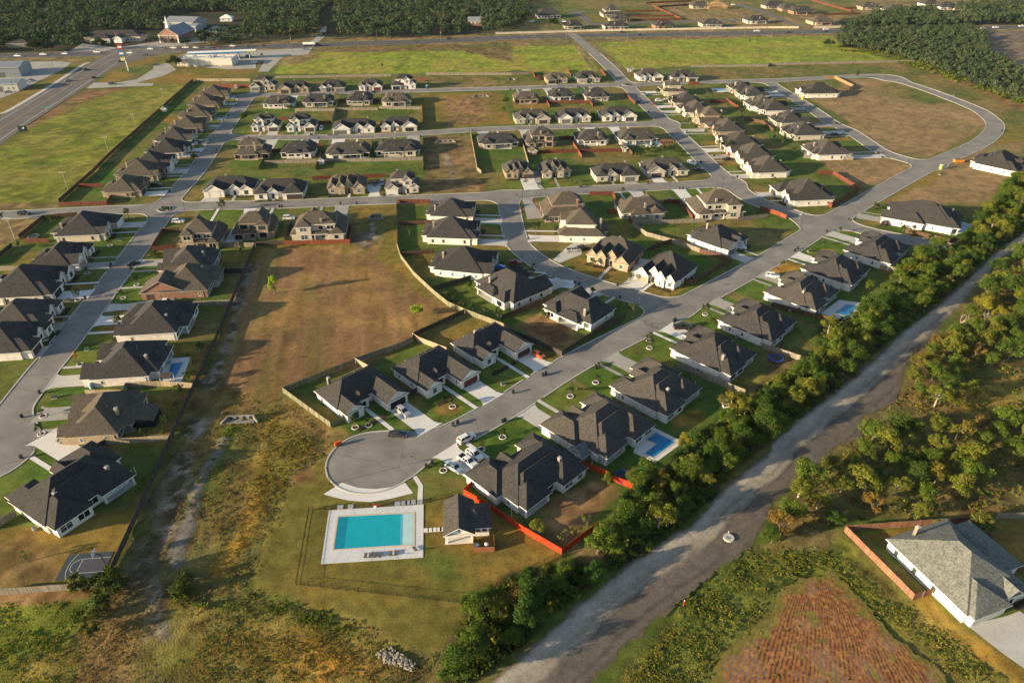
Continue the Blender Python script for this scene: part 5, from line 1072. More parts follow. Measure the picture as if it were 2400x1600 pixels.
def pool(deck, water, label, wm, deckm='concrete_new', spa=None):
    d = PL(deck); w_ = ccw(PL(water)); c = w_[0]; root = empty('swimming_pool', (*c, 0)); tag(root, label, 'swimming pool')
    a = MB(); slab(a, loc(d, c), .0, .10); a.build('deck', MAT[deckm], root)
    o = loc(w_, c); i = inset(o, .35); b = MB()
    for k in range(len(o)): b.face([(*o[k], .16), (*o[(k + 1) % len(o)], .16), (*i[(k + 1) % len(o)], .16), (*i[k], .16)]); b.face([(*o[k], .0), (*o[(k + 1) % len(o)], .0), (*o[(k + 1) % len(o)], .16), (*o[k], .16)])
    b.build('coping', MAT['coping'], root)
    q_ = MB(); q_.face([(*p, .125) for p in i]); q_.build('water', MAT[wm], root)
    if spa:
        s = MB(); slab(s, loc(PL(spa), c), .1, .45); s.face([(*p, .46) for p in inset(loc(PL(spa), c), .3)], 1); s.build('spa', [MAT['concrete_new'], MAT['water_light']], root)
    return root, c
DK = PL("B2 670,1552 1540,1497 B3 1536,415 597,475"); c0 = DK[3]
DL = loc(DK, c0)                                            # TL TR BR BL
PW = loc(PL("B3 745,35 1462,0 1462,308 697,357"), c0)
root = empty('public_swimming_pool', (*c0, 0)); tag(root, "large turquoise public pool with wide pale concrete deck", 'swimming pool')
a = MB(); slab(a, DL, .0, .08)
a.build('deck', MAT['deck_concrete'], root)
jm = MB()
for t in np.linspace(.12, .88, 7):
    for (p, q_) in ((lerp(DL[3], DL[2], t), lerp(PW[3], PW[2], t)), (lerp(DL[0], DL[1], t), lerp(PW[0], PW[1], t))):
        jm.face([(p[0] - .03, p[1], .084), (p[0] + .03, p[1], .084), (q_[0] + .03, q_[1], .084), (q_[0] - .03, q_[1], .084)])
jm.build('deck_joints', mat('joint', (.26, .26, .25), .9, 0), root)
b = MB(); o = ccw(PW); i = inset(o, .38)
for k in range(4): b.face([(*o[k], .13), (*o[(k + 1) % 4], .13), (*i[(k + 1) % 4], .13), (*i[k], .13)]); b.face([(*o[k], .0), (*o[(k + 1) % 4], .0), (*o[(k + 1) % 4], .13), (*o[k], .13)])
b.build('coping', MAT['coping'], root)
TL, TR, BR, BL = [lerp(p, ((PW[0][0] + PW[2][0]) / 2, (PW[0][1] + PW[2][1]) / 2), .045) for p in PW]
for nm, t0, t1, m in (('deep_water', 0, .13, 'water_deep'), ('water', .13, .83, 'water_turquoise'), ('step_water', .83, .865, 'water_light'), ('shelf_water', .865, 1, 'water_shelf')):
    q_ = MB(); q_.face([(*lerp(BL, BR, t0), .11), (*lerp(BL, BR, t1), .11), (*lerp(TL, TR, t1), .11), (*lerp(TL, TR, t0), .11)]); q_.build(nm, MAT[m], root)
def lounger(p, rz, label, group, m='lounge_grey'):
    if m not in MAT: mat('lounge_grey', (.10, .095, .09), .8, .1, 3); mat('lounge_blue', (.02, .06, .30), .6, .1, 3)
    key = ('lounger', m)
    if key not in _win:
        s = MB(); s.box(-.32, .32, -.95, .25, .28, .36, 0, True); k = MB(); k.hexa([(-.32, .25, .28), (.32, .25, .28), (.32, .85, .78), (-.32, .85, .78)], [(-.32, .2, .36), (.32, .2, .36), (.32, .8, .86), (-.32, .8, .86)])
        l = MB(); l.box(-.03, .03, -.03, .03, 0, .29); _win[key] = (s.mesh('seat', MAT[m]), k.mesh('backrest', MAT[m]), l.mesh('leg', MAT['black_metal']))
    root = empty('sun_lounger', (*p, .08), rz); tag(root, label, 'sun lounger', group); s, k, l = _win[key]; link('seat', s, root); link('backrest', k, root)
    for x in (-.28, .28):
        for y in (-.85, .2): link('leg', l, root, (x, y, 0))
    return root
for k, (x, y) in enumerate([(1008, 415), (1052, 413), (1095, 411), (1140, 409), (1240, 396), (1285, 392)]): lounger(Q('B3', x, y), R_(185), f"grey sun lounger on the public pool deck, {ORD[k]} from left", 'loungers on the public pool deck')
lounger(Q('B3', 1465, 350), R_(215), "grey sun lounger standing askew near the pool deck's right corner", 'loungers on the public pool deck')
for k, (x, y) in enumerate([(1240, 800), (1278, 805)]): lounger(Q('C2', x, y), R_(190), f"blue sun lounger behind the backyard pool, {('left', 'right')[k]} one", 'blue loungers', 'lounge_blue')
# pavilion with an open gable
pa, pb_ = Q('B3', 1750, 290), Q('B3', 1992, 275); pz = bearing(pa, pb_); PWd = dist(pa, pb_)
root = empty('pool_pavilion', (*pa, 0), pz); tag(root, "small pavilion with open front gable and dark roof beside the public pool", 'pavilion')
wl, rf = MB(), MB(); xw = PWd; D1_, D0_ = 9.0, 5.0
wl.box(0, xw, D0_, D1_, 0, 2.9); wl.box(xw + .01, xw + 3.6, 1.6, D1_ - 1, 0, 2.75); wl.box(0, .15, 0, .3, 0, .001)
wl.build('wall', MAT['wall_white'], root); sl_ = MB(); sl_.box(-.3, xw + .2, -.2, D0_, 0, .12); sl_.build('floor_slab', MAT['concrete_new'], root)
roof_faces(rf, -.6, xw + .6, -.7, D1_ + .5, 3.1, 'gy', .62, og=.6); roof_faces(rf, xw / 2, xw + 4.1, 1.1, D1_ - .5, 2.95, 'hip', .5); rf.build('roof', [MAT['roof_grey'], MAT['trim_white'], MAT['trim_white']], root)
for x in (.2, xw - .2):
    p = MB(); p.box(x - .18, x + .18, 0, .36, .12, 2.9); p.build('post', MAT['trim_white'], root)
bm_ = MB(); bm_.box(.02, xw - .02, .06, .3, 2.55, 2.89); bm_.build('beam', MAT['trim_white'], root)
tr = MB()
for s in (-1, 1): tr.bar((xw / 2, -.1, 4.6), (xw / 2 + s * 2.2, -.1, 3.25), .09, k=4)
tr.bar((xw / 2, -.1, 3.15), (xw / 2, -.1, 4.9), .1, k=4); tr.build('truss', MAT['wood_pole'], root)
for x in (xw + 1.2, xw + 2.6):
    f_, p_ = window_meshes(.9, .8, 'trim_dark', True); w_ = link('window', f_, root, (x, 1.6, 1.6), 0); link('pane', p_, w_)
en = [Q('B3', 1995, 260), Q('B3', 2000, 370), Q('B3', 2192, 362), Q('B3', 2185, 235)]
root = empty('equipment_enclosure', (*en[0], 0)); tag(root, "brown slatted wooden enclosure around the pool filter tanks", 'enclosure'); e_ = loc(en, en[0])
for a_, b_ in ((0, 1), (1, 2), (2, 3)):
    m_ = MB(); A_, B_ = e_[a_], e_[b_]; dx, dy = B_[0] - A_[0], B_[1] - A_[1]; l_ = math.hypot(dx, dy); n_ = (-dy / l_ * .05, dx / l_ * .05)
    for z in range(6): m_.hexa([(A_[0], A_[1], .05 + z * .25), (B_[0], B_[1], .05 + z * .25), (B_[0] + n_[0], B_[1] + n_[1], .05 + z * .25), (A_[0] + n_[0], A_[1] + n_[1], .05 + z * .25)], [(A_[0], A_[1], .28 + z * .25), (B_[0], B_[1], .28 + z * .25), (B_[0] + n_[0], B_[1] + n_[1], .28 + z * .25), (A_[0] + n_[0], A_[1] + n_[1], .28 + z * .25)])
    m_.build('slat_panel', mat('enclosure_wood', (.20, .085, .04), .8, .15, 3), root)
for k, (x, y) in enumerate([(2030, 325), (2118, 318)]):
    p = Q('B3', x, y); root = empty('filter_tank', (*p, 0)); tag(root, f"white domed pool filter tank, {('left', 'right')[k]} of the two in the wooden enclosure", 'tank', 'pool filter tanks'); m_ = MB()
    prof = [(.42, .15), (.5, .4), (.5, .75), (.42, 1.0), (.25, 1.15), (.05, 1.2)]
    for (r0, z0), (r1, z1) in zip(prof, prof[1:]):
        for j in range(12):
            a0, a1 = j * math.pi / 6, (j + 1) * math.pi / 6; m_.face([(r0 * math.cos(a0), r0 * math.sin(a0), z0), (r0 * math.cos(a1), r0 * math.sin(a1), z0), (r1 * math.cos(a1), r1 * math.sin(a1), z1), (r1 * math.cos(a0), r1 * math.sin(a0), z1)])
    m_.build('vessel', MAT['white_plastic'], root); n_ = MB(); n_.ring((0, 0), .2, .35, 0, .16, 10); n_.bar((.5, 0, .5), (.9, .2, .5), .05, k=5); n_.build('base', MAT['metal_grey'], root)
def pads(spec, label, sz=1.15):
    for k, p in enumerate(PL(spec)):
        m_ = MB(); m_.box(-sz / 2, sz / 2, -sz / 2, sz / 2, 0, .07); o = m_.build('stepping_slab', MAT['concrete_new'], None, (*p, 0), R_(5)); tag(o, f"{label}, {ORD[k]} from left", 'paving slab', label)
pads("B3 1563,166 1602,163 1641,160 1682,157 1713,155", "pale square slab between pool deck and pavilion"); pads("B2 775,1520 868,1516 1300,1490 1362,1484 1400,1480 1440,1475", "white slab at the top edge of the pool deck", 1.3)
p = Q('B2', 1120, 1520); root = empty('pool_lift', (*p, .08), R_(5)); tag(root, "red and white folded lift on the pool deck's upper edge", 'pool lift'); m_ = MB(); m_.bar((-.8, 0, .5), (.9, .1, .6), .1, k=6); m_.bar((-.8, 0, 0), (-1, 0, 1.2), .1, k=6); m_.build('arm', mat('red_paint', (.4, .03, .02), .5, .05), root); n_ = MB(); n_.box(-.9, -.3, -.25, .25, 0, .45); n_.build('base', MAT['white_plastic'], root)

pool("D1 480,1312 655,1188 850,1215 820,1380 690,1368 560,1335", "D1 602,1308 712,1226 825,1238 765,1358", "bright blue backyard pool close to the tree strip", 'water_blue')
pool("C2 1115,1020 1190,720 1330,805 1575,925 1320,1112", "C2 1218,905 1320,830 1515,928 1300,1082 1200,1032 1312,942", "L-shaped blue backyard pool with pale deck and blue loungers", 'water_blue')
pool("A2 1478,378 1525,158 1752,145 1665,375", "A2 1570,205 1698,188 1610,345 1528,335", "backyard pool with raised spa beside the board-sided house", 'water_blue', spa="A2 1510,205 1580,178 1585,215 1520,225")
pool("B0 2075,1320 2352,1315 2352,1368 2085,1368", "B0 2090,1334 2268,1330 2272,1356 2096,1359", "narrow light blue pool behind the second-street white house", 'water_light')
pool("C0 1210,1305 1350,1295 1390,1345 1230,1355", "C0 1232,1316 1342,1310 1368,1336 1250,1346", "small light blue pool beside the wooden pergola", 'water_light'); pool("C0 1830,815 1985,812 2010,845 1850,850", "C0 1845,822 1968,820 1980,838 1862,842", "pale small pool behind the loop street's first house", 'water_light')
pool("D1 1690,570 1790,470 1880,500 1790,590", "D1 1730,565 1800,500 1850,515 1790,580", "blue pool corner behind the long house by the trees", 'water_blue')
# ---------------------------------------------------------------- vehicles
CARCOL = dict(white=(.62, .62, .60), black=(.010, .010, .012), charcoal=(.028, .03, .034), grey=(.13, .135, .14), silver=(.34, .35, .36), red=(.20, .012, .014), darkred=(.09, .01, .012), orange=(.50, .085, .012), blue=(.015, .10, .42), paleblue=(.30, .38, .43), darkblue=(.015, .03, .08), maroon=(.07, .012, .025))
for n_, c_ in CARCOL.items():
    m, t, b = nodes('paint_' + n_); b.inputs['Base Color'].default_value = (*c_, 1); b.inputs['Roughness'].default_value = .32; b.inputs['Coat Weight'].default_value = .5; b.inputs['Coat Roughness'].default_value = .12; MAT['carpaint_' + n_] = m
m, t, b = nodes('lamp_glass'); b.inputs['Base Color'].default_value = (.5, .5, .48, 1); b.inputs['Roughness'].default_value = .2; MAT['lamp_glass'] = m
m, t, b = nodes('tail_red'); b.inputs['Base Color'].default_value = (.25, .01, .01, 1); b.inputs['Roughness'].default_value = .3; MAT['tail_red'] = m
#   length, width, body profile [(x, z)...] from rear to front over the top, cabin [(x, z) x4], glass
SPEC = dict(sedan=(4.8, 1.84, [(-2.4, .45), (-2.38, .86), (-2.2, .98), (-1.5, 1.0), (1.0, .98), (2.1, .80), (2.36, .66), (2.4, .42)], [(-1.75, .98), (-.95, 1.42), (.35, 1.44), (1.15, .96)]),
            hatch=(4.3, 1.8, [(-2.1, .45), (-2.12, .9), (-1.95, 1.02), (-1.4, 1.02), (1.0, 1.0), (1.9, .82), (2.14, .66), (2.15, .42)], [(-1.98, 1.0), (-1.4, 1.46), (.3, 1.48), (1.15, .98)]),
            suv=(4.95, 1.95, [(-2.45, .5), (-2.47, 1.0), (-2.36, 1.14), (-1.6, 1.15), (1.1, 1.13), (2.2, 1.0), (2.44, .8), (2.46, .48)], [(-2.32, 1.12), (-1.95, 1.74), (.35, 1.78), (1.2, 1.1)]),
            pickup=(5.8, 2.0, [(-2.88, .55), (-2.9, 1.0), (-2.86, 1.12), (-1.2, 1.12), (1.3, 1.16), (2.6, 1.08), (2.86, .9), (2.88, .5)], [(-.95, 1.12), (-.75, 1.82), (.75, 1.84), (1.45, 1.14)]))
_car = {}
def car_meshes(kind, colr):
    if (kind, colr) in _car: return _car[(kind, colr)]
    L, Wd, prof, cab = SPEC[kind]; w_ = Wd / 2; b = MB(); k = len(prof)
    n = len(b.v)
    for s in (-1, 1):
        for (x, z) in prof: b.v.append((x, s * (w_ - (.10 if z > .9 else .02)), z))
    mid0 = len(b.v)
    for s in (-1, 1):
        for (x, z) in ((-L / 2 + .05, .24), (L / 2 - .05, .24)): b.v.append((x, s * (w_ - .03), z))
    for i in range(k - 1): b.f.append((n + i, n + i + 1, n + k + i + 1, n + k + i)); b.m.append(0)
    b.f.append(tuple([n + k + i for i in range(k)] + [mid0 + 3, mid0 + 2])); b.m.append(0)
    b.f.append(tuple([n + i for i in range(k)][::-1] + [mid0, mid0 + 1])); b.m.append(0)
    b.f.append((n, n + k, mid0 + 2, mid0)); b.m.append(0); b.f.append((n + k - 1, mid0 + 1, mid0 + 3, n + 2 * k - 1)); b.m.append(0)
    # cabin: pillars and roof in paint, glass set between
    (x0, z0), (x1, z1), (x2, z2), (x3, z3) = cab; wb_, wt = w_ - .11, w_ - .30; th = .07
    b.hexa([(x1 - .05, -wt - .03, z1), (x2 + .05, -wt - .03, z2), (x2 + .05, wt + .03, z2), (x1 - .05, wt + .03, z1)], [(x1 + .08, -wt + .1, z1 + th), (x2 - .1, -wt + .1, z2 + th), (x2 - .1, wt - .1, z2 + th), (x1 + .08, wt - .1, z1 + th)], 0)
    def pil(xa, za, xb, zb, s): b.hexa([(xa - .05, s * wb_ - .04, za - .03), (xa + .06, s * wb_ - .04, za - .03), (xa + .06, s * wb_ + .04, za - .03), (xa - .05, s * wb_ + .04, za - .03)], [(xb - .05, s * wt - .05, zb + .01), (xb + .06, s * wt - .05, zb + .01), (xb + .06, s * wt + .05, zb + .01), (xb - .05, s * wt + .05, zb + .01)], 0)
    for s in (-1, 1):
        pil(x0, z0, x1, z1, s); pil(x3, z3, x2, z2, s); xm = (x1 + x2) / 2 - .1; pil(xm, (z0 + z3) / 2, xm, (z1 + z2) / 2, s)
        b.box(x2 + .25, x2 + .4, s * (w_ + .08) - .09, s * (w_ + .08) + .09, z3 - .02, z3 + .13, 0, True)
    if kind == 'pickup':                                    # open bed
        b.box(-2.7, -1.1, -.78, .78, 1.10, 1.135, 1); 
    g = MB()
    g.hexa([(x0 + .02, -wb_ + .01, z0 - .02), (x3 - .02, -wb_ + .01, z3 - .02), (x3 - .02, wb_ - .01, z3 - .02), (x0 + .02, wb_ - .01, z0 - .02)], [(x1 + .01, -wt + .0, z1 + .01), (x2 - .01, -wt, z2 + .01), (x2 - .01, wt, z2 + .01), (x1 + .01, wt, z1 + .01)], 0)
    wl = MB(); r = .34 if kind in ('sedan', 'hatch') else .40
    for j in range(14):
        a0, a1 = j * math.pi / 7, (j + 1) * math.pi / 7; P = lambda rr, a, y: (rr * math.cos(a), y, r + rr * math.sin(a))
        wl.face([P(r, a0, -.11), P(r, a1, -.11), P(r, a1, .11), P(r, a0, .11)], 0)
        for y in (-.112, .112): wl.face([P(r, a0, y), P(r, a1, y), P(r * .62, a1, y), P(r * .62, a0, y)], 0); wl.face([P(r * .62, a0, y), P(r * .62, a1, y), (0, y * .8, r)], 1)
    hl = MB(); hl.box(-.04, .04, -.22, .22, -.07, .07, 0, True); tl = MB(); tl.box(-.04, .04, -.16, .16, -.12, .12, 0, True)
    _car[(kind, colr)] = (b.mesh('body', [MAT['carpaint_' + colr], MAT['black_metal']]), g.mesh('windows', MAT['car_glass']), wl.mesh('wheel', [MAT['tyre'], MAT['rim']]), hl.mesh('headlight', MAT['lamp_glass']), tl.mesh('taillight', MAT['tail_red']), L, w_)
    return _car[(kind, colr)]
def car(p, rz, kind, colr, label, group=None, z=.02):
    b, g, wl, hl, tl, L, w_ = car_meshes(kind, colr); nm = {'sedan': 'car', 'hatch': 'car', 'suv': 'sport_utility_car', 'pickup': 'pickup_truck'}[kind]
    root = empty('parked_' + nm if group and 'highway' not in group else nm, (p[0], p[1], z), rz); tag(root, label, 'pickup truck' if kind == 'pickup' else 'car', group)
    link('body', b, root); link('windows', g, root)
    for x in (-.31 * L, .31 * L):
        for s in (-1, 1): link('wheel', wl, root, (x, s * (w_ - .13), 0))
    zh = .68 if kind in ('sedan', 'hatch') else .9
    for s in (-1, 1): link('headlight', hl, root, (L / 2 - .03, s * (w_ - .36), zh)); link('taillight', tl, root, (-L / 2 + .03, s * (w_ - .22), zh + .08))
    return root
A_ = R_(-83); C_ = R_(43)
for t, x, y, rz, kind, colr, label in [
 ('B2', 1305, 868, -5, 'sedan', 'charcoal', "charcoal sedan parked at the upper kerb of the turning circle"), ('B2', 1932, 905, 40, 'suv', 'white', "white sport utility car on the street mouth of the turning circle"), ('B2', 1352, 660, -46, 'suv', 'silver', "silver car on the driveway by the dark garage door"),
 ('B2', 2008, 1055, -45, 'suv', 'white', "white car with dark sunroof, topmost of three on the first tree-side driveway"), ('B2', 1945, 1115, -45, 'pickup', 'white', "white pickup between two cars on the first tree-side driveway"), ('B2', 1822, 1172, -40, 'sedan', 'paleblue', "pale blue sedan, lowest of three on the first tree-side driveway"),
 ('C2', 242, 135, -46, 'hatch', 'orange', "orange hatchback on a pale driveway"), ('C1', 2095, 715, -20, 'sedan', 'white', "white sedan on the driveway above the main street"), ('C1', 562, 740, 10, 'pickup', 'silver', "silver pickup at the tan many-gabled house"), ('C1', 652, 722, 20, 'suv', 'black', "black car beside the silver pickup at the tan many-gabled house"), ('C1', 672, 640, 5, 'suv', 'black', "black car on the wide pale driveway above the tan many-gabled house"),
 ('C1', 1565, 1448, 5, 'pickup', 'black', "black pickup on a driveway below the main street"), ('C1', 1455, 285, -20, 'sedan', 'darkred', "dark red car on the white driveway beside the red fence"), ('C1', 25, 862, 8, 'suv', 'red', "dark red car on a driveway beside the blue car"), ('B1', 2235, 898, 5, 'sedan', 'blue', "bright blue sports car on a driveway off the curved street"), ('B1', 305, 445, 5, 'suv', 'white', "white car parked between two-storey houses below the middle street"),
 ('B1', 1092, 128, -83, 'sedan', 'charcoal', "charcoal car on the pale driveway by the cream two-storey house"), ('B1', 1160, 125, -83, 'suv', 'silver', "silver car on the pale driveway by the cream two-storey house"), ('D1', 1075, 492, 40, 'suv', 'black', "black car under the long corner house's porch"), ('D1', 152, 232, 10, 'sedan', 'black', "first of three black cars on the right corner driveway, farthest"), ('D1', 207, 252, 8, 'sedan', 'black', "middle one of three black cars on the right corner driveway"), ('D1', 262, 277, 5, 'sedan', 'black', "nearest of three black cars on the right corner driveway"), ('D1', 40, 978, -20, 'suv', 'white', "white car on a driveway on the tree side of the main street"),
 ('A1', 225, 405, 2, 'suv', 'black', "black sport utility car driving in from the left on the middle street"), ('A1', 1640, 478, 8, 'suv', 'white', "white car on the driveway next to the junction island"), ('A1', 1228, 862, 40, 'sedan', 'black', "black car parked on the long left street"), ('A1', 1527, 1222, 5, 'pickup', 'white', "white pickup on the red brick house's driveway"), ('A1', 1440, 143, 5, 'suv', 'charcoal', "dark car on the last driveway of the left row above the island"),
 ('A0', 1832, 1226, 5, 'suv', 'black', "black car on a driveway in the left field row"), ('A0', 1865, 1322, 5, 'suv', 'grey', "grey car on a driveway in the left field row"), ('A0', 1748, 1337, 5, 'sedan', 'silver', "silver sedan beside the grey car in the left field row"), ('A0', 1702, 1448, 5, 'pickup', 'silver', "silver pickup on a driveway in the left field row"), ('A0', 2170, 812, -70, 'suv', 'white', "white car on the pale driveway at the top of the long left street"),
 ('B0', 602, 1190, -83, 'suv', 'white', "white car on the pale driveway of the second street"), ('B0', 785, 1198, -83, 'sedan', 'darkblue', "dark blue car before a wide garage on the second street"), ('B0', 1090, 855, 5, 'sedan', 'black', "black car in the shade of the topmost street"), ('C0', 1212, 876, -60, 'suv', 'grey', "grey car at the kerb of the right street, farthest of three"), ('C0', 1175, 948, -60, 'suv', 'darkblue', "dark car at the left kerb of the right street"), ('C0', 1310, 966, -60, 'sedan', 'darkred', "red car at the right kerb of the right street"), ('C0', 1350, 932, 10, 'suv', 'white', "white car on a driveway of the right street, left of two"), ('C0', 1428, 922, 10, 'sedan', 'white', "white car on a driveway of the right street, right of two"),
 ('C0', 1985, 1474, 5, 'pickup', 'black', "black pickup on a driveway near the right street's lower end"), ('C0', 2097, 1476, 5, 'suv', 'white', "white car beside the black pickup on the right"), ('C0', 1665, 722, -80, 'suv', 'grey', "dark grey car before the ninth top-row house"), ('C0', 242, 732, -80, 'sedan', 'darkred', "dark red car beside the sixth top-row house"), ('C0', 1650, 1508, -50, 'suv', 'white', "white car parked on the corner driveway by the right street"), ('C0', 1712, 1566, 5, 'sedan', 'black', "black car on the corner driveway by the right street"), ('D0', 620, 1247, 5, 'suv', 'black', "black car on the last loop street driveway"),
 ('A0', 795, 648, 45, 'suv', 'charcoal', "dark car on the left arterial road, second from the junction"), ('A0', 865, 720, 45, 'sedan', 'red', "red car on the left arterial road"), ('A0', 625, 750, 225, 'sedan', 'grey', "grey car on the left arterial road, nearest the camera"), ('A0', 1035, 778, 0, 'suv', 'black', "black car on the store's lower drive"), ('A0', 1435, 603, 0, 'sedan', 'black', "black car on the store's upper drive"), ('A0', 1110, 570, 45, 'sedan', 'darkred', "dark red car just below the highway junction"),
 ('A0', 250, 758, 20, 'pickup', 'white', "white pickup in the left car park"), ('A0', 292, 745, 20, 'sedan', 'grey', "grey car beside the white pickup in the left car park"), ('A0', 80, 852, 30, 'sedan', 'silver', "silver car, nearest in the left car park"), ('A0', 102, 836, 30, 'sedan', 'charcoal', "charcoal car, second in the left car park"), ('A0', 140, 826, 30, 'suv', 'silver', "silver car, third in the left car park"), ('A0', 2150, 582, 10, 'sedan', 'black', "black car beside the flat-roofed store"), ('A0', 2285, 525, 5, 'suv', 'grey', "grey car under the blue canopy"), ('A0', 2340, 580, 10, 'sedan', 'white', "white car at the right end of the store forecourt"), ('B0', 448, 462, -10, 'suv', 'grey', "grey car turning off the highway right of the store"),
 ('C0', 480, 205, 0, 'suv', 'white', "white car by the far dark-roofed house"), ('C0', 180, 205, 0, 'pickup', 'white', "white pickup at the far house beyond the highway"), ('C0', 2030, 50, 0, 'suv', 'white', "white car near the wooden house frame")]:
    car(Q(t, x, y), R_(rz), kind, colr, label, 'parked cars' if not ('arterial' in label or 'highway' in label or 'drive,' in label) else None, .055)
HW_ = [(165, 520, 'pickup', 'white'), (400, 506, 'pickup', 'white'), (598, 500, 'suv', 'white'), (895, 485, 'pickup', 'white'), (1195, 493, 'suv', 'white'), (1332, 513, 'suv', 'charcoal'), (1385, 457, 'suv', 'white'), (1497, 452, 'suv', 'grey'), (1595, 447, 'pickup', 'white'), (1705, 443, 'pickup', 'white'), (1800, 443, 'sedan', 'white'), (1910, 441, 'suv', 'grey'), (1995, 434, 'pickup', 'red'), (2140, 429, 'suv', 'white'), (2290, 436, 'sedan', 'charcoal')]
for k, (x, y, kind, colr) in enumerate(HW_): car(Q('A0', x, y), R_(180 if y > 470 else 2), kind, colr, f"{colr} {'pickup' if kind == 'pickup' else 'car'} on the highway left of the truck, {ORD[k]} from left", 'cars on the highway')
for k, (t, x, y, kind, colr) in enumerate([('B0', 1775, 363, 'suv', 'black'), ('C0', 1017, 303, 'suv', 'maroon'), ('C0', 1175, 326, 'sedan', 'black'), ('C0', 2250, 291, 'pickup', 'white'), ('D0', 190, 303, 'sedan', 'black'), ('D0', 532, 275, 'pickup', 'white'), ('D0', 532, 295, 'sedan', 'charcoal'), ('D0', 1838, 246, 'sedan', 'white'), ('D0', 1977, 268, 'suv', 'white'), ('D0', 2090, 258, 'pickup', 'white'), ('D0', 2330, 246, 'pickup', 'white')]):
    car(Q(t, x, y), R_(5), kind, colr, f"{colr} {'pickup' if kind == 'pickup' else 'car'} on the highway right of the truck, {ORD[k]} from left", 'cars on the highway')
p = Q('B0', 512, 425); root = empty('tanker_truck', (*p, .03), R_(2)); tag(root, "long white tanker truck with black cab on the highway", 'truck')
m_ = MB(); m_.bar((-7.5, 0, 2.1), (3.2, 0, 2.1), 1.15, k=12); m_.build('tank', MAT['carpaint_white'], root); m_ = MB(); m_.box(4.0, 6.4, -1.2, 1.2, .7, 3.1); m_.box(6.4, 8.4, -1.0, 1.0, .7, 1.9); m_.build('cab', MAT['carpaint_black'], root); m_ = MB(); m_.box(-7.4, 7.8, -.5, .5, .5, .95, 0, True); m_.build('chassis', MAT['black_metal'], root)
for x in (-6.6, -5.3, 2.6, 3.9, 7.3):
    m_ = MB(); m_.bar((0, -1.2, .5), (0, 1.2, .5), .5, k=10); m_.face([(.5 * math.cos(i * .628), -1.2, .5 + .5 * math.sin(i * .628)) for i in range(10)]); m_.build('wheel', MAT['tyre'], root, (x, 0, 0))

# ---------------------------------------------------------------- bins, lamps, poles and wires
def binmesh(m):
    if ('bin', m) not in _win:
        b = MB(); b.hexa([(-.24, -.26, .08), (.24, -.26, .08), (.24, .26, .08), (-.24, .26, .08)], [(-.31, -.36, 1.0), (.31, -.36, 1.0), (.31, .36, 1.0), (-.31, .36, 1.0)])
        l = MB(); l.hexa([(-.33, -.38, 1.0), (.33, -.38, 1.0), (.33, .4, 1.0), (-.33, .4, 1.0)], [(-.3, -.33, 1.09), (.3, -.33, 1.09), (.3, .38, 1.12), (-.3, .38, 1.12)])
        w_ = MB(); w_.bar((-.3, .26, .12), (-.24, .26, .12), .12, k=8); w_.bar((.24, .26, .12), (.3, .26, .12), .12, k=8); _win[('bin', m)] = (b.mesh('bin_body', MAT[m]), l.mesh('lid', MAT[m]), w_.mesh('wheels', MAT['tyre']))
    return _win[('bin', m)]
def bins(where, spec, m='bin_black', name='black'):
    for k, p in enumerate(PL(spec)):
        r = random.Random(int(p[0] * 17 + p[1])); root = empty('wheeled_bin', (*p, .025), r.uniform(0, 6.28)); tag(root, f"{name} wheeled bin, {ORD[k]} {where}", 'bin', 'wheeled bins at the kerb')
        b, l, w_ = binmesh(m); link('bin_body', b, root); link('lid', l, root); link('wheels', w_, root)
bins("from left at the turning circle", "B2 1812,778 1565,1158 1620,1125"); bins("going up the main street's upper kerb", "B2 1852,755 C2 10,478 285,320 312,305 C1 970,1055"); bins("going up the main street's tree side", "B2 2265,745 2290,735 C2 770,250 795,225 C1 1500,1378 1482,1388 D1 245,742 268,722 538,565 742,455")
bins("along the curved street from the top", "C1 150,632 336,805 200,872 575,1035 615,1048 990,1172 2068,66"); bins("down the left street's left kerb", "A0 2180,890 2168,972 2100,1070 2055,1115 1990,1385 1808,1440 A1 1560,198 1012,888 1022,870 785,1178 535,1498"); bins("down the left street's right kerb", "A0 2150,1165 A1 1205,905 A2 365,480 205,700 200,1075")
bins("from left on the middle street", "B1 218,338 240,336 440,262 458,260 668,250 682,250 776,312 926,308 1165,235 1180,235 C1 625,155 643,155 1250,122 1538,172 1568,172"); bins("from left on the second street", "B0 505,1245 518,1245 665,1245 685,1245 578,1280 1510,1258 1990,1210"); bins("from left on the topmost street", "B0 730,872 748,872 815,842 830,842 2335,828 C0 605,805 618,805 1765,745")
bins("down the right street", "C0 1275,920 1255,1035 1380,1012 1440,1055 1605,1215 1470,1245 1750,1345 1735,1497 1855,1437 D1 150,322"); bins("down the loop street", "D0 98,848 145,912 200,930 622,1140 638,1142 742,1270 1000,1412 1018,1412 2148,1208")
def lamp(p, label, h=5.4):
    if 'lamp' not in _win:
        a = MB(); a.bar((0, 0, 0), (0, 0, .9), .13, .09, k=8); a.bar((0, 0, .9), (0, 0, 4.9), .075, .055, k=8); b = MB(); b.bar((0, 0, 4.9), (0, 0, 5.35), .13, .24, k=8); b.bar((0, 0, 5.35), (0, 0, 5.6), .27, .05, k=8); _win['lamp'] = (a.mesh('pole', MAT['black_metal']), b.mesh('lantern', [MAT['black_metal']]))
    root = empty('street_lamp', (*p, 0)); tag(root, label, 'street lamp', 'black street lamps'); link('pole', _win['lamp'][0], root); link('lantern', _win['lamp'][1], root)
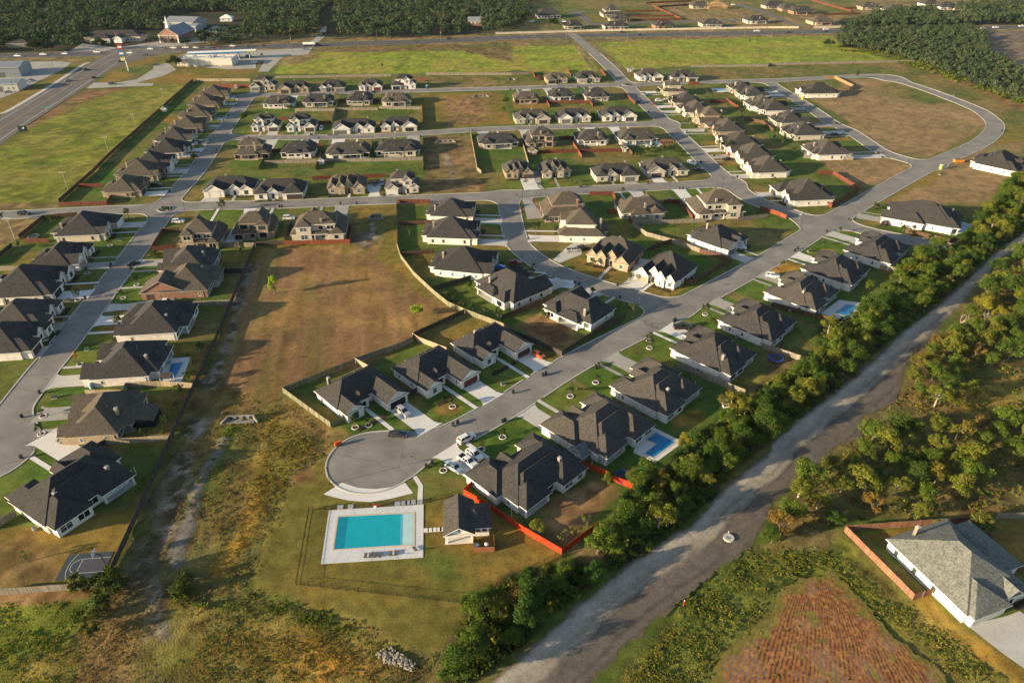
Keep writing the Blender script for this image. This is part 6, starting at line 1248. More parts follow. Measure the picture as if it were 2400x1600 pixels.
for spec, lb in [("B2 680,1312", "black street lamp left of the turning circle"), ("C1 1452,1155", "black street lamp at the white many-gabled corner house"), ("C1 95,268", "black street lamp where the curved street leaves the middle street"), ("C1 1928,170", "black street lamp behind the cream two-storey corner house"), ("D1 310,487", "black street lamp at the lawn corner below the right street"), ("A1 1710,405", "black street lamp right of the planted junction island"), ("C0 1338,1170", "black street lamp at the second street's right end"), ("B0 1962,1222", "black street lamp right of the bare strip on the second street"), ("D0 1083,718", "black street lamp at the top of the loop"), ("D0 1287,1515", "black street lamp at the loop's lower junction"), ("D0 420,1052", "black street lamp on the loop street's left side"), ("D0 2245,1128", "black street lamp outside the loop's right bend"), ("A0 2105,1308", "black street lamp at the left street's second junction"), ("C0 905,800", "black street lamp near the far planted island")]: lamp(PL(spec)[0], lb)
def upole(p, h, label, m='wood_pole', arm=True, rz=0.0, tf=False):
    root = empty('utility_pole', (*p, 0), rz); tag(root, label, 'utility pole', 'utility poles'); a = MB(); a.bar((0, 0, 0), (0, 0, h), .15, .10, k=8); a.build('pole', MAT[m], root)
    if arm:
        b = MB(); b.box(-1.3, 1.3, -.07, .07, h - .6, h - .42, 0, True); b.build('crossarm', MAT[m], root); c = MB()
        for x in (-1.2, -.4, .4, 1.2): c.bar((x, 0, h - .42), (x, 0, h - .18), .06, k=6)
        c.build('insulators', MAT['white_plastic'], root)
    if tf:
        t = MB(); t.bar((.35, .1, h - 3), (.35, .1, h - 2), .3, k=10); t.build('transformer', MAT['metal_grey'], root)
for k, s in enumerate(["A0 1512,955", "A0 1258,1197", "A0 1005,1422", "A1 632,192"]): upole(PL(s)[0], 9.6, f"pale pole with a crossarm along the left field's fence, {ORD[k]} from the top", 'bark_pale', True, R_(5))
upole(PL("A1 140,632")[0], 9.6, "pale pole with crossarm in the corner below the left road", 'concrete', True, R_(5)); upole(PL("A0 1605,757")[0], 10.5, "thick wooden pole on the store's lower lawn", 'wood_pole', False); upole(PL("A0 1720,772")[0], 9.5, "thin pole at the top of the left field fence", 'wood_pole'); upole(PL("A0 1765,732")[0], 9.5, "thin pole just above the left field fence's top corner", 'wood_pole')
PO = []
for k, s in enumerate(["A0 95,980", "A0 205,880", "A0 165,922", "A0 515,700", "A0 485,702", "A0 1100,440", "A0 1345,455", "A0 1658,485", "A0 1958,425", "B0 335,472", "B0 535,462", "B0 1117,420", "B0 1703,414", "B0 2265,404", "C0 497,402"]):
    p = PL(s)[0]; upole(p, 12.5, f"tall wooden utility pole of the highway line, {ORD[k]} from left", 'wood_pole', True, R_(90), k in (9, 12)); PO.append(p)
for k, s in enumerate(["C0 1055,390", "C0 1595,372", "C0 2132,350", "D0 25,347", "D0 310,335"]): p = PL(s)[0]; upole(p, 12, f"bare wooden pole along the right half of the highway, {ORD[k]} from left", 'wood_pole', False)
wr = MB()
for a, b in zip(PO[5:], PO[6:]):
    for z in (12.2, 11.0, 9.2):
        for o in (-.8, .8):
            prev = None
            for i in range(9):
                t = i / 8; q_ = (a[0] + (b[0] - a[0]) * t, a[1] + (b[1] - a[1]) * t + o, z - 1.6 * 4 * t * (1 - t) * .5)
                if prev: wr.bar(prev, q_, .035, k=3, cap=False)
                prev = q_
o = wr.build('power_cables', mat('cable', (.10, .10, .10), .6, 0)); tag(o, "power cables strung along the highway's utility poles", 'cables')

# ---------------------------------------------------------------- church, store and other large buildings
def gable_block(root, x0, x1, y0, y1, ev, kind, p, wallm, roofm, trim='trim_white', nm=''):
    wl = MB(); wl.box(x0, x1, y0, y1, 0, ev - .2); wl.build('wall', MAT[wallm], root)
    rf = MB(); roof_faces(rf, x0 - .6, x1 + .6, y0 - .5, y1 + .5, ev, kind, p); return rf.build('roof', [MAT[roofm], MAT[trim], MAT[wallm]], root)
mat('metal_roof', (.17, .19, .21), .65, .08, .5); mat('metal_wall', (.22, .24, .25), .6, .06, .5); mat('store_white', (.50, .48, .42), .8, .08, .6); mat('flat_roof', (.52, .51, .48), .85, .12, .4)
def wins(root, pts, w_, h_, z, rz, frame='trim_white'):
    for x, y in pts: f_, p_ = window_meshes(w_, h_, frame, True); o = link('window', f_, root, (x, y, z), rz); link('pane', p_, o)
c = Q('A0', 1560, 395); root = empty('church', (*c, 0), R_(-4)); tag(root, "brick church with white steeple and blue-grey metal roof behind the highway", 'church')
gable_block(root, -9, 9, 0, 34, 6.5, 'gy', .62, 'wall_red', 'metal_roof')
s = MB(); s.box(-1.3, 1.3, 1.0, 3.6, 9.5, 13.5); s.build('belfry', MAT['trim_white'], root); s = MB(); s.hexa([(-1.2, 1.1, 13.5), (1.2, 1.1, 13.5), (1.2, 3.5, 13.5), (-1.2, 3.5, 13.5)], [(-.04, 2.26, 22), (.04, 2.26, 22), (.04, 2.34, 22), (-.04, 2.34, 22)]); s.build('steeple', MAT['trim_white'], root)
wins(root, [(-2.6, 0), (2.6, 0)], 1.3, 4.0, 2.0, 0); wins(root, [(0, 0)], 1.5, 5.4, 2.0, 0); t = MB()
for sx in (-1, 1): t.box(sx * 8.6 - .5, sx * 8.6 + .5, -.3, .2, 0, 6.3)
t.build('pilasters', MAT['trim_white'], root); d = MB(); d.box(-4.5, -3.2, -.1, .1, 0, 2.6); d.build('door', MAT['door_brown'], root)
c = Q('A0', 1660, 285); root = empty('metal_hall', (*c, 0), R_(-8)); tag(root, "blue-grey metal hall with stepped roofs behind the church", 'hall'); gable_block(root, -16, 14, 0, 26, 7.5, 'gx', .28, 'metal_wall', 'metal_roof'); gable_block(root, 2, 20, -6, 8, 5.5, 'gx', .22, 'metal_wall', 'metal_roof'); d = MB(); d.box(-6, -2, -.1, .05, 0, 4); d.build('door', MAT['door_grey'], root)
c = Q('A0', 1050, 385); root = empty('church_annex', (*c, 0), R_(3)); tag(root, "long low cream building with dark roof left of the church", 'hall'); gable_block(root, -26, 24, 0, 17, 4.2, 'hip', .5, 'wall_cream', 'roof_charcoal'); gable_block(root, -18, 0, -8, 4, 4.0, 'hip', .5, 'wall_cream', 'roof_charcoal'); gable_block(root, 3, 10, -7, 3, 3.9, 'gy', .6, 'trim_white', 'roof_charcoal'); wins(root, [(x, 0) for x in (13, 16, 19, 22)] + [(x, -8) for x in (-15, -11, -7, -3)], 1.6, 1.6, 1.0, 0)
c = Q('A0', 1890, 612); root = empty('store', (*c, 0), R_(2)); tag(root, "flat-roofed pale store with rooftop units beside the blue canopy", 'store')
w_ = MB(); w_.box(-22, 21, 0, 15, 0, 5.2); w_.box(-22.1, 21.1, -.1, .25, 5.2, 6.0, 0, True); w_.box(-22.1, 21.1, 14.8, 15.1, 5.2, 6.0, 0, True); w_.box(-22.1, -21.8, .25, 14.8, 5.2, 6.0, 0, True); w_.box(20.8, 21.1, .25, 14.8, 5.2, 6.0, 0, True); w_.box(-9, -5.5, -.4, 0, 0, 5.4); w_.build('wall', MAT['store_white'], root); f = MB(); f.box(-21.8, 20.8, .25, 14.8, 5.2, 5.24); roof = f.build('roof', MAT['flat_roof'], root); b = MB(); b.box(-22.05, 21.05, -.06, 0, 0, 1.0); b.build('brick_base', MAT['wall_tan'], root)
for k, (x, y) in enumerate([(-17, 6), (-10, 9), (2, 8), (5, 11), (13, 7)]): u = MB(); u.box(-1.3, 1.3, -.9, .9, 5.24, 6.7); u.ring((0, 0), .3, .6, 6.7, 6.85, 10); u.build('rooftop_unit', MAT['metal_grey'], roof, (x, y, 0))
for x in (-15, -2, 6, 12): d = MB(); d.box(-.6, .6, -.08, .05, .05, 2.3); d.build('door', MAT['door_white'], root, (x, 0, 0))
ca, cb = Q('A0', 1712, 500, 5.5), Q('B0', 0, 475, 5.5); root = empty('fuel_canopy', (*ca, 0), bearing(ca, cb)); L = dist(ca, cb); tag(root, "long blue and white fuel station canopy at the highway", 'canopy')
mat('canopy_blue', (.03, .20, .34), .5, .05); mat('sign_yellow', (.40, .32, .06), .5, .05); mat('sign_red', (.30, .05, .045), .5, .05); mat('sign_blue', (.06, .13, .28), .5, .05); mat('sign_green', (.02, .25, .12), .5, .05)
f = MB(); f.box(0, L * .86, -.1, 8, 5.0, 6.0, 0, True); f.build('fascia', MAT['canopy_blue'], root); f = MB(); f.box(L * .86 + .01, L, -.1, 8, 5.0, 6.0, 0, True); f.build('yellow_fascia', MAT['sign_yellow'], root); f = MB(); f.box(.2, L - .2, .1, 7.8, 6.0, 6.12); f.build('roof', MAT['trim_white'], root)
for i in range(6):
    for y in (1.5, 6.5): c_ = MB(); c_.box(-.25, .25, -.25, .25, 0, 5.0); c_.build('column', MAT['trim_white'], root, (6 + i * (L - 12) / 5, y, 0))
    c_ = MB(); c_.box(-.5, .5, -.9, .9, .0, 2.0); c_.build('pump', MAT['sign_blue'], root, (6 + i * (L - 12) / 5, 4, 0))
p = Q('A0', 1180, 655); root = empty('price_sign', (*p, 0), R_(10)); tag(root, "tall fuel price sign with red, blue and yellow panels on pale poles", 'sign'); a = MB(); a.box(-.35, .35, -.3, .3, 0, 15.5); a.build('pole', MAT['trim_white'], root)
for nm, z0, z1, m in (('red_panel', 15.5, 19.4, 'sign_red'), ('blue_panel', 10.6, 15.3, 'sign_blue'), ('yellow_panel', 7.4, 10.4, 'sign_yellow')): a = MB(); a.box(-3.2, .5, -.4, .4, z0, z1, 0, True); b = MB(); b.box(-2.8, .1, -.5, -.46, z0 + (z1 - z0) * .35, z0 + (z1 - z0) * .65); o = a.build(nm, MAT[m], root); b.build('white_stripe', MAT['trim_white'], o)
p = Q('A0', 222, 1222); root = empty('sale_sign', (*p, 0), R_(8)); tag(root, "black roadside sign board with a small coloured emblem in the left field", 'sign'); a = MB(); a.box(-2.4, 2.4, -.08, .08, .8, 4.0, 0, True); a.build('board', MAT['black_metal'], root)
for x in (-2.1, 2.1): a = MB(); a.box(-.1, .1, -.1, .1, 0, 4.1); a.build('post', MAT['black_metal'], root, (x, .15, 0))
for k, (m, x) in enumerate((('sign_blue', -.5), ('sign_green', 0), ('white_plastic', .5))): a = MB(); a.hexa([(x - .45, -.1, 2.2), (x + .1, -.1, 2.2), (x + .1, -.06, 2.2), (x - .45, -.06, 2.2)], [(x, -.1, 3.3), (x + .5, -.1, 3.3), (x + .5, -.06, 3.3), (x, -.06, 3.3)]); a.build('emblem', MAT[m], root)
def street_sign(spec, label, m, h=2.6, w_=.8):
    p = PL(spec)[0]; root = empty('road_sign', (*p, 0), R_(10)); tag(root, label, 'sign'); a = MB(); a.bar((0, 0, 0), (0, 0, h + .1), .05, k=6); a.build('post', MAT['metal_grey'], root); a = MB(); a.box(-w_ / 2, w_ / 2, -.08, -.04, h - .6, h, 0, True); a.build('plate', MAT[m], root)
street_sign("A0 432,1032", "green road name sign by the left arterial road", 'sign_green', 3.6, 5); street_sign("C1 45,262", "red stop sign where the curved street meets the middle street", 'sign_red'); street_sign("C1 1165,1245", "blue-topped street name post at the main street corner", 'sign_blue', 3.2); street_sign("D1 285,460", "street name post on the lawn corner below the right street", 'white_plastic', 3.2); street_sign("A1 1530,470", "stop sign under the planted junction island", 'sign_red'); street_sign("A1 1500,240", "tall yellow-topped sign on the lawn above the planted island", 'sign_yellow', 2.4, .4)
for lab, tl, x, y, w0, d0, hh, rz in (("grey metal warehouse at the far left edge", 'A0', 20, 715, 26, 24, 7, 12), ("low pale building at the left edge behind the car park", 'A0', 0, 845, 24, 16, 5, 12)):
    c = Q(tl, x, y); root = empty('warehouse', (*c, 0), R_(rz)); tag(root, lab, 'warehouse'); gable_block(root, -w0 / 2, w0 / 2, 0, d0, hh, 'gx', .16, 'metal_wall' if 'grey' in lab else 'store_white', 'metal_roof'); d = MB(); d.box(-2, 2, -.1, .05, 0, 3.6); d.build('door', MAT['door_grey'], root); wins(root, [(6, 0), (9, 0)], 1.5, 1.2, 1.5, 0)
c = Q('B0', 2015, 240); root = empty('barn', (*c, 0), R_(3)); tag(root, "small red barn with pale metal roof among the far trees", 'barn'); gable_block(root, -7, 7, 0, 9, 4.6, 'gx', .7, 'wall_red', 'metal_roof'); d = MB()
for x in (-4, 0, 4): d.box(x - .8, x + .8, -.08, .05, 2.6, 3.8)
d.build('white_shutters', MAT['trim_white'], root)
for k, (tl, x, y, w0) in enumerate([('A0', 430, 105, 14), ('A0', 60, 120, 24), ('A0', 170, 440, 18), ('A0', 560, 60, 26), ('A0', 640, 235, 22), ('A0', 2080, 200, 12)]):
    c = Q(tl, x, y); root = empty('house', (*c, 0), R_(8)); tag(root, f"house half hidden in the far woods, {ORD[k]} from left among the trees", 'house', 'houses in the far woods'); gable_block(root, -w0 / 2, w0 / 2, 0, 10, 3.4, 'hip', .5, 'trim_white' if k in (0, 5) else 'wall_grey', 'roof_grey' if k != 5 else 'trim_white'); wins(root, [(-3, 0), (3, 0)], 1.4, 1.3, 1, 0)
# house frame under construction
c = Q('C0', 1895, 90); root = empty('timber_house_frame', (*c, 0), R_(8)); tag(root, "unfinished timber house frame of bare yellow studs", 'house frame'); mat('raw_timber', (.48, .29, .13), .85, .15, 2); s = MB(); r_ = MB()
for i in range(21):
    for y in (0, 14): s.box(-11 + i * 1.1 - .08, -11 + i * 1.1 + .08, y - .08, y + .08, 0, 3.2); 
for i in range(14):
    for x in (-11, 11): s.box(x - .08, x + .08, i - .08, i + .08, 0, 3.2)
for y in (0, 7, 14): s.box(-11, 11, y - .1, y + .1, 3.2, 3.4)
s.build('studs', MAT['raw_timber'], root)
for i in range(22): x = -11 + i * 1.05; zt = 9.5 - abs(x) * .42; r_.bar((x, -.5, 3.3), (x, 7, zt), .1, k=4); r_.bar((x, 14.5, 3.3), (x, 7, zt), .1, k=4)
r_.build('rafters', MAT['raw_timber'], root)

# ---------------------------------------------------------------- sheds, play things, court, culverts, small things
def shed(spec, w_, d_, label, wallm='wall_grey', roofm='roof_grey', rz=5):
    p = PL(spec)[0]; root = empty('garden_shed', (*p, 0), R_(rz)); tag(root, label, 'shed'); gable_block(root, -w_ / 2, w_ / 2, -d_ / 2, d_ / 2, 2.2, 'gy', .7, wallm, roofm); d = MB(); d.box(-.5, .5, -d_ / 2 - .05, -d_ / 2 + .02, .05, 1.85); d.build('door', MAT['door_white'], root)
shed("C2 625,1060", 3.6, 3.0, "small grey-roofed shed beside the red fence in a shady yard", 'wall_tan', 'roof_pale', -45); shed("C0 1032,1392", 2.4, 2.4, "tiny pale shed at the end of the dark red fence", 'wall_grey'); shed("B0 606,1505", 2.4, 2.4, "tiny white shed between two back lawns", 'trim_white'); shed("C0 190,1415", 3.8, 3.2, "brown-roofed shed behind the two-storey tan house", 'wall_tan', 'roof_brown'); shed("C0 1085,658", 3.4, 3.0, "pale blue-grey shed left of the eighth top-row house", 'metal_wall', 'roof_grey'); shed("A0 1515,1025", 2.6, 2.6, "small pale shed in a backyard beside the left field fence", 'store_white', 'roof_pale')
def tramp(spec, r, label, net=True, m='lounge_blue'):
    p = PL(spec)[0]; root = empty('trampoline', (*p, 0)); tag(root, label, 'trampoline'); a = MB(); a.ring((0, 0), r - .35, r, .78, .88, 24); a.build('rim_pad', MAT[m], root); b = MB(); b.disc((0, 0), r - .34, .82, 24); b.build('mat', MAT['door_black'], root)
    for i in range(6): t = i * math.pi / 3; l = MB(); l.bar((r * math.cos(t) * .97, r * math.sin(t) * .97, 0), (r * math.cos(t) * .97, r * math.sin(t) * .97, 2.5 if net else .8), .035, k=5); l.build('leg', MAT['black_metal'], root)
    if net:
        n_ = MB()
        for i in range(48):
            a0, a1 = i * math.pi / 24, (i + 1) * math.pi / 24; n_.bar((r * math.cos(a0), r * math.sin(a0), .85), (r * math.cos(a0), r * math.sin(a0), 2.45), .008, k=3, cap=False)
            for z in (1.2, 1.6, 2.0, 2.45): n_.bar((r * math.cos(a0), r * math.sin(a0), z), (r * math.cos(a1), r * math.sin(a1), z), .008, k=3, cap=False)
        n_.build('net', MAT['black_metal'], root)
tramp("C2 1028,1262", 2.3, "big blue-rimmed trampoline with a dark net near the orange fence"); tramp("D2 68,172", 2.2, "blue-rimmed trampoline on bare soil near the tree strip", False); tramp("A1 310,618", 2.2, "dark trampoline in the yard under the left road", False, 'door_grey'); tramp("B0 1225,965", 2.0, "small dark trampoline behind the brown-roofed house", False, 'door_grey')
p = Q('C2', 1250, 1210); root = empty('playset', (*p, 0), R_(-30)); tag(root, "green slide and play tower by the tree strip", 'playset'); m_ = MB()
for x in (-.7, .7):
    for y in (-.7, .7): l = MB(); l.box(x - .06, x + .06, y - .06, y + .06, 0, 2.4); l.build('post', MAT['wood_pole'], root)
m_.box(-.8, .8, -.8, .8, 1.2, 1.3, 0, True); m_.build('platform', MAT['wood_pole'], root); s = MB(); roof_faces(s, -1, 1, -1, 1, 2.5, 'gy', .8); s.build('roof', [MAT['sign_green']] * 3, root); s = MB(); s.hexa([(-2.9, -.3, .1), (-.8, -.3, 1.2), (-.8, .3, 1.2), (-2.9, .3, .1)], [(-2.9, -.3, .2), (-.8, -.3, 1.35), (-.8, .3, 1.35), (-2.9, .3, .2)]); s.build('slide', MAT['sign_green'], root)
for k, (x, y) in enumerate([(1950, 532), (1970, 572), (1976, 598), (2060, 512), (2066, 532), (2090, 580)]):
    p = Q('C2', x, y); root = empty('planter_box', (*p, 0), R_(8)); tag(root, f"white raised garden box, {ORD[k]} of six in the third tree-side backyard", 'planter', 'raised garden boxes'); a = MB(); a.ring((0, 0), .0, .001, 0, .01, 4); a = MB()
    for b_ in ((-1.2, 1.2, -.5, -.42), (-1.2, 1.2, .42, .5), (-1.2, -1.12, -.42, .42), (1.12, 1.2, -.42, .42)): a.box(*b_, 0, .45)
    a.build('boards', MAT['white_plastic'], root); s = MB(); s.box(-1.12, 1.12, -.42, .42, 0, .38); s.build('earth', MAT['soil'], root); g = MB(); r = random.Random(k)
    for _ in range(60): x_, y_ = r.uniform(-1, 1), r.uniform(-.35, .35); g.face([(x_, y_, .38), (x_ + r.uniform(-.25, .25), y_ + r.uniform(-.25, .25), .6), (x_ + r.uniform(-.25, .25), y_ + .1, .7)])
    g.build('plants', MAT['shrub_green'], root)
# basketball court
CT = ccw(PL("A3 640,385 1037,360 932,598 505,630")); c = CT[0]; mat('court_green', (.035, .05, .055), .75, .08, 1); mat('court_key', (.060, .057, .072), .75, .08, 1)
a0, a1 = Q('A3', 505, 630), Q('A3', 932, 598); cz = bearing(a0, a1); CL = dist(a0, a1); CW = dist(a1, Q('A3', 1037, 360)); root = empty('basketball_court', (*a0, 0), cz); tag(root, "dark half basketball court with white lines and one hoop", 'basketball court')
s = MB(); slab(s, [(0, 0), (CL, 0), (CL, CW), (0, CW)], 0, .06); s.build('surface', MAT['court_green'], root); s = MB(); s.face([(CL - 5.6, CW / 2 - 1.85, .066), (CL, CW / 2 - 1.85, .066), (CL, CW / 2 + 1.85, .066), (CL - 5.6, CW / 2 + 1.85, .066)]); s.build('key', MAT['court_key'], root)
ln = MB()
def cline(pts, w_=.08):
    for p, q_ in zip(pts, pts[1:]):
        L = dist(p, q_) + 1e-9; n_ = (-(q_[1] - p[1]) / L * w_ / 2, (q_[0] - p[0]) / L * w_ / 2); ln.face([(p[0] - n_[0], p[1] - n_[1], .073), (q_[0] - n_[0], q_[1] - n_[1], .073), (q_[0] + n_[0], q_[1] + n_[1], .073), (p[0] + n_[0], p[1] + n_[1], .073)])
ym = CW / 2
for yy in (ym - 1.85, ym + 1.85): cline([(CL, yy), (CL - 5.6, yy)])
cline([(CL - 5.6, ym - 1.85), (CL - 5.6, ym + 1.85)]); cline([(CL - 5.6 - 1.8 * math.cos(t), ym + 1.8 * math.sin(t)) for t in np.linspace(-1.57, 1.57, 14)]); RR = min(6.7, CL - 1.2); cline([(CL - 1.2 - RR * math.cos(t), ym + RR * math.sin(t)) for t in np.linspace(-math.asin(min(1, (ym - .1) / RR)), math.asin(min(1, (ym - .1) / RR)), 22)])
ln.build('lines', MAT['paint_white'], root)
root = empty('basketball_hoop', (*Q('A3', 968, 470), .06), cz); tag(root, "black basketball hoop with clear backboard at the court's right edge", 'basketball hoop'); s = MB(); s.bar((0, 0, 0), (-.2, 0, 2.6), .09, k=6); s.bar((-.2, 0, 2.6), (-1.2, 0, 3.2), .07, k=6); s.build('post', MAT['black_metal'], root); s = MB(); s.box(-1.3, -1.24, -.9, .9, 2.8, 3.9, 0, True); s.build('backboard', MAT['lamp_glass'], root); s = MB(); s.ring((-1.6, 0), .22, .25, 2.98, 3.02, 14); s.build('rim', MAT['red_paint'], root)
# culvert headwalls
def culvert(a, b, n, label, h=1.35):
    A, B = Q(*a), Q(*b); L = dist(A, B); root = empty('culvert_headwall', (*A, 0), bearing(A, B)); tag(root, label, 'culvert'); w_ = MB(); w_.box(0, L, 0, .35, 0, h); 
    w_.hexa([(-1.4, -1.6, 0), (-1.1, -1.8, 0), (.3, -.01, 0), (0, .2, 0)], [(-1.4, -1.6, .5), (-1.1, -1.8, .5), (.3, -.01, h - .03), (0, .2, h - .03)]); w_.hexa([(L - .3, -.01, 0), (L + 1.1, -1.8, 0), (L + 1.4, -1.6, 0), (L, .2, 0)], [(L - .3, -.01, h - .03), (L + 1.1, -1.8, .5), (L + 1.4, -1.6, .5), (L, .2, h - .03)])
    w_.box(-.2, L + .2, -1.6, 0, 0, .12); w_.build('wall', MAT['concrete_old'], root)
    for i in range(n):
        x = (i + .5) * L / n; m_ = MB(); r = min(.55, L / n * .38)
        m_.face([(x + r * math.cos(t), -.012, h * .45 + r * math.sin(t)) for t in np.linspace(0, 6.283, 17)[:-1]], 0)
        for t in range(16): t0, t1 = t * math.pi / 8, (t + 1) * math.pi / 8; m_.face([(x + r * math.cos(t0), -.02, h * .45 + r * math.sin(t0)), (x + r * math.cos(t1), -.02, h * .45 + r * math.sin(t1)), (x + r * 1.2 * math.cos(t1), -.02, h * .45 + r * 1.2 * math.sin(t1)), (x + r * 1.2 * math.cos(t0), -.02, h * .45 + r * 1.2 * math.sin(t0))], 1)
        m_.build('pipe_mouth', [MAT['door_black'], MAT['concrete_dull']], root)
culvert(('A2', 2095, 722), ('A2', 2340, 712), 4, "pale concrete culvert wall with four round pipes above the weedy ditch"); culvert(('B1', 1062, 438), ('B1', 1150, 436), 3, "concrete culvert wall with three openings at the top of the basin", 2.0); culvert(('B0', 1672, 1308), ('B0', 1810, 1303), 3, "concrete culvert wall with three pipes below the second street"); culvert(('B0', 2010, 892), ('B0', 2120, 888), 3, "concrete culvert wall with three pipes below the topmost street"); culvert(('C0', -25, 735), ('C0', 10, 733), 2, "dark culvert in the strip under the top meadow", 1.2)
p = Q('C3', 1990, 240); root = empty('manhole', (*p, .05)); tag(root, "pale concrete manhole ring standing on the gravel road", 'manhole'); s = MB(); s.ring((0, 0), .55, 1.15, 0, .3, 24); s.build('ring', MAT['concrete'], root); s = MB(); s.disc((0, 0), .56, .26, 20); s.build('cover', MAT['metal_grey'], root); s = MB(); s.bar((.2, 1.1, 0), (.25, 1.4, .7), .06, k=6); s.build('marker_pipe', MAT['white_plastic'], root)
for k, (t_, x, y, w0) in enumerate([('C1', 1410, 1293, "where the curved street meets the main street"), ('A2', 425, 342, "on the long left street near the bottom"), ('B2', 1428, 1057, "on the right part of the turning circle"), ('C1', 1960, 107, "at the right street's mouth"), ('C1', 2232, 892, "on the main street's upper half"), ('C2', 575, 355, "on the main street near two driveways")]):
    root = empty('manhole_cover', (*Q(t_, x, y), .022)); tag(root, "dark round manhole cover " + w0, 'manhole cover'); s = MB(); s.ring((0, 0), .36, .5, 0, .012, 16); s.build('frame', MAT['concrete_dull'], root); s = MB(); s.disc((0, 0), .37, .01, 14); s.build('lid', MAT['door_brown'], root)
def utility_box(spec, label, w_=1.1, m='green_box'):
    p = PL(spec)[0]; root = empty('utility_box', (*p, 0), R_(15)); tag(root, label, 'utility box', 'utility boxes on the lawns'); s = MB(); s.box(-w_ / 2 - .15, w_ / 2 + .15, -.6, .6, 0, .1); s.build('pad', MAT['concrete'], root); s = MB(); s.hexa([(-w_ / 2, -.45, .1), (w_ / 2, -.45, .1), (w_ / 2, .45, .1), (-w_ / 2, .45, .1)], [(-w_ / 2, -.35, .8), (w_ / 2, -.35, .8), (w_ / 2, .45, .85), (-w_ / 2, .45, .85)]); s.build('cabinet', MAT[m], root)
for s_, lb in [("A2 500,518", "green utility box on the lawn right of the left street bins"), ("B2 2272,395", "grey-green utility box on the lawn between two driveways near the turning circle"), ("A1 1100,640", "green utility box on the lawn by the second left house"), ("A1 628,1195", "pale green utility box on the lawn by the third left house"), ("C1 100,895", "green utility box on the lawn of the red car's neighbour"), ("C1 245,130", "green utility boxes on the lawn above the middle street"), ("C1 1268,78", "green utility box on the lawn of the eighth middle-street house"), ("B1 1015,192", "green utility box by the tan gabled house's neighbour lawn"), ("D1 380,745", "pale green utility box near bins on the tree side"), ("C0 1030,1090", "white utility pedestals on the lawn at the round green tree"), ("D0 1710,878", "pale utility box in the grass outside the loop"), ("D0 1048,1450", "green utility box near the loop's lower bins"), ("D1 1585,38", "green utility box at the bare right lot"), ("A2 800,78", "green utility box beside the orange young tree")]: utility_box(s_, lb)
def toilet(spec, label, m):
    p = PL(spec)[0]; root = empty('portable_toilet', (*p, 0), R_(20)); tag(root, label, 'portable toilet'); s = MB(); s.box(-.6, .6, -.6, .6, 0, 2.1); s.build('cabin', MAT[m], root); s = MB(); s.box(-.65, .65, -.65, .65, 2.1, 2.3, 0, True); s.build('roof', MAT['white_plastic'], root); s = MB(); s.box(-.4, .4, -.63, -.58, .1, 1.9); s.build('door', MAT[m], root)
mat('lime_plastic', (.42, .50, .04), .6, .05); mat('orange_plastic', (.5, .2, .02), .6, .08)
toilet("D0 318,915", "lime green portable toilet by the lone new house", 'lime_plastic'); toilet("D0 1587,1555", "lime green portable toilet near the unfinished right house", 'lime_plastic'); toilet("B0 1572,815", "blue portable toilet at the topmost street", 'sign_blue')
p = Q('D0', 1748, 1490); root = empty('skip_container', (*p, 0), R_(5)); tag(root, "orange skip container on the bare lot at right", 'skip'); s = MB(); s.hexa([(-2.2, -1, .1), (2.2, -1, .1), (2.2, 1, .1), (-2.2, 1, .1)], [(-2.6, -1.1, 1.5), (2.6, -1.1, 1.5), (2.6, 1.1, 1.5), (-2.6, 1.1, 1.5)]); s.build('hull', MAT['orange_plastic'], root); s = MB(); s.box(-2.4, 2.4, -.95, .95, 1.5, 1.54); s.build('rubble', MAT['soil'], root)
p = Q('B2', 758, 955); root = empty('orange_barrier', (*p, 0), R_(35)); tag(root, "orange barrier box at the left rim of the turning circle", 'barrier'); s = MB(); s.box(-.9, .9, -.35, .35, .35, 1.3, 0, True); s.build('panel', MAT['fence_vivid'] if False else mat('barrier_orange', (.5, .07, .01), .6, .08), root)
for x in (-.7, .7): s = MB(); s.box(-.08, .08, -.3, .3, 0, .36); s.build('leg', MAT['black_metal'], root, (x, 0, 0))
p = Q('C3', 1577, 855); root = empty('marker_post', (*p, 0)); tag(root, "red marker post in the weeds beside the gravel road", 'marker'); s = MB(); s.bar((0, 0, 0), (0, 0, 1.5), .12, .09, k=8); s.build('post', MAT['red_paint'], root); s = MB(); s.bar((0, 0, 1.5), (0, 0, 1.62), .13, .04, k=8); s.build('cap', MAT['white_plastic'], root)
p = Q('A2', 845, 425); root = empty('water_tank', (*p, 0)); tag(root, "pale blue plastic water tank inside the board fence", 'tank'); s = MB(); s.bar((0, 0, 0), (0, 0, 1.5), .65, .65, k=14); s.bar((0, 0, 1.5), (0, 0, 1.8), .65, .2, k=14); s.build('vessel', mat('tank_blue', (.30, .40, .48), .5, .05), root); s = MB(); s.bar((0, 0, 1.8), (0, 0, 1.9), .2, .18, k=10); s.build('lid', MAT['white_plastic'], root)
p = Q('A2', 1545, 375); root = empty('poolside_gazebo', (*p, 0), R_(5)); tag(root, "small flat-roofed gazebo at the pool's near end", 'gazebo'); s = MB(); s.hexa([(-1.6, -1.2, 2.3), (1.6, -1.2, 2.3), (1.6, 1.2, 2.6), (-1.6, 1.2, 2.6)], [(-1.6, -1.2, 2.42), (1.6, -1.2, 2.42), (1.6, 1.2, 2.72), (-1.6, 1.2, 2.72)]); s.build('roof', MAT['roof_grey'], root)
for x in (-1.45, 1.45):
    for y in (-1.05, 1.05): s = MB(); s.box(-.07, .07, -.07, .07, 0, 2.4); s.build('post', MAT['trim_white'], root, (x, y, 0))
s = MB(); s.box(-1.1, 1.1, -.3, .3, 0, .95); s.build('counter', MAT['concrete_new'], root)
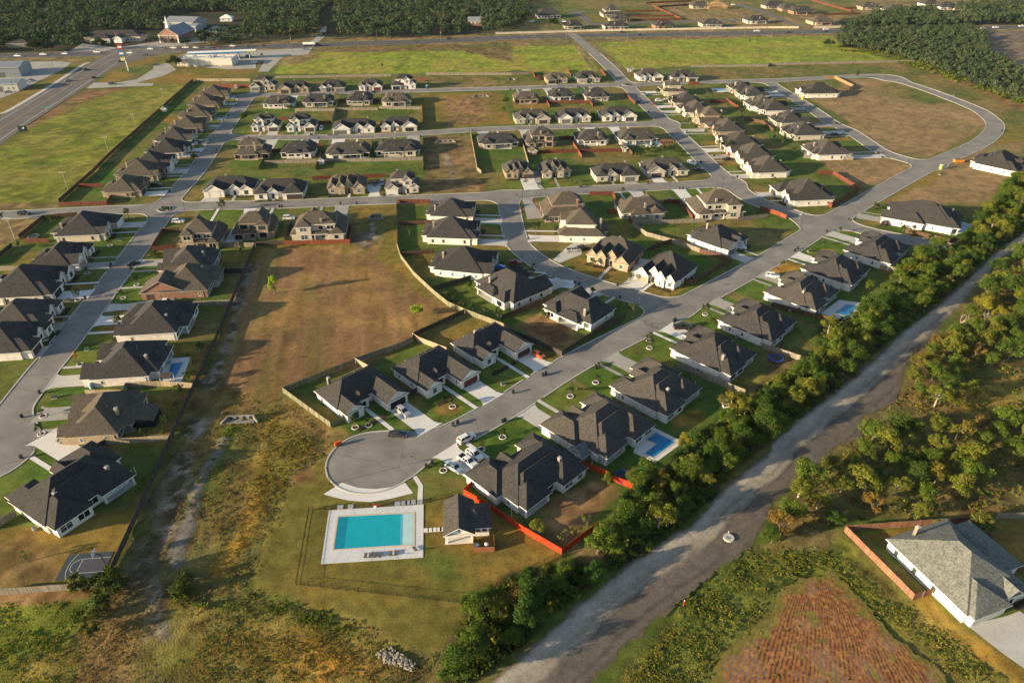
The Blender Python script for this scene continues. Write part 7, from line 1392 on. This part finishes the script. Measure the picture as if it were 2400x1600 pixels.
p = Q('C0', 1420, 1335); root = empty('pergola', (*p, 0), R_(8)); tag(root, "reddish wooden pergola beside the small second-street pool", 'pergola'); s = MB()
for i in range(12): s.box(-3.2 + i * .58, -3.08 + i * .58, -2, 2, 2.6, 2.75, 0, True)
s.build('slats', MAT['enclosure_wood'], root)
for x in (-3, 0, 3):
    for y in (-1.8, 1.8): s = MB(); s.box(-.1, .1, -.1, .1, 0, 2.6); s.build('post', MAT['enclosure_wood'], root, (x, y, 0))
# patio cover and glazed porch on the pool-side house already belong to it; condensers beside the near houses
def nth_(k): return f"{k}{'th' if 10 <= k % 100 <= 20 else {1: 'st', 2: 'nd', 3: 'rd'}.get(k % 10, 'th')}"
for k, h in enumerate(sorted([h for h in HOUSES if h['c'][1] < 250 and h['c'][0] > -150], key=lambda h: h['c'][0] / h['c'][1])):
    p = loc2w(h, (h['W'] / 2 + 1.0, random.Random(k).uniform(-2, 4))); root = empty('air_conditioner', (*p, 0), house_base(h)); tag(root, f"grey air conditioner box by a house wall, {nth_(k + 1)} of such boxes from left", 'air conditioner', 'air conditioners')
    a = MB(); a.box(-.42, .42, -.42, .42, .08, .85, 0, True); a.build('casing', MAT['metal_grey'], root); a = MB(); a.disc((0, 0), .34, .86, 14); a.build('fan_grille', MAT['door_black'], root)
# ---------------------------------------------------------------- trees and other plants
mat_attr('leaf', .75, .22, .9, fine=5, transl=.38); mat_attr('leaf_far', .85, .25, .25, fine=5, transl=.25)
def leaves(C, rad, n, size, rs, col, flat=.75, jit=.22, rough=.55):
    """n leaf sprays around each clump centre in C"""
    k = len(C); tot = k * n
    d = rs.normal(size=(tot, 3)); d /= np.linalg.norm(d, axis=1, keepdims=True); rr = np.repeat(rad, n)[:, None] * rs.uniform(.45, 1.05, (tot, 1)) ** .7
    d[:, 2] *= flat; P = np.repeat(C, n, 0) + d * rr
    nrm = d + rs.normal(scale=rough, size=(tot, 3)); nrm[:, 2] += .25; nrm /= np.linalg.norm(nrm, axis=1, keepdims=True)
    u = np.cross(nrm, rs.normal(size=(tot, 3))); u /= np.linalg.norm(u, axis=1, keepdims=True); v = np.cross(nrm, u)
    s = size * rs.uniform(.6, 1.3, (tot, 1)); a = s * rs.uniform(.5, .9, (tot, 1))
    V = np.stack([P - u * s - v * a * .3, P + v * a, P + u * s - v * a * .2, P - v * a], 1).reshape(-1, 3)
    cc = np.repeat(np.array(col)[None] * rs.uniform(1 - jit, 1 + jit, (k, 1)) * rs.uniform(.92, 1.08, (k, 3)), n, 0) * rs.uniform(.8, 1.2, (tot, 1))
    return V, np.arange(tot * 4).reshape(-1, 4), np.repeat(cc, 4, 0)
def crown_points(rs, k, rx, rz, z0, lop=.22, tall=False):
    """uneven crown: clump centres near the outside of a lopsided egg, with bays left open"""
    bays = rs.normal(size=(4, 3)); bays /= np.linalg.norm(bays, axis=1, keepdims=True); out, rad = [], []
    off = rs.uniform(-lop, lop, 2)
    while len(out) < k:
        d = rs.normal(size=3); d /= np.linalg.norm(d)
        if (bays @ d).max() > .86 or d[2] < -.55: continue
        r = rs.uniform(.45, .9); lob = 1 + .25 * math.sin(3 * math.atan2(d[1], d[0]) + off[0] * 9)
        out.append((d[0] * rx * r * lob + off[0] * (d[2] + .6) * rx, d[1] * rx * r * lob + off[1] * (d[2] + .6) * rx, z0 + rz + d[2] * rz * r)); rad.append(rx * rs.uniform(.22, .40))
    return np.array(out), np.array(rad)
def make_tree(seed, H_, R, col, n=26, k=60, size=.19, base=.28, bark='bark', name='tree', far=False, stems=1):
    rs = np.random.RandomState(seed); z0 = H_ * base; rz = (H_ - z0) / 2; C, rad = crown_points(rs, n, R, rz, z0)
    V, F, A = leaves(C, rad, k, size, rs, col); crown = np_mesh('crown', V, F, MAT['leaf_far' if far else 'leaf'], A)
    t = MB()
    for s in range(stems):
        bx, by = (0, 0) if stems == 1 else tuple(rs.uniform(-.4, .4, 2) * R * .5); top = (C[:, 0].mean() * .5 + bx, C[:, 1].mean() * .5 + by, z0 + rz * .9)
        r0 = .035 * H_ / (1 if stems == 1 else 1.5); m = (bx * .6 + rs.uniform(-.2, .2), by * .6 + rs.uniform(-.2, .2), z0 * .9 + .2)
        t.bar((bx * .4, by * .4, -.1), m, r0, r0 * .75, k=7, cap=False); t.bar(m, top, r0 * .75, r0 * .3, k=6, cap=False)
        if not far:
            for c in C[rs.permutation(len(C))[:7]]: q_ = tuple(m[i] + (top[i] - m[i]) * rs.uniform(.1, .7) for i in range(3)); t.bar(q_, tuple(c), r0 * .38, r0 * .1, k=4, cap=False)
    return crown, t.mesh('trunk', MAT[bark])
def bare_tree(seed, H_, R):
    rs = np.random.RandomState(seed); t = MB()
    def grow_(p, d, L, r, lev):
        e = tuple(p[i] + d[i] * L for i in range(3)); t.bar(p, e, r, r * .6, k=4 if lev else 6, cap=False)
        if lev < 4:
            for _ in range(3 if lev < 3 else 2):
                n = np.array(d) + rs.normal(scale=.5, size=3) * (.8 if lev else .6); n[2] = abs(n[2]) * .8 + .1; n /= np.linalg.norm(n); grow_(e, n, L * rs.uniform(.6, .85), r * .55, lev + 1)
    grow_((0, 0, -.1), (0, 0, 1), H_ * .28, .035 * H_, 0); return t.mesh('branches', MAT['bark_pale'])
GREEN, OLIVE, YEL, DARK, RUST, LIME = (.105, .150, .020), (.155, .170, .024), (.24, .22, .026), (.052, .095, .017), (.22, .14, .03), (.27, .36, .03)
KIND = dict(
 green=[make_tree(1, 7.5, 3.6, GREEN, 38, 95, base=.1), make_tree(2, 8.5, 4.1, (.070, .115, .018), 42, 95, base=.08), make_tree(3, 6.6, 3.4, GREEN, 34, 95, base=.1)], olive=[make_tree(4, 7.6, 3.7, OLIVE, 38, 95, base=.1), make_tree(5, 8.8, 3.6, OLIVE, 34, 90, base=.24, bark='bark_pale'), make_tree(6, 6.4, 3.5, (.14, .15, .025), 36, 95, base=.06)],
 yellow=[make_tree(7, 7.2, 3.4, YEL, 34, 90, base=.12), make_tree(8, 8.2, 3.6, (.19, .165, .025), 30, 85, base=.28, bark='bark_pale')], rust=[make_tree(9, 6.6, 3.2, RUST, 28, 80, base=.1), make_tree(19, 5.4, 2.8, (.17, .13, .035), 26, 80, base=.08)],
 dark=[make_tree(10, 7.4, 3.6, DARK, 40, 95, base=.08), make_tree(11, 6.2, 3.1, (.045, .09, .016), 36, 95, base=.05)],
 lime=[make_tree(12, 7.6, 1.9, LIME, 26, 50, .2, .05), make_tree(13, 4.8, 2.3, LIME, 24, 50, .2, .05)],
 bush=[make_tree(14, 3.0, 2.0, (.075, .095, .02), 16, 50, .18, .02), make_tree(15, 2.4, 1.8, (.11, .115, .025), 14, 50, .18, .02)], small=[make_tree(16, 4.4, 1.7, (.055, .085, .022), 14, 44, .16, .3), make_tree(17, 3.6, 1.4, (.07, .095, .025), 12, 40, .15, .3), make_tree(18, 5.0, 1.6, (.05, .075, .02), 15, 44, .16, .22)],
 sprig=[make_tree(20, 2.6, .8, (.13, .14, .03), 8, 24, .12, .3)], orange=[make_tree(21, 4.2, .9, (.32, .12, .012), 10, 34, .14, .15)],
 far=[make_tree(30 + i, h_, r_, c_, 22, 26, .55, .12, far=True) for i, (h_, r_, c_) in enumerate([(10, 5.8, (.026, .044, .017)), (11.5, 6.4, (.031, .048, .019)), (9, 5.2, (.035, .054, .019)), (10, 6.0, (.040, .054, .022)), (8.5, 4.8, (.028, .054, .017))])],
 oak=[make_tree(40, 9, 6.2, (.028, .042, .016), 30, 40, .4, .3, far=True)])
BARE = [bare_tree(50, 7, 3), bare_tree(51, 8, 3)]
DESC = dict(green='green leafy tree', olive='olive-green tree', yellow='yellowish tree', rust='rust-brown tree', dark='dark green tree', lime='bright lime-green tree', bush='low green bush', small='small tree', sprig='thin young tree', orange='orange young tree', far='dark tree', oak='broad dark oak')
def plant(p, kind, sc, rz, label, group=None, ring=0, name=None, idx=None):
    ms = KIND[kind]; c, t = ms[(idx if idx is not None else int(abs(p[0] * 7 + p[1] * 3))) % len(ms)]
    root = empty(name or {'bush': 'bush', 'small': 'young_tree', 'sprig': 'young_tree', 'oak': 'oak_tree', 'orange': 'young_tree'}.get(kind, 'tree'), (*p, 0), rz); root.scale = (sc, sc, sc * (.92 + .16 * ((p[0] * 3.7) % 1))); tag(root, label, {'bush': 'bush', 'small': 'young tree', 'sprig': 'young tree', 'oak': 'oak tree', 'orange': 'young tree'}.get(kind, 'tree'), group); link('trunk', t, root); link('crown', c, root)
    if ring:
        if 'ring' not in _win: a = MB(); a.ring((0, 0), .75, .98, 0, .16, 18); b = MB(); b.disc((0, 0), .76, .08, 16); _win['ring'] = (a.mesh('edging', MAT['concrete_new']), b.mesh('mulch', MAT['mulch']))
        s = ring / sc; e = link('edging', _win['ring'][0], root); e.scale = (s, s, s); e2 = link('mulch', _win['ring'][1], e)
    return root
def radial(p, d): L = math.hypot(*p); return (p[0] * (1 + d / L), p[1] * (1 + d / L))
def scatter(poly, gap, rnd, top=6.0, edge=1.5, avoid=(), n_max=100000):
    xs = [p[0] for p in poly]; ys = [p[1] for p in poly]; out = []; cell = {}
    area = (max(xs) - min(xs)) * (max(ys) - min(ys)); tries = min(int(area / gap ** 2 * 9), 40000)
    for _ in range(tries):
        p = (rnd.uniform(min(xs), max(xs)), rnd.uniform(min(ys), max(ys)))
        if not inpoly(p, poly) or (top and not inpoly(radial(p, top), poly)) or any(inpoly(p, a) for a in avoid): continue
        if rd(*p) < 3: continue
        k = (int(p[0] // gap), int(p[1] // gap))
        if any(dist(p, o) < gap for i in (-1, 0, 1) for j in (-1, 0, 1) for o in cell.get((k[0] + i, k[1] + j), ())): continue
        cell.setdefault(k, []).append(p); out.append(p)
        if len(out) >= n_max: break
    return out
rnd = random.Random(11)
def nth(k): return f"{k}{'th' if 10 <= k % 100 <= 20 else {1: 'st', 2: 'nd', 3: 'rd'}.get(k % 10, 'th')}"
GP = inset(ccw(GRAVEL), -2.2)
STRIP = PL("B3 1700,1240 2000,700 2352,480 C3 200,450 620,380 660,420 480,560 640,640 850,560 760,330 750,250 C2 1000,1400 1300,1090 1600,860 1760,790 2080,500 2352,440 D2 60,330 250,260 500,30 D1 460,1430 1050,1150 1400,760 1700,610 2010,410 2200,120 2450,-20 2450,540 2230,640 1900,960 1600,1180 1100,1568 D2 1040,40 700,370 0,900 C3 1560,80 1230,330 870,560 450,900 0,1290 B3 1750,1750")
T1 = scatter(STRIP, 3.5, rnd, 5.2, avoid=[GP, PL('D1 480,1300 660,1180 850,1200 880,1420 760,1720 560,1480'), PL('C2 1180,720 1590,930 1500,1140 1400,1330 1250,1200')]); print('T1', len(T1)); T1.sort(key=lambda p: p[0] + p[1])
for k, p in enumerate(T1):
    kind = rnd.choices(['green', 'olive', 'yellow', 'dark', 'rust'], [7, 4, .8, 2.5, .3])[0]
    plant(p, kind, rnd.uniform(.5, .95), rnd.uniform(0, 6.28), f"{DESC[kind]} in the strip left of the gravel road, {nth(k + 1)} from its near end", 'trees in the strip beside the gravel road')
RIGHT = [PL("D2 80,1540 560,1060 900,880 1260,760 1720,780 2420,700 2420,1420 1900,1340 1500,1500 D3 1400,60 700,120 620,170 430,120 60,260"), PL("D2 1260,560 1240,330 1350,60 1500,0 D1 1600,1520 1850,1180 2250,800 2420,700 2420,1568 D2 2352,120 2100,330 1900,500 1700,640 1400,600")]
T2 = [p for poly in RIGHT for p in scatter(poly, 4.4, rnd, 3.0, avoid=[GP]) if float(fbm(np.array([[p[0]]]), np.array([[p[1]]]), 15, 77, 2)[0, 0]) > .38 or polydist_np(np.array([p[0]]), np.array([p[1]]), GRAVEL)[0] < 9]; print('T2', len(T2)); T2.sort(key=lambda p: p[1])
for k, p in enumerate(T2):
    kind = rnd.choices(['green', 'olive', 'yellow', 'dark', 'rust'], [5, 5, 2.6, .8, .8])[0]
    if rnd.random() < .05:
        o = empty('bare_tree', (*p, 0), rnd.uniform(0, 6.28)); tag(o, f"leafless pale tree right of the gravel road, {nth(k + 1)} from the near end", 'tree', 'trees right of the gravel road'); link('branches', BARE[k % 2], o); continue
    plant(p, kind, rnd.uniform(.55, 1.05), rnd.uniform(0, 6.28), f"{DESC[kind]} right of the gravel road, {nth(k + 1)} from the near end", 'trees right of the gravel road')
# far woods: single trees in front, the rest as one mass
CHURCH = [PL("A0 740,490 760,280 1450,300 1500,120 1830,120 2120,120 2352,170 2200,330 1990,330 1780,440 1000,480"), PL("B0 470,420 560,280 600,150 700,0 760,0 740,240 840,380 560,420"), PL("A0 -300,640 0,440 200,420 600,430 700,480 -300,560"), PL("B0 1950,320 1950,150 2090,150 2090,320"), PL("A0 380,190 380,60 480,60 480,190"), PL("A0 560,330 560,230 700,230 700,330")]
hw_poly = (lambda lr: lr[0] + lr[1][::-1])(ribbon(HWY, 30)); CHURCH.append(hw_poly)
WOOD = PL("N -120,-70 1240,-70 1235,45 1200,72 1090,84 900,90 760,92 740,85 560,104 440,112 330,112 180,118 60,126 -120,138")
TF = scatter(WOOD, 8.2, rnd, 0, avoid=CHURCH); TF.sort(key=lambda p: p[1]); print('TF', len(TF))
def mass(name, items, seed):
    rs = np.random.RandomState(seed); Vs, As = [], []
    for p, cols, hr, rr, n, sz in items:
        R = rs.uniform(*rr); Hh = rs.uniform(*hr); C, rad = crown_points(rs, 11, R, Hh * .45, Hh * .08); C[:, 0] += p[0]; C[:, 1] += p[1]
        V, F, A = leaves(C, rad * 1.25, n, sz, rs, cols[rs.randint(len(cols))], jit=.1, rough=.3); Vs.append(V); As.append(A)
    V = np.concatenate(Vs); A = np.concatenate(As); o = link(name, np_mesh(name, V, np.arange(len(V)).reshape(-1, 4), MAT['leaf_far'], A)); o['kind'] = 'stuff'; return o
NEARC = [(.07, .10, .02), (.10, .115, .022), (.085, .10, .02), (.13, .125, .025)]
FARC = [(.044, .070, .032), (.052, .078, .034), (.060, .084, .036), (.070, .088, .040)]
RW = PL("N 1965,112 1972,70 2060,35 2170,25 2260,55 2300,95 2310,130 2400,185 2460,230 2460,262 2380,240 2290,205 2200,172 2140,148 2060,122"); TR = scatter(RW, 5.8, rnd, 4, avoid=[hw_poly]); TR.sort(key=lambda p: p[1]); print('TR', len(TR))
T3 = scatter(PL("N 2230,20 2460,10 2460,62 2270,58"), 8, rnd, 0, avoid=[hw_poly])
NR = max(0, 300 - len(T1) - len(T2))
for k, p in enumerate(TR[:NR]): plant(p, rnd.choice(['green', 'olive', 'olive', 'yellow']), rnd.uniform(.8, 1.15), rnd.uniform(0, 6.28), f"tree at the near end of the wood right of the meadow, {nth(k + 1)} counting away", 'trees of the right-hand wood')
mass('far_woods', [(p, FARC, (8, 12), (4.8, 7), 20, .75) for p in TF + T3] + [(p, FARC if p[1] > 440 else NEARC, (7, 10), (4, 5.5), 26, .55) for p in TR[NR:]], 5)
for k, (s, sc) in enumerate([("A0 925,455", 1), ("A0 1410,402", .75), ("A0 1600,415", .6), ("A0 1712,430", .75), ("A0 1850,395", 1.1), ("A0 1925,385", 1.0), ("A0 1615,628", .95), ("C0 380,260", 1.1), ("D0 548,440", .8), ("A0 330,480", 1.0), ("A0 460,478", .9), ("B0 620,365", .7)]): plant(PL(s)[0], 'oak', sc, k, f"broad dark tree standing apart near the highway, {ORD[k]} counting from church to field", 'single trees near the highway')
# yard trees
def yard(kind, specs, where, group, sc=(.8, 1.15), ring=0):
    for k, p in enumerate(PL(specs)): plant(p, kind, rnd.uniform(*sc), rnd.uniform(0, 6.28), f"{DESC[kind]} {where}, {ORD[k]} listed from left" if False else f"{DESC[kind]}, {ORD[k]} {where}", group, ring)
plant(PL("B1 172,1130")[0], 'lime', 1.0, 0, "tall bright lime-green tree alone in the bare basin", idx=0); plant(PL("B1 1488,1330")[0], 'lime', 1.0, 1, "round bright lime-green tree at the basin's right side", idx=1); plant(PL("A2 708,190")[0], 'orange', 1, 0, "orange young tree on a lawn beside the long left street"); plant(PL("A2 735,212")[0], 'bush', .25, 0, "tiny shrub in the white ring under the orange tree", ring=1)
yard('small', "A1 1010,690 800,940 715,1190 500,1280", "down the left lawns of the left street", 'front yard trees', (.7, .95), 1); yard('small', "A1 1255,1050 1130,1170 A2 395,685 380,850", "down the right lawns of the left street", 'front yard trees', (.7, 1), 1); yard('small', "A1 470,480 190,720 15,470 1240,270 1185,445 2225,770 2050,370", "around the planted junction island, left to right", 'yard trees near the planted island', (.8, 1.2))
yard('small', "B2 912,790 1035,770 1805,600 2265,880 2070,990 C2 -632,1185", "round the turning circle, from left", 'yard trees at the turning circle', (.6, .85), 1); yard('small', "C2 535,505 768,378 1262,60 C1 1775,1320 1260,1560", "up the main street's tree side", 'front yard trees', (.7, .95), 1); yard('small', "D1 130,880 505,690 655,575 980,360 1240,560 1300,600", "along the upper end of the main street", 'front yard trees', (.7, 1.0))
yard('small', "C1 175,975 735,1150 735,890 1090,1020 1110,1320 300,490 225,580", "around the curved street", 'front yard trees', (.7, 1.1)); yard('small', "B1 1960,1110 2090,1330 2220,1370 1990,1300 1410,600 C1 590,140 130,130 365,115 540,110 1020,210", "in the yards between basin and middle street", 'yard trees', (.6, 1.0)); yard('bush', "B1 1750,1150 1900,1250 1820,1200 A1 450,1200 1480,800 1090,1400 1420,800", "between left street and curved street", 'bushes', (.7, 1.2))
yard('small', "A2 1745,160 1750,390 1660,500 1635,640 1545,770 1520,870 1330,880 1800,250 1850,110", "along the dark ditch fence, from the pool", 'trees along the ditch fence', (.6, 1.05)); yard('green', "D1 930,1100 1180,960 1280,900 1040,860", "behind the patios of the tree side", 'yard trees', (.45, .6)); yard('olive', "C2 880,1310 C3 250,190 C2 1150,1290", "in the pool-side house's yard", 'yard trees', (.4, .6)); yard('sprig', "C3 605,190 450,270 520,230 690,130 D3 1575,160 A3 260,450", "in the lower yards, from left", 'young trees', (.9, 1.6))
yard('bush', "D1 1240,540 1310,600 1490,630 960,360 1000,350 C2 620,460 C1 300,1350 1840,1400", "along driveways of the main street", 'bushes', (.45, .8)); yard('small', "C0 1340,880 1400,880 1560,1070 1610,1100 1480,980 1780,1250 1900,1380 1990,1390 1450,960 1630,1150 1690,1200 2180,400", "down the right street's right lawns", 'front yard trees', (.9, 1.3)); yard('bush', "C0 745,1100", "at the second street's lawn corner: big and round", 'bushes', (1.5, 1.55)); yard('bush', "C0 1160,1450 1240,1400 1380,1380 1520,1400 1560,1440 1300,1370", "in the hedge above the white house by the right street", 'bushes', (.8, 1.2))
yard('small', "C0 1860,890 1790,870 2090,1060 2110,1080 D0 60,1300 130,1330 230,1420 80,1250 D1 60,110 395,1040", "in the back yards between right street and loop", 'yard trees', (.8, 1.2)); yard('small', "A0 2090,890 2040,1010 2000,1040 1900,1140 1750,1260 1750,1380 1800,1490 A1 1490,60", "down the left field row's front lawns", 'front yard trees', (.8, 1.1)); yard('green', "B0 2270,1040 2300,960 A0 2230,1110 B0 310,1020", "in the upper yards, tallest beside the strip", 'yard trees', (.55, .75)); yard('bush', "A3 840,1120 760,1000 930,900 1030,760 1050,660 920,700 730,700 A3 1650,760 1700,640", "along the ditch near the court", 'bushes', (.8, 1.5)); yard('small', "B0 1160,630 80,455 60,535 D0 820,720", "in the far meadows", 'meadow trees', (.9, 1.1))
plant(PL("D3 1960,180")[0], 'olive', .75, 0, "round olive tree behind the pale-roofed corner house"); plant(PL("D3 1560,165")[0], 'yellow', .35, 0, "small yellow tree on the corner house's back lawn"); plant(PL("D3 650,110")[0], 'green', .4, 0, "small conical tree at the composite fence corner"); plant(PL("D3 30,280")[0], 'green', .5, 0, "low round tree at the gravel road's right rim"); plant(PL("C3 740,640")[0], 'dark', .85, 0, "dense dark green tree between park lawn and gravel road"); plant(PL("C2 1160,1280")[0], 'sprig', 1.2, 0, "young tree in a round white planter by the trampoline", ring=1.5)
# planted beds by the houses that show their fronts
HB = [h for h in HOUSES if h['c'][1] < 345 and h.get('door') and math.sin(h['f']) < .25 and not h.get('bare')]
for k, h in enumerate(sorted(HB, key=lambda h: h['c'][0] / h['c'][1])):
    rs = np.random.RandomState(k); C = []; root = empty('shrub_bed', (*h['c'], 0), house_base(h)); tag(root, f"row of low shrubs along a house front, {nth(k + 1)} such bed from left", 'shrub bed', 'shrub beds'); hw, hd = h['W'] / 2, h['D'] / 2; gl = [g_[0][0] for g_ in h.get('gdoor', [])]
    for x in np.arange(-hw + 1, hw - .5, 1.0):
        if any(abs(x - g_) < 4.6 for g_ in gl) or abs(x - h['door'][0]) < 1: continue
        C.append((x + rs.uniform(-.2, .2), -hd - .9 + rs.uniform(-.2, .3) + 1.0 * (rs.rand() < .3), .32))
    if not C: bpy.data.objects.remove(root); continue
    C = np.array(C); V, F, A = leaves(C, np.full(len(C), .5), 40, .13, rs, (.055, .075, .02), jit=.4); link('shrubs', np_mesh('shrubs', V, F, MAT['leaf'], A), root); m_ = MB(); m_.box(C[:, 0].min() - .6, C[:, 0].max() + .6, -hd - 1.7, -hd - .1, 0, .045); m_.build('mulch', MAT['mulch'], root)
# weeds, tall grass and undergrowth: nobody could count them
def tufts(name, regions, seed):
    rs = np.random.RandomState(seed); Vs, As = [], []
    for spec, dens, hgt, cols, clump in regions:
        poly = PL(spec); xs = [p[0] for p in poly]; ys = [p[1] for p in poly]; n = int((max(xs) - min(xs)) * (max(ys) - min(ys)) * dens)
        X_ = rs.uniform(min(xs), max(xs), n); Y_ = rs.uniform(min(ys), max(ys), n); d_ = polydist_np(X_, Y_, poly); ok = inpoly_np(X_, Y_, poly) & ~inpoly_np(X_, Y_, GRAVEL) & (rs.rand(n) < sstep(d_, -.5, 3)); N_ = fbm(X_, Y_, clump, seed, 2); ok &= rs.rand(n) < sstep(N_, .2, .55); X_, Y_, N_ = X_[ok], Y_[ok], N_[ok]
        k = 9; tot = len(X_) * k; h_ = np.repeat(rs.uniform(.35, 1, len(X_)) * hgt * (.5 + N_), k); a = rs.uniform(0, 6.283, tot); sp = rs.uniform(.2, .9, tot) * h_
        P = np.stack([np.repeat(X_, k), np.repeat(Y_, k), np.zeros(tot) - .05], 1); P[:, :2] += rs.normal(scale=.14, size=(tot, 2)) * (1 + h_[:, None]); T = P.copy(); T[:, 0] += np.cos(a) * sp; T[:, 1] += np.sin(a) * sp; T[:, 2] = h_ * rs.uniform(.5, 1, tot)
        w_ = (.08 + .22 * h_)[:, None] * np.stack([-np.sin(a), np.cos(a), np.zeros(tot)], 1); M_ = (P + T) / 2; M_[:, 2] += h_ * .12
        Vs.append(np.stack([P, M_ - w_, T, M_ + w_], 1).reshape(-1, 3)); c_ = np.array(cols)[rs.randint(len(cols), size=len(X_))] * rs.uniform(.75, 1.25, (len(X_), 1)); As.append(np.repeat(np.repeat(c_, k, 0) * rs.uniform(.85, 1.15, (tot, 1)), 4, 0))
    V = np.concatenate(Vs); o = link(name, np_mesh(name, V, np.arange(len(V)).reshape(-1, 4), MAT['leaf'], np.concatenate(As))); o['kind'] = 'stuff'; return o
gC = [(.13, .165, .02), (.17, .185, .025), (.09, .135, .018)]; yC = [(.22, .20, .03), (.25, .21, .036), (.18, .185, .03)]; oC = [(.30, .20, .04), (.27, .15, .035)]; bC = [(.22, .12, .042), (.27, .155, .05), (.15, .11, .04)]
tufts('weeds', [("A2 1960,300 2352,480 B2 250,500 690,800 700,1000 400,1250 300,1568 B3 0,650 350,800 1000,1000 1380,1240 1760,1230 1500,1750 -200,1750 A3 1000,1750 300,1700 900,800 1020,600 1290,0 A2 1290,1560", 1.6, .15, bC + yC, 6), ("B3 0,700 350,810 1000,1000 1380,1240 1100,1330 600,1130 0,1010 A3 2100,1000 1800,900 1560,700 1600,540 1800,640 2200,800", 2.6, .34, gC, 5), ("A3 1150,1568 1350,1080 2352,1000 B3 900,1200 1060,1568", 1.8, .22, bC + yC + gC + oC, 6), ("A3 1550,800 1620,540 1800,560 1760,760 1900,860 1800,950", 2.0, 1.1, gC, 3), ("A2 2060,760 2250,720 2100,950 1900,1250 1760,1568 1700,1500 1950,1050", 1.2, .6, gC, 4), ("A3 -300,830 650,800 900,830 700,1100 600,1700 -300,1750", 2.6, .24, gC + yC, 5), ("B2 80,700 480,800 560,1000 330,1250 120,1568 A3 2050,560 2180,100", 2.2, .22, yC + oC, 5)], 3)
tufts('tall_grass', [("C3 760,1750 1500,880 2100,360 2270,300 D3 0,320 420,540 250,640 -60,920 C3 2200,1060 1900,1400 1700,1800", 3.0, .24, gC + yC, 5), ("D3 0,320 300,300 560,330 900,560 1250,800 1800,1200 2250,1568 1760,1600 1590,1460 1320,1240 1020,980 760,760 560,560 420,560 200,660", 3.0, .22, yC + gC, 5), ("D3 -60,920 250,640 420,560 560,560 760,760 1020,980 1320,1240 1590,1460 1780,1640 C3 1700,1700 1900,1400 2200,1060", .05, .3, gC + yC, 6)], 4)
tufts('undergrowth', [("B3 1740,1230 2050,800 2352,560 C3 200,510 640,440 760,520 880,480 760,330 900,130 C2 1000,1430 1560,1040 2100,590 D2 0,360 500,30 D1 460,1440 1050,1170 1700,670 2010,440 2400,0 2400,600 2000,830 1600,1220 1100,1600 D2 1000,90 700,410 0,940 C3 1560,140 870,600 450,940 0,1340 B3 1750,1750", 1.6, 1.3, gC + [(.07, .10, .018)] * 2, 5), ("D2 40,1568 700,950 900,700 1250,400 1400,0 D1 1600,1568 2380,650 D2 2400,1568 D3 2400,40 1800,70 700,120 600,180 0,290", .8, .5, gC + yC + bC, 6), ("N 1960,118 2040,128 2200,180 2330,225 2460,270 2460,240 2300,195 2180,150 2060,118", .25, 1.6, gC, 8)], 6)
# riprap
rs = np.random.RandomState(8); mb = MB(); RP = PL("B3 1100,1300 1230,1230 1300,1280 1480,1400 1430,1460 1330,1420 1180,1380"); xs = [p[0] for p in RP]; ys = [p[1] for p in RP]; n = 0
while n < 190:
    p = (rs.uniform(min(xs), max(xs)), rs.uniform(min(ys), max(ys)))
    if not inpoly(p, RP): continue
    e = rs.uniform(.12, .34); J = lambda: rs.uniform(.6, 1.1) * e; n += 1
    mb.hexa([(p[0] - J(), p[1] - J(), -.02), (p[0] + J(), p[1] - J(), -.02), (p[0] + J(), p[1] + J(), -.02), (p[0] - J(), p[1] + J(), -.02)], [(p[0] - J() * .6, p[1] - J() * .6, J()), (p[0] + J() * .6, p[1] - J() * .6, J()), (p[0] + J() * .6, p[1] + J() * .6, J()), (p[0] - J() * .6, p[1] + J() * .6, J())])
o = mb.build('riprap_stones', mat('limestone', (.27, .24, .185), .9, .3, 2)); o['kind'] = 'stuff'
# ---------------------------------------------------------------- air
hz = MB(); hz.box(-900, 1000, -60, 1500, -2, 130, 0, True)
m = bpy.data.materials.new('haze'); m.use_nodes = True; t = m.node_tree; t.nodes.clear(); o_ = t.nodes.new('ShaderNodeOutputMaterial'); pv = t.nodes.new('ShaderNodeVolumePrincipled')
pv.inputs['Color'].default_value = (.62, .80, 1, 1); pv.inputs['Density'].default_value = .000014; pv.inputs['Anisotropy'].default_value = -.2
t.links.new(pv.outputs[0], o_.inputs['Volume']); ho = hz.build('haze', m); ho['kind'] = 'stuff'
